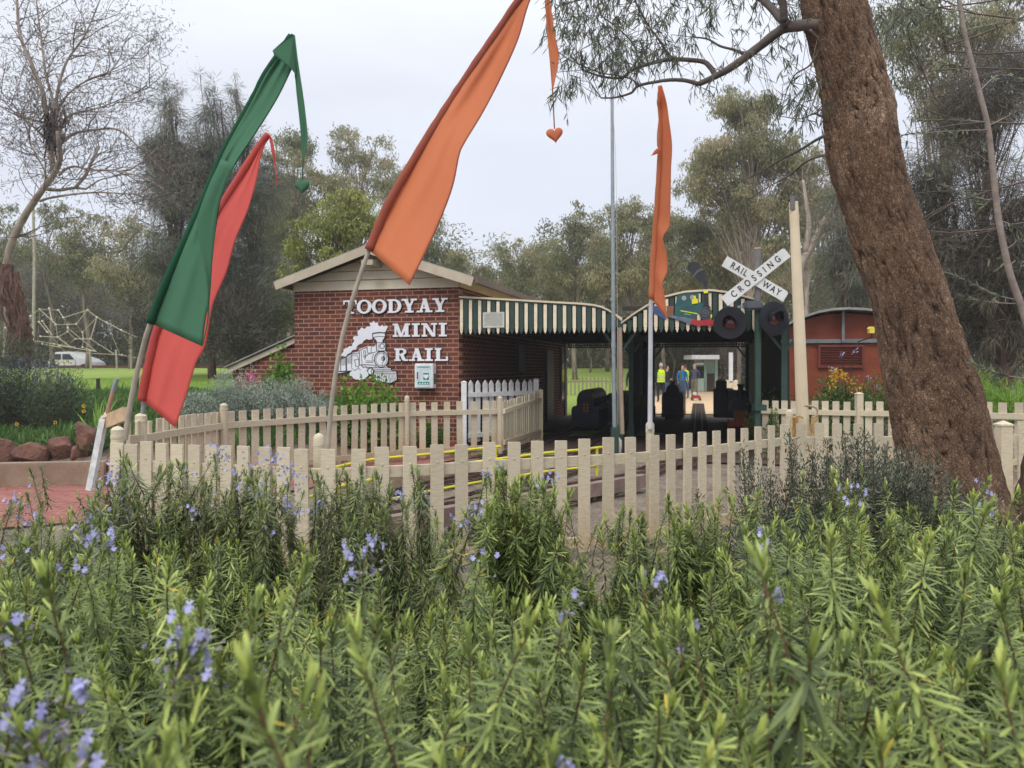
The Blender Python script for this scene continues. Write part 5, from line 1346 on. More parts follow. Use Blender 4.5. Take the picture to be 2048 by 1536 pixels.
# ------------------------------------------------------------------ banner flags
def cloth(name, label, mt):
    pass
def flag_mesh(left, right, YL, YR, n=40, k=16, fold=.05, seed=1, amp=None):
    """cloth between two traced edges; each edge point gets its own distance; folds run down the cloth"""
    L_ = smooth_path(left, 8); R_ = smooth_path(right, 8); rg = np.random.default_rng(seed)
    def samp(P, t):
        P = np.array(P); s = np.concatenate([[0], np.cumsum(np.linalg.norm(np.diff(P, axis=0), axis=1))]); s /= s[-1]
        return np.array([np.interp(t, s, P[:, i]) for i in range(2)])
    V = []; ph = rg.uniform(0, 6.28, 4)
    for i in range(n + 1):
        t = i / n; a = samp(L_, t); b = samp(R_, t); ya = np.interp(t, np.linspace(0, 1, len(YL)), YL); yb = np.interp(t, np.linspace(0, 1, len(YR)), YR)
        for j in range(k + 1):
            s = j / k; px, py = a + (b - a) * s; Y = ya + (yb - ya) * s
            Y += fold * (math.sin(s * 7 + t * 5 + ph[0]) * .5 + math.sin(s * 13 - t * 9 + ph[1]) * .25 + math.sin(t * 11 + s * 3 + ph[2]) * .3) * math.sin(math.pi * min(1, s * 1.3 + .05)) 
            V.append(at(px, py, Y))
    Fq = [(i * (k + 1) + j, i * (k + 1) + j + 1, (i + 1) * (k + 1) + j + 1, (i + 1) * (k + 1) + j) for i in range(n) for j in range(k)]
    me = bpy.data.meshes.new('cloth'); me.from_pydata(V, [], Fq); me.update(); return me
def clothmat(name, c, c2=None, tr=.35):
    m = mat(name, c, .8, c2 or tuple(k * .82 for k in c), 1.4, .35, 7, contrast=.9, bdist=.02, stretch=(1, 1, .45), spec=.2)
    t = m.node_tree; b = t.nodes['Principled BSDF']      # fine weave and small creases over the broad folds
    wv = t.nodes.new('ShaderNodeTexNoise'); wv.inputs['Scale'].default_value = 26; wv.inputs['Detail'].default_value = 8; wv.inputs['Roughness'].default_value = .75
    t.links.new(t.nodes['Texture Coordinate'].outputs['Object'], wv.inputs['Vector'])
    b2 = t.nodes.new('ShaderNodeBump'); b2.inputs['Strength'].default_value = .35; b2.inputs['Distance'].default_value = .01
    t.links.new(wv.outputs['Fac'], b2.inputs['Height']); t.links.new(b.inputs['Normal'].links[0].from_socket, b2.inputs['Normal']); t.links.new(b2.outputs[0], b.inputs['Normal'])
    t = m.node_tree; b = t.nodes['Principled BSDF']; src = b.inputs['Base Color'].links[0].from_socket
    x = t.nodes.new('ShaderNodeBsdfTranslucent'); t.links.new(src, x.inputs['Color'])
    s = t.nodes.new('ShaderNodeMixShader'); s.inputs[0].default_value = tr; t.links.new(b.outputs[0], s.inputs[1]); t.links.new(x.outputs[0], s.inputs[2]); t.links.new(s.outputs[0], t.nodes['Material Output'].inputs['Surface'])
    return m
ORG = clothmat('orange_cloth', G(238, 158, 112), G(226, 146, 108), .45); REDC = clothmat('red_cloth', G(236, 122, 112), G(224, 112, 106), .45); GRN = clothmat('green_cloth', G(92, 144, 112), G(84, 132, 104), .4)
ORGD = clothmat('orange_hem', G(172, 96, 76), G(150, 84, 70), .15); REDD = clothmat('red_hem', G(204, 92, 84), G(180, 76, 74), .2); GRND = clothmat('green_hem', G(34, 92, 62), G(28, 76, 54), .15)
POLE = mat('bamboo_pole', G(176, 166, 150), .5, G(146, 138, 124), 5); SILVER = mat('silver_pole', G(206, 208, 212), .4, G(180, 182, 188), 4)
def heart(px, py, r, Y, th=.03, squash=1.0, rot=0.0):
    m = MB(); P = []
    for i in range(28):
        a = 6.283 * i / 28; u = math.sin(a) ** 3 * 1.0 * squash; v = (13 * math.cos(a) - 5 * math.cos(2 * a) - 2 * math.cos(3 * a) - math.cos(4 * a)) / 16
        u, v = u * math.cos(rot) - v * math.sin(rot), u * math.sin(rot) + v * math.cos(rot); P.append((u * r * Y / F, v * r * Y / F))
    c = at(px, py, Y); n = len(P); V = []
    for s, d in ((.55, -th), (.85, -th * .8), (1, 0), (.85, th * .8), (.55, th)): V += [(c[0] + p[0] * s, Y + d, c[2] + p[1] * s) for p in P]
    m.add(V, [tuple(range(n))] + [(i * n + j, i * n + (j + 1) % n, (i + 1) * n + (j + 1) % n, (i + 1) * n + j) for i in range(4) for j in range(n)] + [tuple(4 * n + j for j in reversed(range(n)))])
    return m
def banner(label, pole_px, pole_r, polem, left, right, YL, YR, clothm, hemm, streamer, string, hrt, seed, fold, hem_r):
    base = at(*pole_px[0]); t = thing('banner_flag', label, 'flag', (base[0], base[1], max(0, base[2])), group=None)
    pts = smooth_path([at(*p) for p in pole_px], 5); m = MB(); k = len(pts); m.tube([tuple(p) for p in pts], [pole_r * (1 - .45 * i / k) for i in range(k)], 10); shade_auto(m.build('pole', polem, t))
    me = flag_mesh(left, right, YL, YR, fold=fold, seed=seed); o = link('cloth', me, clothm, t, smooth=True)
    sm_ = o.modifiers.new('thick', 'SOLIDIFY'); sm_.thickness = .003
    # sleeve round the pole
    sl = smooth_path(left, 6); n = len(sl); m = MB(); m.tube([at(p[0], p[1], float(np.interp(i / (n - 1), np.linspace(0, 1, len(YL)), YL)) - .005) for i, p in enumerate(sl)], [hem_r * (1 - .35 * i / n) * random.uniform(.92, 1.08) for i in range(n)], 10)
    m.build('sleeve', hemm, t, smooth=True)
    # stitched free edge
    sl = smooth_path(right, 6); n = len(sl); m = MB(); m.tube([at(p[0], p[1], float(np.interp(i / (n - 1), np.linspace(0, 1, len(YR)), YR))) for i, p in enumerate(sl)], .006, 5); m.build('hem', hemm, t)
    if streamer:
        a, b, Ys = streamer; me = flag_mesh(a, b, [Ys, Ys + .05], [Ys - .06, Ys], n=24, k=5, fold=.03, seed=seed + 5); o = link('streamer', me, clothm, t, smooth=True); s2_ = o.modifiers.new('thick', 'SOLIDIFY'); s2_.thickness = .004
    if string: m = MB(); m.tube([at(*p) for p in string], .005, 5); m.build('string', hemm, t)
    if hrt: ho = heart(*hrt).build('heart', clothm, t); bm = bmesh.new(); bm.from_mesh(ho.data); bmesh.ops.recalc_face_normals(bm, faces=bm.faces[:]); bm.to_mesh(ho.data); bm.free(); shade_auto(ho, 60)
    return t
# large orange
banner('largest orange banner flag on a curved pole rising in front of the brick wall',
    [(655, 905, 6.3), (664, 800, 6.28), (688, 660, 6.25), (738, 500, 6.2), (790, 385, 6.15), (850, 285, 6.1), (925, 165, 6.05), (985, 75, 6.0), (1040, 0, 5.95), (1078, -42, 5.9), (1092, -40, 5.88)], .021, POLE,
    [(738, 500), (762, 440), (790, 383), (850, 283), (905, 196), (950, 128), (995, 62), (1034, 4), (1078, -44)],
    [(818, 570), (850, 505), (880, 440), (905, 372), (918, 310), (930, 283), (965, 225), (1000, 158), (1035, 80), (1056, 10), (1080, -44)],
    [6.2, 6.1, 6.0, 5.9], [5.95, 5.9, 5.95, 5.88], ORG, ORGD,
    ([(1090, -40), (1092, 20), (1096, 80), (1100, 130), (1104, 180)], [(1096, -40), (1103, 20), (1110, 70), (1118, 115), (1106, 182)], 5.86), [(1105, 181, 5.87), (1107, 220, 5.87), (1109, 258, 5.87)], (1109.5, 269, 17, 5.87, .028, 1.0, .15), 3, .03, .038)
# red (behind the green one)
banner('coral red banner flag, partly hidden behind the green flag',
    [(283, 860, 8.45), (290, 790, 8.42), (312, 672, 8.38), (360, 560, 8.34), (430, 437, 8.3), (490, 337, 8.25), (520, 290, 8.2), (537, 268, 8.18)], .026, GALV,
    [(284, 800), (292, 755), (304, 700), (318, 650), (362, 556), (430, 434), (490, 336), (520, 290), (537, 268)],
    [(350, 855), (372, 790), (392, 725), (410, 690), (425, 610), (452, 545), (470, 480), (495, 420), (512, 360), (522, 310), (538, 270)],
    [8.4, 8.3, 8.2, 8.15], [8.15, 8.1, 8.1, 8.15], REDC, REDD,
    ([(538, 270), (541, 290), (547, 315), (551, 345)], [(542, 272), (547, 288), (551, 315), (553, 347)], 8.15), [(552, 346, 8.15), (554, 372, 8.15)], None, 8, .045, .05)
# green
banner('dark green banner flag with drooping tip and heart on a leaning pole',
    [(250, 880, 6.9), (262, 800, 6.88), (280, 720, 6.85), (299, 650, 6.8), (345, 535, 6.75), (402, 410, 6.7), (447, 310, 6.65), (500, 210, 6.6), (545, 120, 6.55), (583, 72, 6.5)], .024, POLE,
    [(300, 646), (322, 590), (345, 535), (402, 412), (441, 318), (470, 262), (502, 205), (530, 150), (555, 112), (582, 70)],
    [(403, 692), (410, 640), (419, 590), (424, 520), (432, 450), (446, 380), (472, 325), (505, 275), (545, 212), (570, 165), (590, 115), (588, 72)],
    [6.8, 6.7, 6.6, 6.5], [6.5, 6.5, 6.45, 6.48], GRN, GRND,
    ([(583, 68), (585, 110), (591, 165), (597, 215), (602, 265), (606, 325)], [(590, 70), (596, 120), (605, 180), (611, 225), (615, 275), (607, 328)], 6.45), [(606, 326, 6.45), (605, 358, 6.45)], (604.5, 372, 16, 6.45, .03, .95, 0), 12, .06, .038)
gt = [o for o in bpy.data.objects if o.name.startswith('banner_flag')][-1]
gt = [o for o in bpy.data.objects if o.get('label', '').startswith('dark green banner')][0]
m = MB(); V = [at(583, 67, 6.40), at(545, 101, 6.36), at(548, 110, 6.37), at(577, 131, 6.38), at(592, 150, 6.42), at(589, 70, 6.42)]; V2 = [(x, y + .012, z) for x, y, z in V]
m.add(V + V2, [(0, 1, 2, 3, 4, 5), (11, 10, 9, 8, 7, 6)] + [(i, i + 6, (i + 1) % 6 + 6, (i + 1) % 6) for i in range(6)]); m.build('folded_tip', GRN, gt)
# inner fold on the green cloth
me = flag_mesh([(443, 318), (420, 366), (398, 424), (394, 450), (400, 490), (408, 530), (415, 575), (414, 640), (404, 690)], [(470, 330), (450, 372), (436, 420), (432, 450), (428, 490), (424, 530), (420, 578), (416, 640), (405, 691)], [6.40, 6.36, 6.38, 6.42], [6.40, 6.38, 6.40, 6.43], n=30, k=5, fold=.02, seed=44)
fo = link('folded_edge', me, GRN, gt, smooth=True); s_m = fo.modifiers.new('thick', 'SOLIDIFY'); s_m.thickness = .004
# small orange
banner('narrow orange banner flag standing upright right of centre',
    [(1300, 858, 7.0), (1301, 700, 7.0), (1302, 600, 7.0), (1309, 480, 7.0), (1317, 360, 7.0), (1321, 250, 7.0), (1322, 172, 7.0)], .022, SILVER,
    [(1303, 598), (1306, 530), (1310, 470), (1315, 400), (1319, 330), (1321.5, 260), (1321, 210), (1320, 172)],
    [(1333, 637), (1328, 590), (1324, 566), (1334, 540), (1331, 505), (1325, 475), (1338, 450), (1340, 400), (1341, 340), (1343, 290), (1337, 240), (1332, 205), (1323, 172)],
    [7.0, 7.0, 7.0], [6.9, 6.85, 6.95], ORG, ORG,
    ([(1318, 172), (1316, 185), (1314, 200), (1315, 212)], [(1321, 172), (1320, 185), (1318, 200), (1316.5, 212)], 6.93), [(1315.5, 210, 6.93), (1318, 240, 6.93), (1314.5, 270, 6.93), (1315, 293, 6.93)], (1312, 304, 13, 6.93, .02, .35, -.9), 21, .010, .030)
# sleeve post of the small orange flag
x = at(1300, 0, 7.05); zt = CAMH - (842 - HOR) * 7.05 / F
t = thing('flag_socket', 'cream round socket post holding the narrow orange flag', 'post', (x[0], 7.05, 0))
o = link('shaft', post_mesh(.038, zt), CREAM, t, world=False); shade_auto(o)

# ------------------------------------------------------------------ yellow barriers
YEL = mat('yellow_rail_paint', G(222, 210, 50), .5, G(200, 188, 44), 6)
def barrier(label, pts, zt, zl, posts, r=.019):
    t = thing('safety_barrier', label, 'barrier', (pts[0][0], pts[0][1], 0)); sp = [tuple(p) for p in smooth_path(pts, 4)]
    m = MB(); m.tube([(p[0], p[1], zt) for p in sp], r, 10); m.tube([(p[0], p[1], zl) for p in sp], r * .9, 10); shade_auto(m.build('rail', YEL, t))
    for f in posts:
        p = sp[int(f * (len(sp) - 1))]; m = MB(); m.tube([(p[0], p[1], 0), (p[0], p[1], zt)], r, 10); m.tube([(p[0], p[1], 0), (p[0], p[1], .01)], .07, 12); m.build('post', YEL, t)
def gp(px, py, z): Y = (CAMH - z) * F / (py - HOR); return ((px - 1024) * Y / F, Y)
barrier('yellow tubular barrier on the left side of the miniature tracks', [gp(600, 952, .45), gp(727, 922, .45), gp(790, 914.5, .45), gp(861, 908, .45), gp(961, 897, .45), gp(1000, 893, .45)], .45, .2, (.05, .38, .95))
barrier('yellow tubular barrier nearer the front fence, running toward the canopy post', [gp(640, 981, .45), gp(780, 952, .45), gp(886, 934, .45), gp(960, 923, .45), gp(1037, 913, .45), gp(1100, 905, .45), gp(1156, 900, .45), gp(1206, 894, .45)], .45, .2, (.05, .36, .66, .98))

# ------------------------------------------------------------------ miniature railway tracks
RUST = mat('rusty_rail', G(120, 98, 88), .5, G(84, 66, 58), 10, metal=.4); SLP = mat('dark_sleeper', G(82, 66, 56), .9, G(54, 44, 38), 6, .5, 30)
def track(label, pts, gauge=.19, zs=.02, beamed=False):
    sp = [np.array(p) for p in smooth_path(pts, 10)]; t = thing('railway_track', label, 'track', (sp[0][0], sp[0][1], 0), group='miniature railway tracks')
    dist = 0; m = MB(); last = 0
    L1 = []; L2 = []; L3 = []
    for i, p in enumerate(sp):
        d = sp[min(i + 1, len(sp) - 1)] - sp[max(i - 1, 0)]; d = d / np.linalg.norm(d); n = np.array([-d[1], d[0]])
        L1.append(p + n * gauge / 2); L2.append(p - n * gauge / 2); L3.append((p, n, d))
    for i in range(1, len(sp)):
        seg = np.linalg.norm(sp[i] - sp[i - 1]); dist += seg
        while dist - last > .17:
            last += .17; f = (dist - last) / seg; c = sp[i] * (1 - f) + sp[i - 1] * f; n = L3[i][1]; m.box((c[0], c[1], zs + .015), (.09, .46, .05), rz=math.atan2(n[1], n[0]) - math.pi / 2)
    m.build('sleepers', SLP, t)
    for Lx in (L1, L2):
        m = MB()
        for a, b in zip(Lx[:-1], Lx[1:]): m.beam((a[0], a[1], zs + .062), (b[0], b[1], zs + .062), .022, .045)
        m.build('rail', RUST, t)
def gq(px, py): Y = 1.6 * F / (py - HOR); return ((px - 1024) * Y / F, Y)
track('left miniature railway track curving into the flat canopy', [gq(520, 1075), gq(700, 1020), gq(860, 980), gq(1000, 945), (PW(1.1, -1.5)[0], PW(1.1, -1.5)[1]), (PW(1.3, 2)[0], PW(1.3, 2)[1]), (PW(1.5, 11)[0], PW(1.5, 11)[1])])
track('middle miniature railway track curving into the flat canopy', [gq(560, 1130), gq(760, 1060), gq(960, 1000), gq(1130, 945), (PW(2.3, -1.4)[0], PW(2.3, -1.4)[1]), (PW(2.4, 2)[0], PW(2.4, 2)[1]), (PW(2.4, 11)[0], PW(2.4, 11)[1])])
track('right miniature railway track running into the arched canopy', [gq(800, 1120), gq(1010, 1045), gq(1200, 985), gq(1330, 935), (PW(4.3, -1.5)[0], PW(4.3, -1.5)[1]), (PW(4.5, 2)[0], PW(4.5, 2)[1]), (PW(4.5, 20)[0], PW(4.5, 20)[1])])
# low timber bridge beams beside the front track
t = thing('track_bridge', 'low grey timber beams with steel channel beside the front track', 'bridge', (gq(760, 1050)[0], gq(760, 1050)[1], 0))
m = MB(); a, b = gp(560, 1068, .22), gp(1290, 948, .22); m.beam((a[0], a[1], .14), (b[0], b[1], .14), .12, .16, m=0); m.beam((a[0], a[1] + .3, .2), (b[0], b[1] + .3, .2), .10, .06, m=1)
m.build('beam', [mat('grey_timber', G(150, 130, 120), .85, G(112, 92, 84), 3, .3, 20), RUST], t)
t = thing('timber_sleeper', 'weathered pale sleeper lying between the barrier and the track', 'sleeper', (gp(700, 960, .1)[0], gp(700, 960, .1)[1], 0))
m = MB(); a, b = gp(640, 975, .12), gp(1000, 928, .12); m.beam((a[0], a[1], .07), (b[0], b[1], .07), .16, .14); m.build('beam', mat('pale_sleeper', G(176, 158, 136), .9, G(140, 120, 102), 3, .4, 25), t)

# ------------------------------------------------------------------ garden edging, rocks
TER = mat('terracotta', G(170, 84, 64), .85, G(140, 66, 52), 8)
t = thing('garden_edging', 'scalloped terracotta edging tiles along the flower bed behind the cream fence', 'edging', (*gq(500, 912), 0))
m = MB(); a = np.array(gp(452, 898, .1)); b = np.array(gp(918, 887, .16)); L_ = np.linalg.norm(b - a); d = (b - a) / L_; k = int(L_ / .15)
for i in range(k):
    c = a + d * (i + .5) * .15; h = .2 + random.uniform(-.015, .015)
    m.prism([(-.072, 0), (.072, 0), (.072, h * .7), (.045, h * .93), (0, h), (-.045, h * .93), (-.072, h * .7)], (c[0], c[1] + random.uniform(-.01, .01), .02), (d[0], d[1], 0), (0, 0, 1), .03)
m.build('tile', TER, t)
ROCK = mat('red_brown_rock', G(138, 94, 76), .9, G(68, 58, 54), 3.4, 1.0, 18, contrast=1.0, bdist=.03)
def rock(label, px, py, rx, ry, Y, seed, kind=0):
    c = at(px, py, Y); sx = rx * Y / F; sz = ry * Y / F; rg = np.random.default_rng(seed)
    bm = bmesh.new(); bmesh.ops.create_icosphere(bm, subdivisions=4, radius=1)
    cuts = [Vector(v) for v in rdir(16, rg)]; ds = rg.uniform(.5, .82, 16)
    for v in bm.verts:
        p = v.co.copy()
        for n_, dd in zip(cuts, ds):
            k = p.dot(n_)
            if k > dd: p -= n_ * (k - dd) * .92
        p *= 1 + .07 * mnoise.fractal(p * 2.2 + Vector((seed, 0, 0)), 1, 2, 4); v.co = Vector((p.x * sx * 1.15, p.y * max(sx, sz) * .8, p.z * sz * 1.15))
    me = bpy.data.meshes.new('rock'); bm.to_mesh(me); bm.free(); me.materials.append(ROCK)
    o = bpy.data.objects.new('rock', me); COL.objects.link(o); o.location = (c[0], c[1], c[2]); tagit(o, label, 'rock', 'rocks edging the garden bank'); shade_auto(o, 25)
for a in (('tall pointed red-brown rock at the right end of the rock row', 172, 883, 27, 40, 11.0, 1), ('rounded brown rock in the middle of the row above the kerb', 125, 893, 26, 30, 10.9, 2), ('wide low red-brown rock left of the middle one', 62, 905, 48, 26, 10.8, 3),
          ('dark rock cut by the left picture edge', 4, 905, 24, 34, 10.8, 4), ('small grey stone wedged between two rocks', 150, 905, 9, 16, 10.75, 6)):
    rock(*a)

# ------------------------------------------------------------------ things on the far lawn
t = thing('climbing_net', 'pale rope climbing net dome on the far lawn', 'play structure', at(200, 737, 42))
def nt2(x, y): return (x / 5.907, 600 + y / 5.907)
SEG = [((1035, 120), (1145, 205)), ((1145, 205), (1265, 270)), ((1265, 270), (1430, 355)), ((1430, 355), (1620, 440)), ((1035, 120), (900, 285)), ((1145, 205), (1070, 460)), ((1145, 205), (975, 380)), ((900, 285), (975, 380)), ((975, 380), (985, 460)), ((985, 460), (1070, 460)), ((985, 460), (890, 460)), ((890, 460), (800, 375)), ((800, 375), (800, 290)), ((800, 290), (900, 285)), ((800, 290), (750, 210)), ((750, 210), (1035, 120)), ((750, 210), (690, 120)), ((690, 120), (470, 110)), ((470, 110), (660, 290)), ((660, 290), (800, 290)), ((660, 290), (680, 440)), ((680, 440), (800, 375)), ((680, 440), (840, 560)), ((800, 330), (1140, 610)), ((1070, 460), (1350, 640)), ((1265, 270), (1415, 645)), ((1430, 355), (1550, 545)), ((560, 380), (760, 600)), ((500, 250), (620, 420)), ((470, 110), (460, 260)), ((460, 260), (560, 380)), ((360, 190), (355, 290)), ((355, 290), (400, 480)), ((360, 190), (470, 110)), ((580, 100), (610, 230)), ((610, 230), (660, 290)), ((400, 480), (640, 520)), ((640, 520), (900, 560)), ((700, 540), (1140, 610)), ((900, 620), (1440, 650)), ((1440, 650), (1640, 690)), ((975, 560), (985, 460)), ((975, 560), (1140, 610)), ((480, 430), (700, 440)), ((500, 520), (720, 560)), ((890, 460), (840, 500)), ((300, 260), (360, 190)), ((120, 380), (210, 300)), ((60, 330), (120, 380))]
m = MB(); rg = random.Random(2)
for a, b in SEG:
    A_ = at(*nt2(*a), 42 + rg.uniform(-1, 1)); B_ = at(*nt2(*b), 42 + rg.uniform(-1, 1)); m.tube([A_, B_], .022, 5)
m.build('rope', mat('pale_net_rope', G(188, 176, 156), .8), t)
m = MB()
for a in {s[0] for s in SEG}: 
    c = Vector(at(*nt2(*a), 42)); m.tube([c - Vector((0, 0, .05)), c, c + Vector((0, 0, .05))], [.03, .07, .03], 6)
m.build('joint', mat('net_joint', G(216, 210, 196), .5), t)
m = MB()
for px in (180, 232, 262): m.tube([at(px, 700, 42), at(px + (2 if px < 250 else 0), 740, 42)], .05, 6)
m.build('anchor_post', POLE, t)
# police-style van behind the lawn edge
VY = 52; t = thing('parked_van', 'white parked vehicle with yellow chequered side behind the far lawn edge', 'vehicle', at(140, 742, VY))
m = MB()
side = [(96, 748), (96, 722), (102, 711), (110, 704), (140, 703), (153, 712), (172, 718), (183, 725), (186, 734), (186, 748)]
m.prism([(at(x, y, VY)[0], at(x, y, VY)[2]) for x, y in side], (0, VY + 1.8, 0), (1, 0, 0), (0, 0, 1), 1.8); m.build('body', WHITE, t, bevel=.05)
m = MB()
for p in ([(104, 719), (110, 708), (122, 708), (122, 719)], [(125, 719), (125, 708), (139, 708), (149, 719)]): m.prism([(at(x, y, VY)[0], at(x, y, VY)[2]) for x, y in p], (0, VY - .005, 0), (1, 0, 0), (0, 0, 1), .02)
m.build('window', mat('van_glass', G(50, 56, 62), .15), t)
m = MB()
for i in range(8):
    x = 97 + i * 6; m.prism([(at(a_, b_, VY)[0], at(a_, b_, VY)[2]) for a_, b_ in ((x, 724 + (i % 2) * 3), (x + 5, 724 + (i % 2) * 3), (x + 5, 721 + (i % 2) * 3), (x, 721 + (i % 2) * 3))], (0, VY - .006, 0), (1, 0, 0), (0, 0, 1), .02)
m.build('checker', mat('lime_decal', G(214, 226, 90), .5), t)
m = MB()
for x in (112, 168): m.tube([(at(x, 738, VY)[0], VY - .06, at(x, 738, VY)[2]), (at(x, 738, VY)[0], VY + .2, at(x, 738, VY)[2])], .34, 16)
m.build('wheel', BLK, t)
for px, yt, yb, Y, lb in ((196, 757, 800, 19, 'short black stump post standing on the lawn behind the garden'), (274, 755, 800, 19, 'thin black post on the lawn beside the green flag pole')):
    t_ = MB(); a = at(px, yt, Y); g_ = gz(a[0], Y); t_.tube([(a[0], Y, g_), (a[0], Y, a[2])], .045, 8); o = t_.build('garden_post', DARK); tagit(o, lb, 'post')
t_ = MB(); a = at(66, 405, 45); t_.tube([(a[0], 45, 1), at(69, 520, 45), a], [.10, .09, .07], 8); o = t_.build('lamp_pole', POLE); tagit(o, 'pale distant pole rising among the trees behind the gnarled tree', 'pole')
# small yellow lamp by the red shed
t = thing('wall_lamp', 'small bright yellow lamp on a bracket at the right end of the red shed', 'lamp', at(1742, 662, 16.2))
m = MB(); c = at(1742, 662, 16.2); m.box(c, (.11, .09, .09)); m.prism([(-.07, .04), (.07, .04), (.03, .09), (-.03, .09)], (c[0], c[1] + .05, c[2]), (1, 0, 0), (0, 0, 1), .1); m.build('shade', mat('yellow_lamp', G(240, 214, 90), .4), t)
m = MB(); m.tube([(c[0] + .02, c[1] + .04, c[2]), (c[0] + .12, c[1] + .2, c[2] - .12), (c[0] + .14, SY - .02, c[2] - .2)], .012, 6); m.build('bracket', BLK, t)
# ------------------------------------------------------------------ the big leaning gum on the right
def bark_material():
    m = bpy.data.materials.new('gum_bark'); m.use_nodes = True; t = m.node_tree; b = t.nodes['Principled BSDF']; b.inputs['Roughness'].default_value = .9; b.inputs['Specular IOR Level'].default_value = .2
    a = t.nodes.new('ShaderNodeAttribute'); a.attribute_name = 'tint'
    co = t.nodes.new('ShaderNodeTexCoord'); mp = t.nodes.new('ShaderNodeMapping'); mp.inputs['Scale'].default_value = (1, 1, .5)
    t.links.new(co.outputs['Object'], mp.inputs[0])
    n0 = t.nodes.new('ShaderNodeTexNoise'); n0.inputs['Scale'].default_value = 30; n0.inputs['Detail'].default_value = 4; t.links.new(mp.outputs[0], n0.inputs['Vector'])
    av = t.nodes.new('ShaderNodeVectorMath'); av.operation = 'MULTIPLY_ADD'; av.inputs[1].default_value = (.07, .07, .07); t.links.new(n0.outputs['Color'], av.inputs[0]); t.links.new(mp.outputs[0], av.inputs[2])
    v = t.nodes.new('ShaderNodeTexVoronoi'); v.feature = 'DISTANCE_TO_EDGE'; v.inputs['Scale'].default_value = 66; t.links.new(av.outputs[0], v.inputs['Vector'])
    v2 = t.nodes.new('ShaderNodeTexVoronoi'); v2.inputs['Scale'].default_value = 66; t.links.new(av.outputs[0], v2.inputs['Vector'])
    n1 = t.nodes.new('ShaderNodeTexNoise'); n1.inputs['Scale'].default_value = 2.2; n1.inputs['Detail'].default_value = 7; n1.inputs['Roughness'].default_value = .7; t.links.new(mp.outputs[0], n1.inputs['Vector'])
    r = t.nodes.new('ShaderNodeValToRGB'); e = r.color_ramp.elements; e[0].position = .3; e[0].color = (*G(102, 80, 64), 1); e[1].position = .66; e[1].color = (*G(190, 165, 138), 1); x = e.new(.5); x.color = (*G(140, 113, 92), 1)
    t.links.new(n1.outputs['Fac'], r.inputs[0])
    # plate to plate variation
    sp = t.nodes.new('ShaderNodeSeparateColor'); t.links.new(v2.outputs['Color'], sp.inputs[0])
    mr = t.nodes.new('ShaderNodeMapRange'); mr.inputs['To Min'].default_value = .8; mr.inputs['To Max'].default_value = 1.2; t.links.new(sp.outputs[0], mr.inputs['Value'])
    sc = t.nodes.new('ShaderNodeVectorMath'); sc.operation = 'SCALE'; t.links.new(r.outputs[0], sc.inputs[0]); t.links.new(mr.outputs[0], sc.inputs['Scale'])
    # fissures mixed towards dark brown
    cr = t.nodes.new('ShaderNodeMapRange'); cr.inputs['From Min'].default_value = -.04; cr.inputs['From Max'].default_value = .08; t.links.new(v.outputs['Distance'], cr.inputs['Value'])
    mu = t.nodes.new('ShaderNodeMath'); mu.operation = 'MULTIPLY'; t.links.new(cr.outputs[0], mu.inputs[0])
    cr2 = t.nodes.new('ShaderNodeMapRange'); cr2.inputs['From Min'].default_value = .2; cr2.inputs['From Max'].default_value = .72; t.links.new(a.outputs['Fac'], cr2.inputs['Value']); t.links.new(cr2.outputs[0], mu.inputs[1])
    mx = t.nodes.new('ShaderNodeMix'); mx.data_type = 'RGBA'; mx.inputs['A'].default_value = (*G(56, 40, 34), 1); t.links.new(mu.outputs[0], mx.inputs['Factor']); t.links.new(sc.outputs[0], mx.inputs['B'])
    t.links.new(mx.outputs['Result'], b.inputs['Base Color'])
    n2 = t.nodes.new('ShaderNodeTexNoise'); n2.inputs['Scale'].default_value = 120; n2.inputs['Detail'].default_value = 5; t.links.new(mp.outputs[0], n2.inputs['Vector'])
    ad = t.nodes.new('ShaderNodeMath'); ad.operation = 'MULTIPLY_ADD'; ad.inputs[1].default_value = .35; t.links.new(n2.outputs['Fac'], ad.inputs[0])
    cl_ = t.nodes.new('ShaderNodeMath'); cl_.operation = 'MINIMUM'; cl_.inputs[1].default_value = .22; t.links.new(v.outputs['Distance'], cl_.inputs[0])
    m3 = t.nodes.new('ShaderNodeMath'); m3.operation = 'MULTIPLY'; m3.inputs[1].default_value = 4; t.links.new(cl_.outputs[0], m3.inputs[0]); t.links.new(m3.outputs[0], ad.inputs[2])
    bp = t.nodes.new('ShaderNodeBump'); bp.inputs['Strength'].default_value = .9; bp.inputs['Distance'].default_value = .012; t.links.new(ad.outputs[0], bp.inputs['Height']); t.links.new(bp.outputs[0], b.inputs['Normal'])
    return m
GB = bark_material()
TY_ = 5.4
EDG = [(-420, 1520, 1640), (-200, 1568, 1686), (-60, 1592, 1716), (0, 1603, 1730), (55, 1612, 1742), (110, 1629, 1758), (219, 1649, 1786), (292, 1652, 1795), (365, 1672, 1810), (438, 1698, 1836), (511, 1712, 1864), (587, 1742, 1893), (694, 1760, 1922), (801, 1776, 1958), (908, 1800, 1984), (980, 1810, 2006), (1080, 1800, 2050), (1180, 1770, 2110)]
GT = thing('gum_tree', 'huge rough brown leaning gum trunk with one long limb reaching left', 'tree', (at(1940, 0, TY_)[0], TY_, 0))
nr, ns = 330, 190
py_ = np.linspace(-420, 1180, nr); le = np.interp(py_, [e_[0] for e_ in EDG], [e_[1] for e_ in EDG]); re = np.interp(py_, [e_[0] for e_ in EDG], [e_[2] for e_ in EDG])
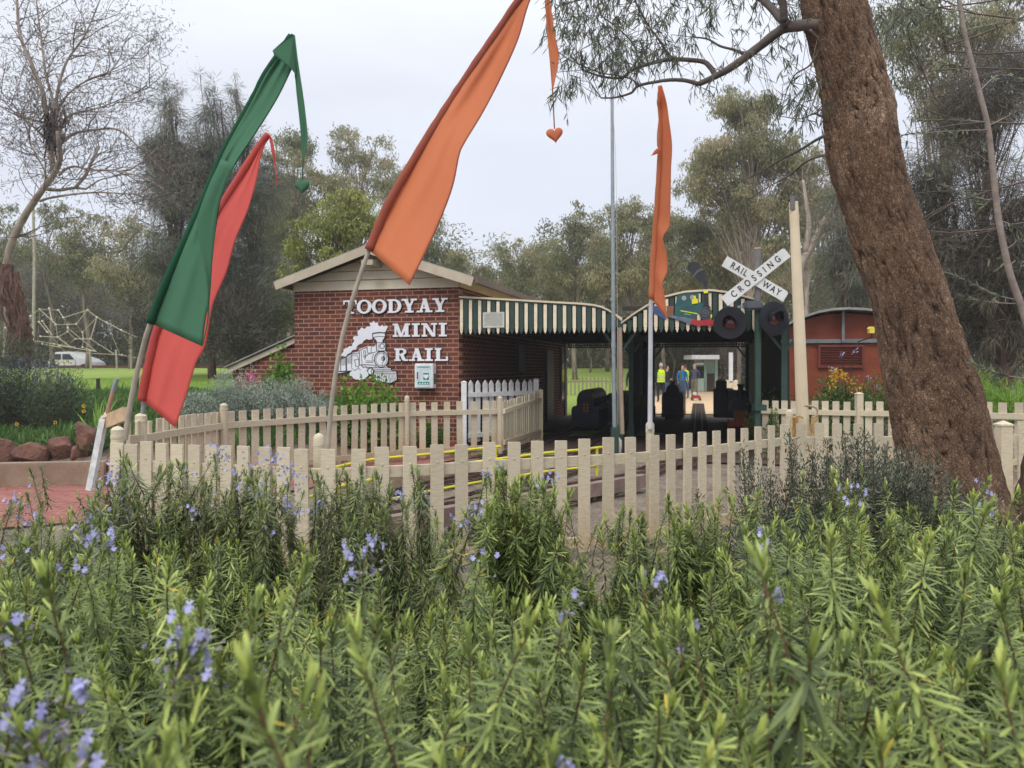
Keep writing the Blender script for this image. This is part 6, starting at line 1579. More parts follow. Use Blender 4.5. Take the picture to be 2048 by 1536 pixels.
# soften the corners of the traced outline
kk = np.ones(9) / 9; le = np.concatenate([le[:4], np.convolve(le, kk, 'valid'), le[-4:]]); re = np.concatenate([re[:4], np.convolve(re, kk, 'valid'), re[-4:]])
V = np.zeros((nr, ns, 3)); TI = np.zeros((nr, ns)); NB = np.zeros((nr, ns, 5)); CC = np.zeros((nr, ns, 3))
for i in range(nr):
    c = at((le[i] + re[i]) / 2, py_[i], TY_ + .1 * math.sin(i * .012)); r = (re[i] - le[i]) / 2 * TY_ / F
    for j in range(ns):
        a = 6.283185 * j / ns; ca, sa = math.cos(a), math.sin(a)
        z = c[2]; q = Vector((ca * r * 3.2, sa * r * 3.2, z * 1.0))
        big = mnoise.fractal(q * .9, 1, 2, 3) * .10
        w = Vector((mnoise.noise(q * 3), mnoise.noise(q * 3 + Vector((9, 0, 0))), 0)) * .25
        d1 = mnoise.voronoi(Vector((ca * r * 13, sa * r * 13, z * 4.2)) + w * 2)[0]; e1 = min(.35, d1[1] - d1[0]) / .35
        d2 = mnoise.voronoi(Vector((ca * r * 30, sa * r * 30, z * 13)) + w * 3)[0]; e2 = min(.35, d2[1] - d2[0]) / .35
        fine = mnoise.noise(Vector((ca * r * 60, sa * r * 60, z * 34)))
        but = .10 * max(0, (.9 - z)) * math.sin(a * 5 + 1) if z < .9 else 0
        fis = mnoise.ridged_multi_fractal(Vector((ca * r * 22, sa * r * 22, z * 9.0)) + w * 4, 1.0, 2.1, 5, .9, 2.0)
        fis2 = mnoise.ridged_multi_fractal(Vector((ca * r * 8, sa * r * 8, z * 2.0)) + w * 2, 1.0, 2.1, 5, .9, 2.0); msk = min(1, max(0, .5 + 1.6 * mnoise.noise(Vector((ca * r * 4, sa * r * 4, z * 1.3)) )))
        fis = fis * (1 - msk) + fis2 * msk
        NB[i, j] = (r * (1 + big + but * .5), e1, e2, fine, fis); CC[i, j] = (c[0], c[1], z)
lo, hi = np.percentile(NB[..., 4], 8), np.percentile(NB[..., 4], 96); FN = np.clip((NB[..., 4] - lo) / (hi - lo), 0, 1.2)
RR = NB[..., 0] + .008 * (NB[..., 1] - .8) + .005 * (NB[..., 2] - .8) + .004 * NB[..., 3] - .009 * (FN ** 2.4 - .3)
AA = np.arange(ns) / ns * 2 * np.pi
V[..., 0] = CC[..., 0] + np.cos(AA)[None] * RR; V[..., 1] = CC[..., 1] + np.sin(AA)[None] * RR; V[..., 2] = CC[..., 2]
TI = np.clip(1.0 - .4 * FN ** 3.0 + .3 * (NB[..., 1] - .8) + .2 * (NB[..., 2] - .8) + .2 * NB[..., 3], 0, 1)
idx = np.arange(nr * ns).reshape(nr, ns)
Fq = np.stack([idx[:-1], idx[1:], np.roll(idx, -1, 1)[1:], np.roll(idx, -1, 1)[:-1]], -1).reshape(-1, 4)
link('trunk', np_mesh('trunk', V.reshape(-1, 3), Fq, TI.reshape(-1)), GB, GT, smooth=True)
LIMBM = mat('limb_bark', G(112, 102, 98), .85, G(78, 70, 66), 4, .5, 35, stretch=(1, 1, 1))
def limb(pts, r0, r1, Y0, Y1, k=5):
    sp = smooth_path([(p[0], p[1]) for p in pts], k); n = len(sp)
    P = [Vector(at(p[0], p[1], Y0 + (Y1 - Y0) * i / (n - 1))) for i, p in enumerate(sp)]
    return P, [r0 + (r1 - r0) * i / (n - 1) for i in range(n)]
m = MB(); ANCH = []
for pts, r0, r1, Y0, Y1 in (
    ([(1640, 48), (1590, 52), (1562, 60), (1520, 92), (1470, 130), (1432, 152), (1398, 168)], .043, .021, 5.4, 6.0),
    ([(1398, 168), (1370, 161), (1340, 160), (1310, 164), (1276, 172), (1262, 186), (1230, 195), (1202, 196)], .017, .006, 6.0, 6.2),
    ([(1432, 152), (1418, 132), (1400, 122), (1340, 119), (1290, 130), (1262, 142), (1240, 156), (1200, 152), (1165, 140)], .022, .007, 6.0, 6.3),
    ([(1486, 108), (1470, 100), (1440, 92), (1415, 78), (1385, 74)], .012, .006, 5.95, 6.1),
    ([(1575, 50), (1556, 30), (1535, 8), (1500, -25), (1450, -60)], .034, .022, 5.5, 5.9),
    ([(1568, 42), (1566, 10), (1560, -40)], .030, .022, 5.5, 5.4),
    ([(1290, 130), (1275, 112), (1268, 90), (1240, 60), (1200, 30)], .010, .005, 6.2, 6.4),
    ([(1340, 119), (1325, 90), (1290, 40), (1260, -20)], .010, .006, 6.2, 6.0),
    ([(1450, -60), (1380, -40), (1300, -30), (1200, -10), (1120, 10)], .02, .006, 5.9, 6.3),
    ([(1276, 172), (1262, 158), (1230, 150), (1200, 145), (1140, 120), (1112, 100)], .007, .004, 6.2, 6.4),
    ([(1670, 268), (1640, 276), (1600, 300), (1560, 320), (1520, 345), (1480, 362)], .013, .004, 5.5, 6.2),
    ([(1672, 310), (1640, 312), (1610, 325), (1580, 350), (1540, 372), (1500, 398)], .011, .003, 5.5, 6.3),
    ([(1672, 255), (1655, 240), (1630, 228), (1600, 238), (1560, 232)], .008, .003, 5.5, 6.0),
    ([(1620, 60), (1640, 90), (1620, 130), (1590, 150), (1570, 190)], .010, .003, 5.3, 5.6)):
    P, rs = limb(pts, r0, r1, Y0, Y1); m.tube([tuple(p) for p in P], rs, 9, jitter=.12); ANCH += P[3:]
o = m.build('limb', LIMBM, GT, smooth=True)
# hanging leaf sprays along twigs
rg = random.Random(77); gN = np.random.default_rng(78); S = []; LB, LD = [], []
AN = np.array([tuple(p) for p in ANCH])
def sprays(x0, y0, x1, y1, n, Y=6.1, dy=.35, nl=(6, 11)):
    for _ in range(n):
        px, py = rg.uniform(x0, x1), rg.uniform(y0, y1); c = np.array(at(px, py, Y + rg.gauss(0, dy)))
        j = int(np.argmin(np.linalg.norm(AN - c - np.array([0, 0, .1]), axis=1))); a = AN[j]
        if rg.random() < .55 and np.linalg.norm(a - c) < 1.3:
            mid = (a + c) / 2 + gN.normal(size=3) * .06 + np.array([0, 0, .05]); S.append((tuple(a), tuple(mid), .0028, .0022)); S.append((tuple(mid), tuple(c), .0022, .0014))
        d = np.array([rg.gauss(0, .5), rg.gauss(0, .5), -.7]); d /= np.linalg.norm(d); L_ = rg.uniform(.10, .24); e_ = c + d * L_
        S.append((tuple(c), tuple(e_), .0018, .001))
        for k in range(rg.randint(*nl)):
            LB.append(c + d * L_ * rg.random()); LD.append(d * .6 + gN.normal(size=3) * .42 + np.array([0, 0, -.55]))
sprays(1120, -60, 1400, 105, 210); sprays(1190, 60, 1350, 125, 60); sprays(1125, 100, 1260, 165, 34); sprays(1400, -60, 1620, 30, 70); sprays(1450, 30, 1600, 130, 30)
sprays(1560, 130, 1660, 235, 45, 5.7); sprays(1090, -60, 1140, 60, 25); sprays(1500, 150, 1560, 190, 8); sprays(1120, 150, 1150, 185, 14); sprays(1350, 130, 1440, 170, 6); sprays(1740, -40, 1830, 120, 60, 6.4)
n = len(LB); LB = np.array(LB); LD = np.array(LD)
M_ = strips(LB, LD, rdir(n, gN), gN.uniform(.055, .105, n), gN.uniform(.0065, .0105, n), np.clip(.42 + gN.normal(size=n) * .2, 0, 1), prof=(.2, 1, .8, .05), bend=gN.uniform(-.3, .4, n))
link('crown', np_mesh('crown', *M_), NEARLEAF, GT)
seg_mesh('twig', S, TWIG, GT)

# ------------------------------------------------------------------ gnarled tree far left
LT_Y = 17.0
GL = thing('gnarled_tree', 'gnarled pale tree with shaggy brown base and fine bare purple-brown twigs at far left', 'tree', (at(42, 0, LT_Y)[0], LT_Y, gz(at(42, 0, LT_Y)[0], LT_Y)))
SHAG = mat('shaggy_bark', G(140, 104, 88), .95, G(62, 46, 42), 5, 1.0, 30, stretch=(3, 3, .35), contrast=.8, bdist=.05)
def lt(x, y, d=0): return at(x, y, LT_Y + d)
m = MB(); sp = smooth_path([(44, 720), (42, 680), (38, 640), (26, 600), (14, 560), (12, 530)], 6); n = len(sp)
m.tube([lt(*p) for p in sp], [.25 - .12 * i / n for i in range(n)], 14, jitter=.28)
for k in range(26):      # hanging strips of bark
    x = 20 + rg.gauss(12, 16); y = rg.uniform(540, 640); m.tube([lt(x, y, -.22), lt(x + rg.gauss(3, 4), y + 30, -.26), lt(x + rg.gauss(6, 5), y + rg.uniform(45, 75), -.24)], [.02, .03, .01], 4)
m.build('trunk', SHAG, GL)
m = MB(); B1 = [([(12, 535), (22, 490), (45, 440), (72, 398), (95, 365), (110, 345), (120, 318), (118, 292), (116, 262)], .135, .07), ([(108, 348), (104, 320), (98, 290), (95, 255)], .11, .09),
    ([(92, 378), (120, 380), (148, 376), (172, 378)], .07, .04), ([(80, 402), (100, 396), (150, 388), (200, 385), (260, 388), (310, 386)], .05, .015), ([(118, 350), (132, 338), (152, 333), (180, 341), (215, 340), (255, 346), (300, 362), (330, 380)], .05, .015),
    ([(150, 376), (170, 352), (184, 322), (198, 292)], .06, .05), ([(118, 292), (130, 280), (152, 266), (190, 260), (225, 257), (250, 268), (275, 292), (300, 315), (330, 345)], .06, .015),
    ([(98, 255), (90, 215), (84, 180), (62, 125), (40, 70), (34, 0), (36, -40)], .10, .03), ([(112, 262), (112, 215), (118, 170), (135, 120), (170, 70), (200, 0)], .07, .02), ([(104, 255), (106, 205), (92, 150), (84, 90), (76, 30), (70, -30)], .06, .02),
    ([(116, 270), (128, 240), (155, 225), (200, 215), (250, 195), (300, 175)], .045, .012), ([(90, 245), (60, 238), (40, 228), (0, 212)], .04, .015), ([(84, 270), (50, 240), (20, 225), (-40, 190)], .03, .012), ([(88, 375), (90, 345), (72, 310), (60, 285), (58, 262), (50, 250)], .035, .012),
    ([(115, 225), (135, 190), (175, 160), (225, 140), (270, 110)], .04, .012), ([(172, 378), (200, 360), (230, 352), (275, 330), (310, 300)], .03, .01), ([(30, 475), (48, 470), (64, 462)], .05, .03), ([(260, 388), (272, 420), (280, 470)], .015, .008), ([(215, 340), (245, 365), (265, 400)], .015, .008)]
S = []; T_ = []; rg2 = random.Random(31)
for pts, r0, r1 in B1:
    off = rg2.uniform(-.6, .6); sp = smooth_path(pts, 5); n = len(sp); P = [lt(p[0], p[1], off * i / n) for i, p in enumerate(sp)]
    kf = 1.0 if r0 > .15 else .62
    m.tube(P, [(r0 + (r1 - r0) * i / (n - 1)) * kf for i in range(n)], 9, jitter=.15)
    if len(pts) > 3 or r1 < .05:
        top = pts[-1][1] < 300
        for i in range(n // 3, n):
            if rg2.random() < (.62 if top else .3):
                d = Vector(P[i]) - Vector(P[i - 1]); d.normalize()
                grow(P[i], d + Vector((rg2.gauss(.15, .7), rg2.gauss(0, .7), rg2.gauss(.15, .5))), rg2.uniform(.5, 1.0), .013, 2, S, T_, spread=.75, kink=.3, lift=.05, nch=(2, 3), shrink=.72, rg=rg2)
m.build('limb', BARK_PALE, GL, smooth=True)
seg_mesh('twig', S, mat('purple_twig', G(110, 96, 92), .9), GL, n=3, minr=.005)
gQ = np.random.default_rng(44); tp = np.array([t_[0] for t_ in T_]); k = 16; B_ = np.repeat(tp, k, 0) + gQ.normal(size=(len(tp) * k, 3)) * .2
B_ = B_[gQ.random(len(B_)) < .8]; n = len(B_)
link('crown', np_mesh('crown', *diamonds(B_, gQ.normal(size=(n, 3)) + np.array([0, 0, -.8]), rdir(n, gQ), gQ.uniform(.07, .14, n), .017, np.clip(.5 + gQ.normal(size=n) * .3, 0, 1))), PURP, GL)
# tangled nest-like knot where the limbs meet
m = MB()
for i in range(60):
    x = 103 + rg2.gauss(0, 11); y = 240 + rg2.gauss(0, 18); m.tube([lt(x, y, -.2 + rg2.gauss(0, .1)), lt(x + rg2.gauss(0, 7), y + rg2.uniform(6, 60), -.2 + rg2.gauss(0, .12))], .018, 3)
m.build('bark_tangle', mat('dark_tangle', G(62, 54, 54), .95), GL)

# ------------------------------------------------------------------ trees behind
g = np.random.default_rng(101)
def euc(label, bx_, Y, boxes, seed, tr=.2, leafm=None, per=430, Ln=.20, W=.055, bark=None, tint=(.15, .8), n=10, name='eucalypt_tree', style='hang', lim=1.0, ratio=.34, cat='tree', group='trees behind the station'):
    gg = np.random.default_rng(seed); cl_ = []
    for (px, py, rx, ry, k) in boxes: cl_ += crown_shape(px, py, rx, ry, Y, k, gg, ratio=ratio, tint=tint)
    x = (bx_ - 1024) * Y / F
    return tree(name, label, bx_, Y, cl_, tr, leafm or EUC, bark or BARK_GREY, per=per, Ln=Ln, W=W, style=style, seed=seed, group=group, basez=gz(x, Y), lim=lim)
# left, low grey-green row
euc('small grey-green gum at the far left edge behind the gnarled trunk', 10, 46, [(5, 440, 45, 40, 9), (0, 520, 60, 60, 10)], 201)
euc('grey-green gum just right of the distant pale pole', 105, 48, [(95, 435, 45, 35, 9), (110, 500, 55, 55, 12)], 202)
euc('rounded gum with thin top behind the climbing net', 175, 47, [(165, 455, 50, 38, 10), (175, 530, 60, 60, 14)], 203)
euc('brown-tinged gum behind the net dome, left of the tall casuarina', 262, 46, [(255, 465, 55, 40, 12), (265, 560, 65, 80, 18)], 204, tint=(.4, 1.0))
# the tall dark casuarinas behind the green flag
cas_boxes = [('tall feathery dark casuarina with pointed tips, left of the green flag', 352, 30, [(345, 190, 26, 60, 12), (330, 290, 50, 70, 20), (360, 400, 60, 80, 22), (350, 520, 60, 80, 18)], 211),
             ('feathery dark casuarina directly behind the green flag', 425, 31, [(412, 190, 26, 60, 10), (410, 290, 48, 70, 20), (430, 400, 60, 80, 24), (440, 520, 65, 90, 22)], 212),
             ('casuarina with the highest wispy tip, right of the green flag top', 500, 32, [(470, 175, 16, 50, 7), (475, 260, 40, 60, 16), (505, 380, 60, 90, 24), (520, 530, 60, 100, 22)], 213)]
for lb, bx_, Y, bxs, sd_ in cas_boxes: euc(lb, bx_, Y, bxs, sd_, tr=.22, leafm=CAS, per=620, Ln=.42, W=.016, bark=BARK_BROWN, style='needle', name='casuarina_tree', ratio=.42, group='casuarinas behind the flags', tint=(.1, .7))
euc('thin tall gum behind the red flag tip, left of the bright green tree', 575, 44, [(590, 320, 50, 60, 18), (560, 430, 60, 70, 20), (640, 380, 50, 60, 14)], 221, tint=(.3, .9))
euc('pale-topped slender gum above the brick building roof', 705, 46, [(690, 290, 42, 50, 14), (748, 320, 48, 60, 16), (715, 400, 75, 60, 20), (790, 400, 50, 60, 12)], 222, tint=(.4, 1.0), per=330)
euc('gum behind the large orange flag, its top hidden by the cloth', 840, 47, [(850, 480, 55, 50, 16), (820, 410, 45, 60, 12), (890, 530, 50, 40, 12)], 223, per=380)
euc('bright yellow-green rounded tree above the left end of the roof', 660, 27, [(600, 475, 45, 55, 16), (655, 460, 60, 55, 22), (725, 450, 55, 65, 22), (690, 405, 40, 35, 10), (605, 540, 50, 45, 12), (680, 520, 60, 40, 14)], 224, leafm=EUCG, per=650, Ln=.12, W=.055, name='bright_tree', bark=BARK_GREY, tint=(.2, .9))
euc('low round grey-green gum over the right roof slope', 925, 45, [(915, 520, 42, 36, 12), (940, 560, 40, 30, 8)], 225)
euc('domed gum between the orange flag and the steel flagpole', 1035, 44, [(1040, 515, 48, 38, 14), (1000, 545, 35, 35, 8), (1040, 580, 60, 40, 12)], 226)
euc('spreading gum just left of the steel flagpole', 1150, 43, [(1155, 445, 55, 40, 14), (1130, 510, 60, 50, 16), (1180, 565, 80, 50, 20)], 227)
euc('open-crowned gum between the steel flagpole and the narrow orange flag', 1265, 42, [(1240, 430, 50, 45, 14), (1290, 450, 50, 50, 14), (1260, 530, 85, 60, 24)], 228, tint=(.3, .9))
euc('tall pale green gum rising right of the narrow orange flag', 1515, 38, [(1480, 225, 60, 60, 20), (1450, 310, 75, 60, 22), (1540, 330, 75, 70, 24), (1420, 385, 60, 50, 16), (1500, 400, 80, 60, 20), (1590, 400, 60, 60, 16)], 229, tr=.26, leafm=EUC, per=500, tint=(.3, .95), bark=BARK_PALE)
euc('mid height gum behind the arched canopy', 1535, 41, [(1400, 460, 75, 60, 22), (1370, 540, 80, 60, 20), (1460, 550, 80, 60, 20)], 230, tint=(.3, .9))
euc('gum with forked bare pale limbs behind the cream post', 1610, 37, [(1590, 420, 55, 60, 14), (1640, 330, 40, 60, 10), (1560, 500, 60, 45, 14)], 231, bark=BARK_PALE, tint=(.3, .9))
for k_, (px, Y, bxs, lb) in enumerate([(905, 52, [(900, 540, 60, 40, 14), (880, 590, 70, 40, 12)], 'hazy gum low behind the right roof slope'), (985, 53, [(985, 560, 60, 50, 16), (960, 610, 70, 40, 12)], 'hazy gum in the dip left of the domed gum'), (1095, 52, [(1095, 545, 65, 55, 18), (1080, 610, 70, 40, 12)], 'hazy gum right of the domed gum'), (1215, 51, [(1210, 500, 60, 60, 18), (1215, 590, 70, 50, 16)], 'hazy gum directly behind the steel flagpole'),
    (1330, 50, [(1335, 480, 60, 60, 18), (1320, 570, 70, 60, 18)], 'hazy gum behind the narrow orange flag'), (1475, 50, [(1480, 470, 70, 60, 20), (1500, 560, 80, 60, 20)], 'hazy gum behind the crossing boards'), (1650, 48, [(1640, 440, 60, 70, 20), (1600, 560, 80, 60, 20), (1660, 360, 40, 50, 10)], 'hazy gum between the cream post and the big trunk'), (810, 52, [(800, 400, 60, 60, 16), (830, 470, 60, 60, 14)], 'hazy gum hidden by the large orange flag'), (560, 50, [(560, 400, 60, 70, 18), (520, 480, 60, 60, 14)], 'hazy gum between casuarinas and bright tree')]):
    euc(lb, px, Y, bxs, 260 + k_, per=420, tint=(.35, .95), group='hazy gums at the back')
# forked bare pale limbs seen right of the cream post
t = thing('bare_tree', 'bare forked pale tree between the cream post and the big trunk', 'tree', (at(1600, 0, 24)[0], 24, 0))
m = MB(); S = []; T_ = []
for pts, r0, r1 in (([(1590, 760), (1594, 640), (1600, 540), (1625, 490), (1650, 440), (1680, 400), (1700, 350)], .16, .06), ([(1612, 505), (1618, 450), (1612, 400), (1606, 360)], .10, .04), ([(1625, 490), (1650, 470), (1690, 452)], .07, .03)):
    sp = smooth_path(pts, 5); n = len(sp); P = [at(p[0], p[1], 24) for p in sp]; m.tube(P, [r0 + (r1 - r0) * i / (n - 1) for i in range(n)], 9)
    for i in range(n // 2, n): grow(P[i], (rg2.gauss(0, .6), rg2.gauss(0, .4), .7), .8, .02, 1, S, T_, rg=rg2)
m.build('trunk', BARK_PALE, t, smooth=True); seg_mesh('twig', S, BARK_GREY, t, n=3, minr=.006)
# dark casuarinas on the right behind the big trunk
for lb, bx_, Y, bxs, sd_, mt_ in (
    ('dark casuarina curtain immediately left of the big trunk, behind the shed', 1690, 22, [(1690, 480, 50, 60, 16), (1700, 560, 55, 60, 18), (1690, 400, 40, 50, 8)], 241, CAS),
    ('brown drooping casuarina just right of the big trunk', 1850, 17, [(1860, 380, 70, 90, 22), (1900, 520, 80, 100, 30), (1950, 640, 60, 90, 24)], 242, CASB),
    ('dark drooping casuarina filling the right edge at mid height', 2000, 16, [(2010, 420, 60, 100, 26), (2000, 560, 60, 100, 30), (2020, 680, 50, 60, 20), (2060, 520, 60, 160, 24)], 243, CASB),
    ('tall casuarina behind the sapling at top right', 1960, 20, [(1960, 260, 80, 80, 20), (2030, 160, 70, 90, 22), (1900, 230, 50, 60, 10)], 244, CASB)):
    euc(lb, bx_, Y, bxs, sd_, tr=.16, leafm=mt_, per=800, Ln=.34, W=.011, bark=BARK_BROWN, style='needle', name='casuarina_tree', ratio=.45, group='casuarinas on the right', tint=(.05, .85))
euc('tall gum with grey-green leaves behind the big trunk at the top right', 1850, 26, [(1830, 60, 80, 80, 20), (1930, 60, 80, 90, 20), (1850, 190, 70, 70, 14), (2020, 40, 60, 80, 14)], 245, tr=.3, per=620, Ln=.16, W=.04, tint=(.2, .8), bark=BARK_PALE)
# near leafy boughs above on the right
# sapling with thin pale stem
SA = thing('olive_sapling', 'slender pale-stemmed olive sapling with narrow leaves at the right edge', 'tree', (at(2070, 0, 4.6)[0], 4.6, 0))
m = MB(); sp = smooth_path([(2110, 1200), (2090, 900), (2070, 720), (2045, 620), (2018, 540), (1996, 430), (1985, 330), (1975, 250), (1955, 170), (1930, 70), (1915, -20), (1900, -120)], 5); n = len(sp)
m.tube([at(p[0], p[1], 4.6) for p in sp], [.024 - .013 * i / n for i in range(n)], 10)
m.build('trunk', mat('sapling_bark', G(150, 138, 128), .8, G(120, 108, 100), 12, .3, 40), SA, smooth=True)
LB, LD = [], []; gS = np.random.default_rng(9)
BRN = [((2035, 600), (1990, 588), (1900, 545)), ((2040, 608), (1980, 604), (1925, 592)), ((1990, 400), (1950, 395), (1880, 365)), ((1980, 250), (2040, 220), (2100, 190)), ((1978, 260), (1900, 262), (1800, 270)), ((1976, 245), (1910, 240), (1830, 240)),
       ((1985, 330), (1930, 290), (1900, 280)), ((1960, 180), (2000, 150), (2060, 165)), ((1940, 100), (1890, 60), (1850, 10)), ((1930, 60), (1980, 50), (2060, 40)), ((1925, 20), (1860, 25), (1800, 30)), ((1998, 440), (2030, 455), (2080, 500)), ((2010, 500), (2040, 480), (2080, 460)), ((1950, 150), (1900, 130), (1850, 120)), ((2048, 757), (2000, 748), (1945, 725)), ((1990, 390), (1960, 415), (1950, 400))]
for a, b, c in BRN:
    sp = smooth_path([a, b, c], 7); Y0 = 4.6; dy = gS.uniform(-.3, .3); S = []; P = [np.array(at(p[0], p[1], Y0 + dy * i / len(sp))) for i, p in enumerate(sp)]
    for i in range(len(P) - 1):
        S.append((tuple(P[i]), tuple(P[i + 1]), .0036 * (1 - .7 * i / len(P)), .0036 * (1 - .7 * (i + 1) / len(P))))
        for k in range(5):
            f = gS.random(); q = P[i] * (1 - f) + P[i + 1] * f; d = (P[i + 1] - P[i]); d /= np.linalg.norm(d)
            if i > len(P) * .25: LB.append(q); LD.append(d * .7 + gS.normal(size=3) * .5)
    seg_mesh('branch', S, MATS['sapling_bark'], SA)
n = len(LB); M_ = strips(np.array(LB), np.array(LD), rdir(n, gS), gS.uniform(.03, .055, n), gS.uniform(.006, .010, n), np.clip(.6 + gS.normal(size=n) * .25, 0, 1))
link('crown', np_mesh('crown', *M_), NEARLEAF, SA)
# twiggy leafless growth and broad leaves hanging top right
TT = thing('leafy_bough_tree', 'leafy gum boughs hanging in front of the casuarinas at the top right', 'tree', (at(2250, 0, 7.5)[0], 7.5, 0))
S = []; T_ = []; rg3 = random.Random(12)
m = MB(); P = [at(*p, 7.5) for p in [(2250, 1100), (2230, 700), (2200, 300), (2160, 60), (2100, -80)]]; m.tube(P, [.14, .12, .1, .08, .05], 10); m.build('trunk', BARK_GREY, TT, smooth=True)
for a, d in (((2180, 150), (-1, 0, .1)), ((2190, 60), (-1, .1, .2)), ((2170, -20), (-1, 0, -.1)), ((2200, 250), (-1, .1, .05)), ((2150, 0), (-.9, -.1, -.3)), ((2200, 330), (-1, 0, -.1)), ((2190, 110), (-1, -.2, .0)), ((2210, 430), (-1, 0, -.05))):
    grow(at(*a, 7.5), d, 1.5, .012, 3, S, T_, spread=.5, kink=.16, nch=(2, 4), shrink=.7, rg=rg3)
lx_ = lambda p: 1024 + p[0] / p[1] * F
S = [s for s in S if lx_(s[1]) > 1815]; T_ = [t_ for t_ in T_ if lx_(t_[0]) > 1840]
seg_mesh('limb', S, TWIG, TT, n=4, minr=.0018)
tp = np.array([t_[0] for t_ in T_]); gR = np.random.default_rng(6); B_ = np.repeat(tp, 9, 0) + gR.normal(size=(len(tp) * 9, 3)) * .12; n = len(B_)
link('crown', np_mesh('crown', *strips(B_, gR.normal(size=(n, 3)) * .6 + np.array([0, 0, -.9]), rdir(n, gR), gR.uniform(.06, .10, n), gR.uniform(.012, .02, n), np.clip(.45 + gR.normal(size=n) * .25, 0, 1), bend=.2)), NEARLEAF, TT)
# dead stump at the extreme right front
t = thing('tree_stump', 'dark shaggy stump at the right edge beside the cream corner post', 'stump', at(2060, 1100, 5.2))
m = MB(); sp = smooth_path([(2058, 1220), (2056, 1080), (2066, 980), (2078, 900), (2095, 850)], 4); m.tube([at(p[0], p[1], 5.2) for p in sp], [.20, .18, .16, .15, .14, .13, .12, .11, .10, .09, .08, .08, .07, .06, .06, .05, .05][:len(sp)], 12, jitter=.25)
m.build('trunk', SHAG, t)

# far woodland closing the horizon (one mass), reaching down to the ground
gW = np.random.default_rng(55); B_, D_, Tn = [], [], []
for i in range(3800):
    a = gW.uniform(-52, 48); Y = gW.uniform(56, 74); X = a * Y / 60; zt = gW.uniform(7.5, 13)
    zc = .3 + (zt - .3) * gW.random() ** 1.25; r = gW.uniform(.9, 2.0); k = 150
    u = rdir(k, gW) * (gW.random((k, 1)) ** .4); B_.append(np.array([X, Y, zc]) + u * r); D_.append(gW.normal(size=(k, 3)) * .7 + np.array([0, 0, -.5])); Tn.append(np.clip(gW.uniform(.05, .75) + gW.normal(size=k) * .15, 0, 1))
B_ = np.concatenate(B_); D_ = np.concatenate(D_); Tn = np.concatenate(Tn); n = len(B_)
w = link('woodland', np_mesh('woodland', *diamonds(B_, D_, rdir(n, gW), gW.uniform(.22, .42, n), gW.uniform(.08, .13, n), Tn)), EUC); w['kind'] = 'stuff'; w['label'] = 'distant grey-green wood closing the horizon'; w['category'] = 'woodland'
# dim understorey: bare grey shrubs and dark bushes between the lawn and the wood
for i, (px, py, rx, ry, Y, sd_, lb) in enumerate([(70, 560, 75, 70, 56, 1, 'bare grey twiggy shrub mass left of the net dome'), (180, 600, 80, 60, 57, 2, 'bare grey twiggy shrub behind the net dome'), (300, 620, 70, 70, 55, 3, 'tangled grey shrub right of the net dome'), (480, 610, 80, 80, 36, 4, 'dark bushy shrub behind the green and red flags'), (560, 620, 60, 60, 34, 5, 'grey-green bush left of the brick wall corner'), (1180, 650, 60, 40, 50, 6, 'grey bush beyond the lawn seen under the flat canopy'), (1340, 650, 90, 50, 55, 7, 'twiggy brown bush behind the people'), (1450, 690, 70, 50, 56, 8, 'twiggy bush behind the ticket booth')]):
    gg = np.random.default_rng(300 + i); cl_ = crown_shape(px, py, rx, ry, Y, 16, gg, ratio=.42, tint=(.1, .8))
    x = (px - 1024) * Y / F
    tree('understorey_shrub', lb, px, Y, cl_, .10, GREYBUSH if i in (0, 1, 2, 6, 7) else EUC, BARK_GREY, per=300 if i in (0, 1, 2) else 420, Ln=.24, W=.03 if i in (0, 1, 2) else .05, style='up', seed=330 + i, group='shrubs below the trees', cat='shrub', basez=gz(x, Y))
for lb, px, Y, sd_ in (('dark shrub under the casuarinas left of the flag poles', 350, 33, 1), ('dark shrub in the gap between the red flag and the brick wall', 470, 30, 2)):
    gg = np.random.default_rng(400 + sd_); tree('understorey_shrub', lb, px, Y, crown_shape(px, 640, 85, 80, Y, 20, gg, ratio=.4, tint=(.0, .5)), .1, CASB, BARK_BROWN, per=500, Ln=.3, W=.03, style='up', seed=410 + sd_, group='shrubs below the trees', cat='shrub', basez=gz((px - 1024) * Y / F, Y))
# ------------------------------------------------------------------ garden plants
LAV = leafmat('lavender_leaf', [(0, G(94, 108, 96)), (.5, G(138, 150, 136)), (1, G(180, 186, 172))], trans=.2, rough=.8)
DKS = leafmat('dark_shrub_leaf', [(0, G(44, 54, 40)), (.5, G(72, 84, 62)), (1, G(108, 118, 88))], trans=.2, rough=.7)
GER = leafmat('geranium_leaf', [(0, G(70, 104, 36)), (.5, G(108, 146, 54)), (1, G(152, 184, 78))], trans=.35)
GCV = leafmat('ground_cover_leaf', [(0, G(48, 76, 34)), (.5, G(82, 116, 54)), (1, G(122, 152, 80))], trans=.3)
GRS = leafmat('grass_blade', [(0, G(90, 130, 46)), (.5, G(130, 168, 60)), (1, G(172, 196, 84))], trans=.35)
WES = leafmat('grey_needle_leaf', [(0, G(44, 52, 42)), (.45, G(72, 80, 64)), (.8, G(104, 110, 90)), (1, G(158, 160, 138))], trans=.15, rough=.6)
YEP = leafmat('yellow_petal', [(0, G(206, 152, 40)), (1, G(226, 190, 64))], trans=.3)
LIL = leafmat('lilac_petal', [(0, G(150, 140, 190)), (1, G(200, 196, 226))], trans=.3)
def bz(px, Y): x = (px - 1024) * Y / F; return (x, Y, gz(x, Y))
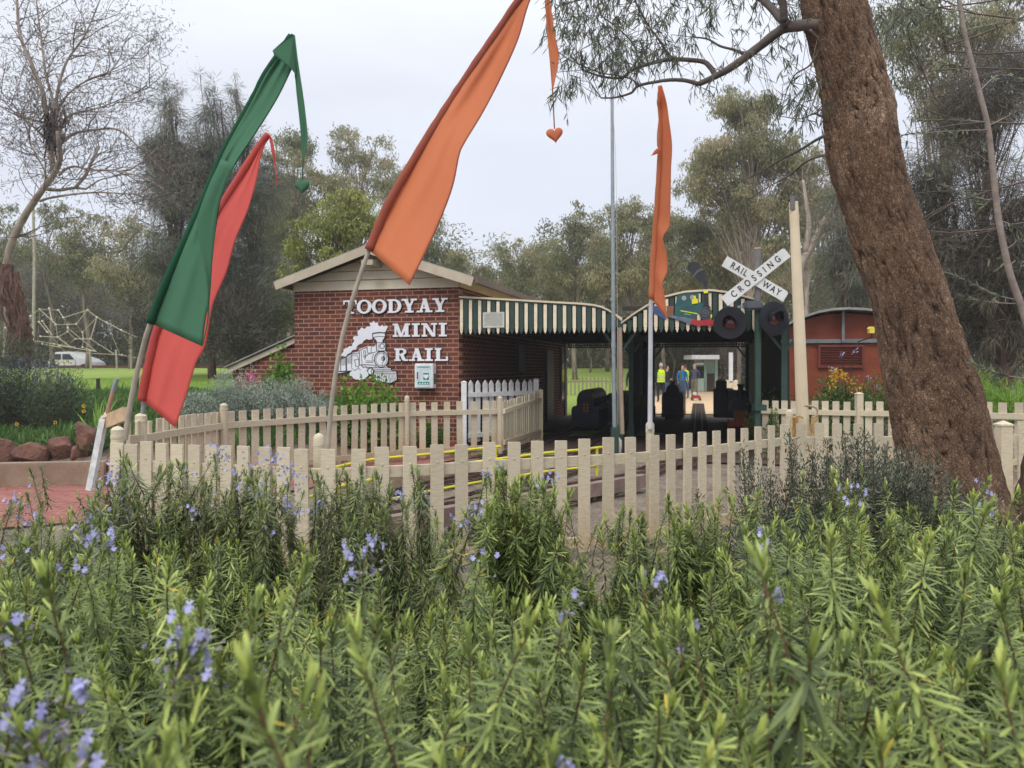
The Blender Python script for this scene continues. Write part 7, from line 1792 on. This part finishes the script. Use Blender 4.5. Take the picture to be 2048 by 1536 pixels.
# big blue-grey rosemary/lavender bush at far left
b_ = bush('lavender_bush', 'big dark bush with dusty blue flower tips at the left edge', bz(20, 12.6), (1.12, .8, 1.16), 15000, .06, .009, DKS, 51, lumps=26, twigs=200, prof='strip', tint=(.1, .6))
gg = np.random.default_rng(52); c = np.array(bz(20, 12.6)) + np.array([0, 0, .6]); k = 900; u = rdir(k, gg); u[:, 2] = np.abs(u[:, 2]) * .9 + .1; P_ = c + unit(u) * np.array([1.0, .72, .62]) * gg.uniform(.85, 1.08, (k, 1))
link('flower', np_mesh('flower', *diamonds(P_, u + gg.normal(size=(k, 3)) * .4, rdir(k, gg), .05, .022, gg.random(k))), leafmat('dusty_blue_petal', [(0, G(104, 112, 140)), (1, G(148, 152, 184))], trans=.2), b_)
bush('lavender_bush', 'loose olive-green sprays leaning right from the big left bush', bz(118, 12.3), (.62, .5, .86), 3600, .06, .009, DKS, 53, lumps=16, twigs=80, prof='strip', tint=(.3, .8))
# silvery cotton lavender along the brick wall
for i, (px, Y, rx, rz, lb) in enumerate([(412, 12.8, .55, .62, 'silvery lavender mound behind the post nearest the red flag'), (470, 12.9, .55, .92, 'tall silvery lavender mound at the lean-to corner'), (535, 13.3, .55, .75, 'silvery lavender mound below the pink flower'), (592, 13.6, .5, .78, 'silvery lavender mound against the brick corner'), (634, 13.9, .45, .66, 'last silvery lavender mound beside the orange flag pole')]):
    bush('silvery_shrub', lb, bz(px, Y), (rx, .45, rz * .78), 5200, .045, .010, LAV, 60 + i, lumps=18, twigs=70, prof='strip', group='silvery lavender mounds', tint=(.2, .95))
bush('geranium', 'yellow-green leafy geranium with pink flower head by the lean-to wall', bz(558, 14.3), (.42, .3, .84), 900, .08, .075, GER, 70, lumps=14, twigs=40)
bush('geranium', 'bright green geranium below the train emblem', bz(748, 13.9), (.52, .4, 1.18), 1900, .085, .08, GER, 71, lumps=20, twigs=50)
bush('geranium', 'small leafy geranium left of the one under the emblem', bz(690, 13.9), (.28, .3, 1.0), 700, .07, .065, GER, 72, lumps=10, twigs=30)
bush('geranium', 'low dark green plant behind the fence below the defibrillator cabinet', bz(850, 14.3), (.42, .25, .45), 900, .06, .05, GCV, 73, lumps=10)
gp_ = [o for o in bpy.data.objects if o.get('label', '').startswith('yellow-green leafy geranium')][0]; c = np.array(at(500, 756, 13.7)); gg = np.random.default_rng(74)
link('flower_head', np_mesh('flower_head', *diamonds(c + gg.normal(size=(60, 3)) * .03, rdir(60, gg), rdir(60, gg), .05, .04, gg.random(60))), leafmat('pink_petal', [(0, G(206, 60, 130)), (1, G(232, 110, 170))]), gp_)
# bank ground cover
gg = np.random.default_rng(80); n = 60000; X = gg.uniform(-11.5, -3.3, n); Y = gg.uniform(10.85, 17.5, n)
Z = np.array([gz(x, y) for x, y in zip(X, Y)]); ok = Z > .3; X, Y, Z = X[ok], Y[ok], Z[ok]; n = len(X)
hh = np.array([max(0, .5 + mnoise.noise(Vector((x * 1.1, y * 1.1, 3)))) for x, y in zip(X, Y)])
B_ = np.stack([X, Y, Z + gg.random(n) * .22 * hh], 1)
w = link('ground_cover', np_mesh('ground_cover', *strips(B_, gg.normal(size=(n, 3)) * .5 + np.array([0, 0, 1.]), rdir(n, gg), gg.uniform(.08, .2, n), gg.uniform(.012, .022, n), np.clip(.2 + hh * .5 + gg.normal(size=n) * .18, 0, 1), bend=.35)), GCV); w['kind'] = 'stuff'; w['label'] = 'dense green ground cover on the garden bank'; w['category'] = 'ground cover'
# lawn grass blades near its front edge
n = 45000; X = gg.uniform(-17, -5, n); Y = 15.5 + 16 * gg.random(n) ** 1.6; Z = np.array([gz(x, y) for x, y in zip(X, Y)])
w = link('lawn_blades', np_mesh('lawn_blades', *strips(np.stack([X, Y, Z], 1), gg.normal(size=(n, 3)) * .35 + np.array([0, 0, 1.]), rdir(n, gg), gg.uniform(.05, .10, n), .012, np.clip(.5 + gg.normal(size=n) * .25, 0, 1), prof=(1, .8, .1), ts=(0, .5, 1), bend=.2)), GRS); w['kind'] = 'stuff'; w['label'] = 'short green grass blades on the left lawn'; w['category'] = 'grass'
# strappy clump, yellow daisies
def clump(name, label, base, n, Ln, W, leafm, seed, spread=.5, cat='plant'):
    gg = np.random.default_rng(seed); B_ = np.array(base) + gg.normal(size=(n, 3)) * .05 * np.array([1, 1, .2]); d = gg.normal(size=(n, 3)) * spread; d[:, 2] = np.abs(d[:, 2]) + 1
    o = link('leaf', np_mesh('leaf', *strips(B_, d, np.tile([0, -1, .3], (n, 1)) + gg.normal(size=(n, 3)) * .3, Ln * gg.uniform(.6, 1.1, n), W, np.clip(.6 + gg.normal(size=n) * .2, 0, 1), prof=(.6, 1, .8, .1), bend=.4)), leafm, thing(name, label, cat, base)); return o.parent
clump('strappy_plant', 'bright green strappy plant on the bank left of the leaning pipe', bz(200, 12.2), 34, .62, .03, GER, 90)
for i, (px, py, lb) in enumerate([(168, 812, 'upper of the two close yellow daisies on the bank'), (168, 822, 'lower of the two close yellow daisies on the bank'), (34, 848, 'yellow daisy above the rocks at far left'), (111, 845, 'small yellow daisy above the middle rock')]):
    c = np.array(at(px, py, 11.2)); gg = np.random.default_rng(95 + i); k = 22; a = gg.random(k) * 6.28
    t = thing('daisy', lb, 'flower', tuple(c - np.array([0, 0, .2])), group='yellow daisies on the bank')
    d = np.stack([np.cos(a), -.25 + 0 * a, np.sin(a)], 1); link('petal', np_mesh('petal', *diamonds(np.tile(c, (k, 1)), d, np.tile([0, -1., 0], (k, 1)), .034, .014, gg.random(k))), YEP, t)
    m = MB(); m.tube([tuple(c - np.array([0, 0, .22])), tuple(c)], .004, 5); m.tube([(c[0], c[1] - .012, c[2]), (c[0], c[1], c[2])], [.008, .012], 8); m.build('stem', GCV, t)
# right-hand garden: yellow flowering bush and green understory before the red shed
YB = bush('flowering_bush', 'green bush with a cluster of golden flowers against the red shed wall', bz(1690, 15.4), (.85, .5, 1.12), 5200, .06, .03, GCV, 101, lumps=22, twigs=90, tint=(.2, .8))
gg = np.random.default_rng(102)
def blob(px, py, s, k, Y=14.9): return np.array(at(px, py, Y)) + gg.normal(size=(k, 3)) * np.array([s, s * .6, s])
P_ = np.concatenate([blob(1672, 746, .05, 50), blob(1688, 750, .04, 34), blob(1668, 758, .04, 34), blob(1704, 762, .06, 14), blob(1715, 775, .09, 22), blob(1660, 772, .05, 16)]); k = len(P_)
link('flower', np_mesh('flower', *diamonds(P_, rdir(k, gg), rdir(k, gg), .055, .035, gg.random(k))), YEP, YB)
for px, py in ((1683, 710), (1708, 703), (1738, 757), (1752, 776), (1666, 738)):
    P_ = blob(px, py, .025, 14); link('blossom', np_mesh('blossom', *diamonds(P_, rdir(14, gg), rdir(14, gg), .05, .025, gg.random(14))), LIL, YB)
m = MB()
for px, py in ((1683, 710), (1708, 703), (1738, 757)): m.tube([at(1695, 800, 15.2), at(px, py, 14.95)], .008, 4)
m.build('flower_stalk', GCV, YB)
for i, (px, Y, rx, rz, lb) in enumerate([(1545, 15.0, .5, .85, 'rambling green plant beside the green signal post'), (1598, 15.1, .55, .7, 'low green plant behind the cream post'), (1640, 15.0, .5, .8, 'green plant left of the golden flowers'), (1760, 14.6, .5, .95, 'green plant between golden flowers and big trunk')]):
    bush('garden_plant', lb, bz(px, Y), (rx, .4, rz), 2000, .06, .028, GCV, 110 + i, lumps=14, twigs=50, group='garden plants before the red shed')
for i, (px, Y, rx, rz, lb) in enumerate([(1920, 15, 1.0, .7, 'grassy low bush right of the big trunk beyond the fence'), (2030, 14, 1.0, .6, 'grassy low bush at the right edge beyond the fence')]):
    bush('garden_plant', lb, bz(px, Y), (rx, .8, rz), 3500, .14, .012, GRS, 120 + i, lumps=16, prof='strip', group='grassy bushes beyond the right fence')
bush('vine', 'thin green creeper climbing the pale fence at the signal post', (at(1545, 0, 13.3)[0], 13.35, .02), (.16, .1, .95), 420, .05, .03, GCV, 125, lumps=8, cat='creeper')
# grey-green shrub in front of the trunk
for i, (px, Y, rx, rz, lb, k) in enumerate([(1600, 3.5, .36, 1.08, 'grey-green needle shrub standing before the rope and cream post', 5200), (1700, 3.6, .42, 1.04, 'grey-green needle shrub left of the trunk foot', 6500), (1790, 3.7, .38, 1.0, 'grey-green needle shrub right in front of the trunk foot', 6000), (1880, 3.6, .36, .96, 'low grey-green needle shrub covering the right side of the trunk foot', 5200), (1520, 3.3, .20, .98, 'narrow grey-green shrub left of the main shrub group', 1500)]):
    bush('needle_shrub', lb, (at(px, 0, Y)[0], Y, 0), (rx * .95, .34, rz * .84), k * 11, .018, .0052, WES, 130 + i, lumps=40, twigs=90, prof='strip', group='grey-green needle shrubs by the trunk', tint=(.15, .8))
# upright sprays of the same shrub
gg = np.random.default_rng(140); SPR = thing('needle_shrub', 'taller upright grey-green sprigs sticking up above the needle shrubs', 'shrub', (at(1700, 0, 3.5)[0], 3.5, .6)); B_, D_ = [], []; S = []
for px, py, y2 in [(1578, 870, 960), (1590, 895, 960), (1486, 895, 1000), (1495, 930, 1000), (1655, 880, 960), (1690, 868, 950), (1730, 860, 950), (1745, 880, 950), (1770, 895, 960), (1395, 985, 1060), (1810, 930, 1000), (1860, 925, 1000), (1900, 950, 1010), (1540, 935, 1000), (1625, 905, 960), (1715, 880, 960), (1920, 970, 1020), (1838, 945, 1000)]:
    Y = 3.5 + gg.normal() * .12; a, b = np.array(at(px + gg.normal() * 6, y2 + 30, Y)), np.array(at(px, py, Y)); S.append((tuple(a), tuple(b), .004, .0015)); k = 170
    f = gg.random(k); q = a + (b - a) * f[:, None]; B_.append(q + gg.normal(size=(k, 3)) * .012); D_.append(gg.normal(size=(k, 3)) * .8 + np.array([0, 0, .9]))
B_ = np.concatenate(B_); D_ = np.concatenate(D_); n = len(B_)
link('foliage', np_mesh('foliage', *strips(B_, D_, rdir(n, gg), gg.uniform(.016, .026, n), .0045, np.clip(.5 + gg.normal(size=n) * .22, 0, 1))), WES, SPR); seg_mesh('stem', S, TWIG, SPR)

# ------------------------------------------------------------------ rosemary hedge in the foreground
gH = np.random.default_rng(200)
def top_row(px):
    """picture row of the hedge's far edge, used only to give the hedge its real height there"""
    return float(np.interp(px, [-200, 0, 170, 260, 330, 520, 620, 760, 900, 1000, 1100, 1230, 1330, 1400, 1500, 1700, 2048, 2300], [1080, 1090, 1085, 1060, 1010, 1025, 1105, 1130, 1125, 1105, 1120, 1135, 1060, 1010, 1000, 990, 1000, 1000]))
BACK = 2.35
def hedge_h(x, y):
    px = 1024 + x / BACK * F; zb_ = CAMH - (top_row(px) - HOR) * BACK / F
    f = sm(.35, 2.0, y); z = 1.335 * (1 - f) + zb_ * f
    return z + .05 * mnoise.noise(Vector((x * 2.6, y * 2.6, 1.5))) + .03 * mnoise.noise(Vector((x * 7, y * 7, 4.5)))
SPG = []; y = .42
while y < BACK:
    half = .72 * y + .4; x = -half
    while x < half:
        xx, yy = x + gH.normal() * .018, y + gH.normal() * .018; z = hedge_h(xx, yy) + gH.normal() * .06 - .01
        SPG.append(((xx, yy, z), gH.uniform(.85, 1.15), abs(gH.normal()) * .09, gH.random() * 6.28, gH.normal() * .09 + .03))
        x += .080
    y += .088
# a second, lower layer fills the inside, tinted darker to imitate shade in the gaps
LOW = []; y = .35
while y < BACK - .05:
    half = .72 * y + .22; x = -half
    while x < half:
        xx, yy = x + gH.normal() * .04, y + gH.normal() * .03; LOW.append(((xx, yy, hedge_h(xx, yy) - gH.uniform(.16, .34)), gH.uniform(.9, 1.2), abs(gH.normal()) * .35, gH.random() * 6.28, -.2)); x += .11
    y += .11
FL = [((372, 1285), .78, 16, .016), ((395, 1300), .8, 12, .015), ((45, 1455), .62, 14, .015), ((75, 1480), .62, 10, .014), ((130, 1385), .66, 8, .010), ((725, 1115), 1.25, 22, .016), ((1303, 1160), 1.15, 9, .010), ((1548, 1180), 1.15, 6, .008), ((20, 1245), .85, 8, .012), ((1128, 1212), 1.0, 4, .014), ((1105, 1510), .6, 4, .008), ((1528, 1092), 1.5, 7, .012), ((1710, 998), 2.2, 14, .022), ((1965, 990), 2.2, 12, .02), ((1530, 1060), 1.7, 5, .012), ((968, 1115), 1.5, 7, .014), ((1380, 1245), 1.0, 3, .01), ((183, 1505), .6, 5, .009), ((690, 1095), 1.6, 6, .012), ((186, 1075), 1.5, 16, .020), ((210, 1085), 1.5, 10, .015), ((20, 1095), 1.6, 8, .018), ((105, 1135), 1.4, 6, .012), ((165, 1125), 1.4, 5, .010), ((1960, 1020), 2.1, 8, .015), ((512, 1300), .85, 2, .01), ((440, 1320), .8, 3, .012), ((1700, 1010), 2.1, 5, .012)]
FL = [(p, d * .93, k, s) for p, d, k, s in FL]
FP_ = [(at(p[0], p[1], d), k, s) for p, d, k, s in FL]
for (p, d, k, s) in FL:      # a sprig carries each flower head
    q = at(p[0], p[1] + 6, d); SPG.append((q, .9, .12, gH.random() * 6.28, .0))
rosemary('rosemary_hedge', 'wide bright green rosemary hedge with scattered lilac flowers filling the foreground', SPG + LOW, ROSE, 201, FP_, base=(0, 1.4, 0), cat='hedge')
# taller flowering rosemary bushes against the fence
def stand(px_list, seed, dt=.0):
    gg = np.random.default_rng(seed); out = []
    for (px, py, d, k) in px_list:
        k = max(1, int(k * .85 + .5))
        for i in range(k):
            q = at(px + gg.normal() * 8, py + abs(gg.normal()) * 16, d + gg.normal() * .06); out.append((q, gg.uniform(.75, 1.1), abs(gg.normal()) * .13, gg.random() * 6.28, dt))
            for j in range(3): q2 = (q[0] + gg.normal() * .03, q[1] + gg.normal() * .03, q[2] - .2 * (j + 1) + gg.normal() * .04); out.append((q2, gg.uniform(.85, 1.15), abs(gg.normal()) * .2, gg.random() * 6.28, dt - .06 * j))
    return out
def fl(lst): return [(at(x, y, d), k, s) for x, y, d, k, s in lst]
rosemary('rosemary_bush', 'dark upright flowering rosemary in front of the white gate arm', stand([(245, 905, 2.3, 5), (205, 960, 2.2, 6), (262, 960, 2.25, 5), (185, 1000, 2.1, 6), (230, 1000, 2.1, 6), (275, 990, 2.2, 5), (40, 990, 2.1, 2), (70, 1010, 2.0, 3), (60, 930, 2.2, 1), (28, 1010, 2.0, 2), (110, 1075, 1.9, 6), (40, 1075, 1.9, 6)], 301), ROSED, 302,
         fl([(226, 940, 2.25, 10, .014), (240, 965, 2.25, 10, .02), (215, 975, 2.2, 10, .02), (250, 1000, 2.2, 8, .02), (185, 1040, 2.05, 10, .02), (225, 1050, 2.05, 8, .02), (48, 998, 2.1, 10, .022), (60, 1030, 2.05, 12, .02), (28, 1005, 2.05, 8, .016), (76, 1045, 2.05, 6, .014), (255, 1030, 2.15, 8, .016), (170, 1080, 1.9, 8, .016), (200, 1020, 2.1, 8, .02)]), base=at(230, 1300, 2.2))
rosemary('rosemary_bush', 'row of upright rosemary sprays with lilac flowers before the left half of the picket fence', stand([(318, 930, 2.4, 3), (345, 925, 2.4, 5), (370, 925, 2.4, 4), (430, 915, 2.4, 4), (470, 935, 2.35, 5), (505, 940, 2.3, 5), (545, 945, 2.3, 5), (580, 960, 2.25, 4), (410, 960, 2.3, 4), (450, 985, 2.2, 5), (375, 1000, 2.2, 4), (520, 1010, 2.2, 5)], 311, .03), ROSED, 312,
         fl([(437, 905, 2.35, 16, .02), (424, 912, 2.35, 8, .015), (497, 945, 2.3, 18, .03), (478, 945, 2.3, 10, .02), (490, 975, 2.28, 16, .025), (535, 925, 2.3, 12, .02), (545, 925, 2.3, 10, .018), (575, 935, 2.25, 10, .015), (578, 965, 2.25, 12, .02), (372, 950, 2.35, 8, .014), (388, 1015, 2.2, 10, .012), (600, 1025, 2.2, 8, .014), (575, 1010, 2.25, 12, .015), (505, 980, 2.25, 10, .02), (420, 985, 2.3, 6, .02), (540, 1060, 2.1, 3, .012)]), base=at(450, 1300, 2.3))
rosemary('rosemary_bush', 'slim rosemary stems before the fence between its domed post and the white bud', stand([(640, 945, 2.5, 3), (655, 1000, 2.4, 2), (680, 930, 2.5, 3), (700, 945, 2.45, 3), (728, 935, 2.5, 3), (762, 945, 2.45, 4), (785, 970, 2.4, 4), (830, 940, 2.45, 3), (845, 985, 2.4, 4), (810, 1000, 2.35, 3), (735, 1005, 2.35, 5), (770, 1020, 2.3, 5), (700, 1020, 2.3, 3), (895, 1070, 2.2, 3)], 321, .0), ROSED, 322,
         fl([(650, 1007, 2.4, 10, .016), (800, 985, 2.4, 12, .014), (795, 992, 2.4, 5, .01), (850, 990, 2.4, 6, .01), (862, 1003, 2.4, 4, .01), (894, 1050, 2.25, 9, .014), (640, 1010, 2.4, 4, .01)]), base=at(740, 1300, 2.4))
rosemary('rosemary_bush', 'bushy green rosemary clump in front of the middle of the picket fence', stand([(975, 945, 2.0, 5), (1000, 935, 2.0, 6), (1030, 960, 1.95, 6), (1060, 955, 1.95, 6), (1090, 965, 2.0, 5), (1110, 990, 2.0, 5), (1140, 985, 2.0, 3), (985, 1000, 1.9, 6), (1040, 1010, 1.9, 6), (1100, 1030, 1.9, 5)], 331, .02), ROSE, 332,
         fl([(978, 942, 2.0, 7, .012), (1000, 932, 2.0, 6, .01), (1098, 952, 1.98, 12, .014), (950, 1020, 1.95, 10, .013), (938, 1048, 1.95, 8, .012), (948, 1035, 1.95, 4, .01)]), base=at(1050, 1300, 2.0))
rosemary('rosemary_bush', 'upright leafy rosemary stems in front of the socket post of the narrow orange flag', stand([(1190, 1050, 2.1, 3), (1255, 1010, 2.1, 3), (1290, 1030, 2.1, 3), (1335, 990, 2.0, 5), (1365, 1000, 2.0, 4), (1400, 1010, 2.0, 4), (1440, 1000, 2.0, 4), (1270, 1060, 2.0, 4), (1350, 1040, 1.95, 5)], 341, .0), ROSE, 342, [], base=at(1320, 1300, 2.0))
# soil under the hedge
o = grid_sheet('garden_soil', [x * .25 for x in range(-14, 15)], [-1.0 + y * .25 for y in range(0, 21)], lambda x, y: .02 + .03 * mnoise.noise(Vector((x * 2, y * 2, 0))), mat('dark_soil', G(86, 68, 54), .95, G(54, 42, 34), 8, .8, 40))
# low plants between hedge and fence
for i, (px, Y, lb) in enumerate([(1165, 3.4, 'strappy green tuft at the hedge foot near the middle'), (1330, 3.2, 'broad strappy tuft below the narrow orange flag post'), (1215, 3.8, 'small tuft with yellow flower between hedge and fence')]):
    clump('strappy_plant', lb, (at(px, 0, Y)[0], Y, .03), 60, .5, .022, GCV, 150 + i)

# fallen leaves on the paving and gravel
gg = np.random.default_rng(500); n = 9000; X = gg.uniform(-8, 9, n); Y = gg.uniform(2.6, 15, n); ok = np.array([gz(x, y) for x, y in zip(X, Y)]) < .01; X, Y = X[ok], Y[ok]; n = len(X)
w = link('leaf_litter', np_mesh('leaf_litter', *strips(np.stack([X, Y, np.full(n, .022) + gg.random(n) * .01], 1), np.stack([gg.normal(size=n), gg.normal(size=n), np.zeros(n)], 1), np.tile([0, 0, 1.], (n, 1)) + gg.normal(size=(n, 3)) * .15, gg.uniform(.03, .09, n), gg.uniform(.008, .016, n), gg.random(n), bend=-.2)), leafmat('dry_leaf', [(0, G(92, 66, 46)), (.5, G(140, 108, 76)), (1, G(176, 150, 116))], trans=.05, rough=.8)); w['kind'] = 'stuff'; w['label'] = 'dry fallen gum leaves scattered over paving and gravel'; w['category'] = 'leaf litter'
# ------------------------------------------------------------------ added haze volume, lifts the dark tones of distant trees
hz = bpy.data.materials.new('added_haze'); hz.use_nodes = True; t = hz.node_tree; t.nodes.clear()
pv = t.nodes.new('ShaderNodeVolumePrincipled'); pv.inputs['Color'].default_value = (.9, .92, .95, 1); pv.inputs['Density'].default_value = .0013; pv.inputs['Anisotropy'].default_value = .2
ho = t.nodes.new('ShaderNodeOutputMaterial'); t.links.new(pv.outputs[0], ho.inputs['Volume'])
m = MB(); m.box((0, 20, 13), (260, 200, 30)); o = m.build('haze', hz); o['kind'] = 'stuff'
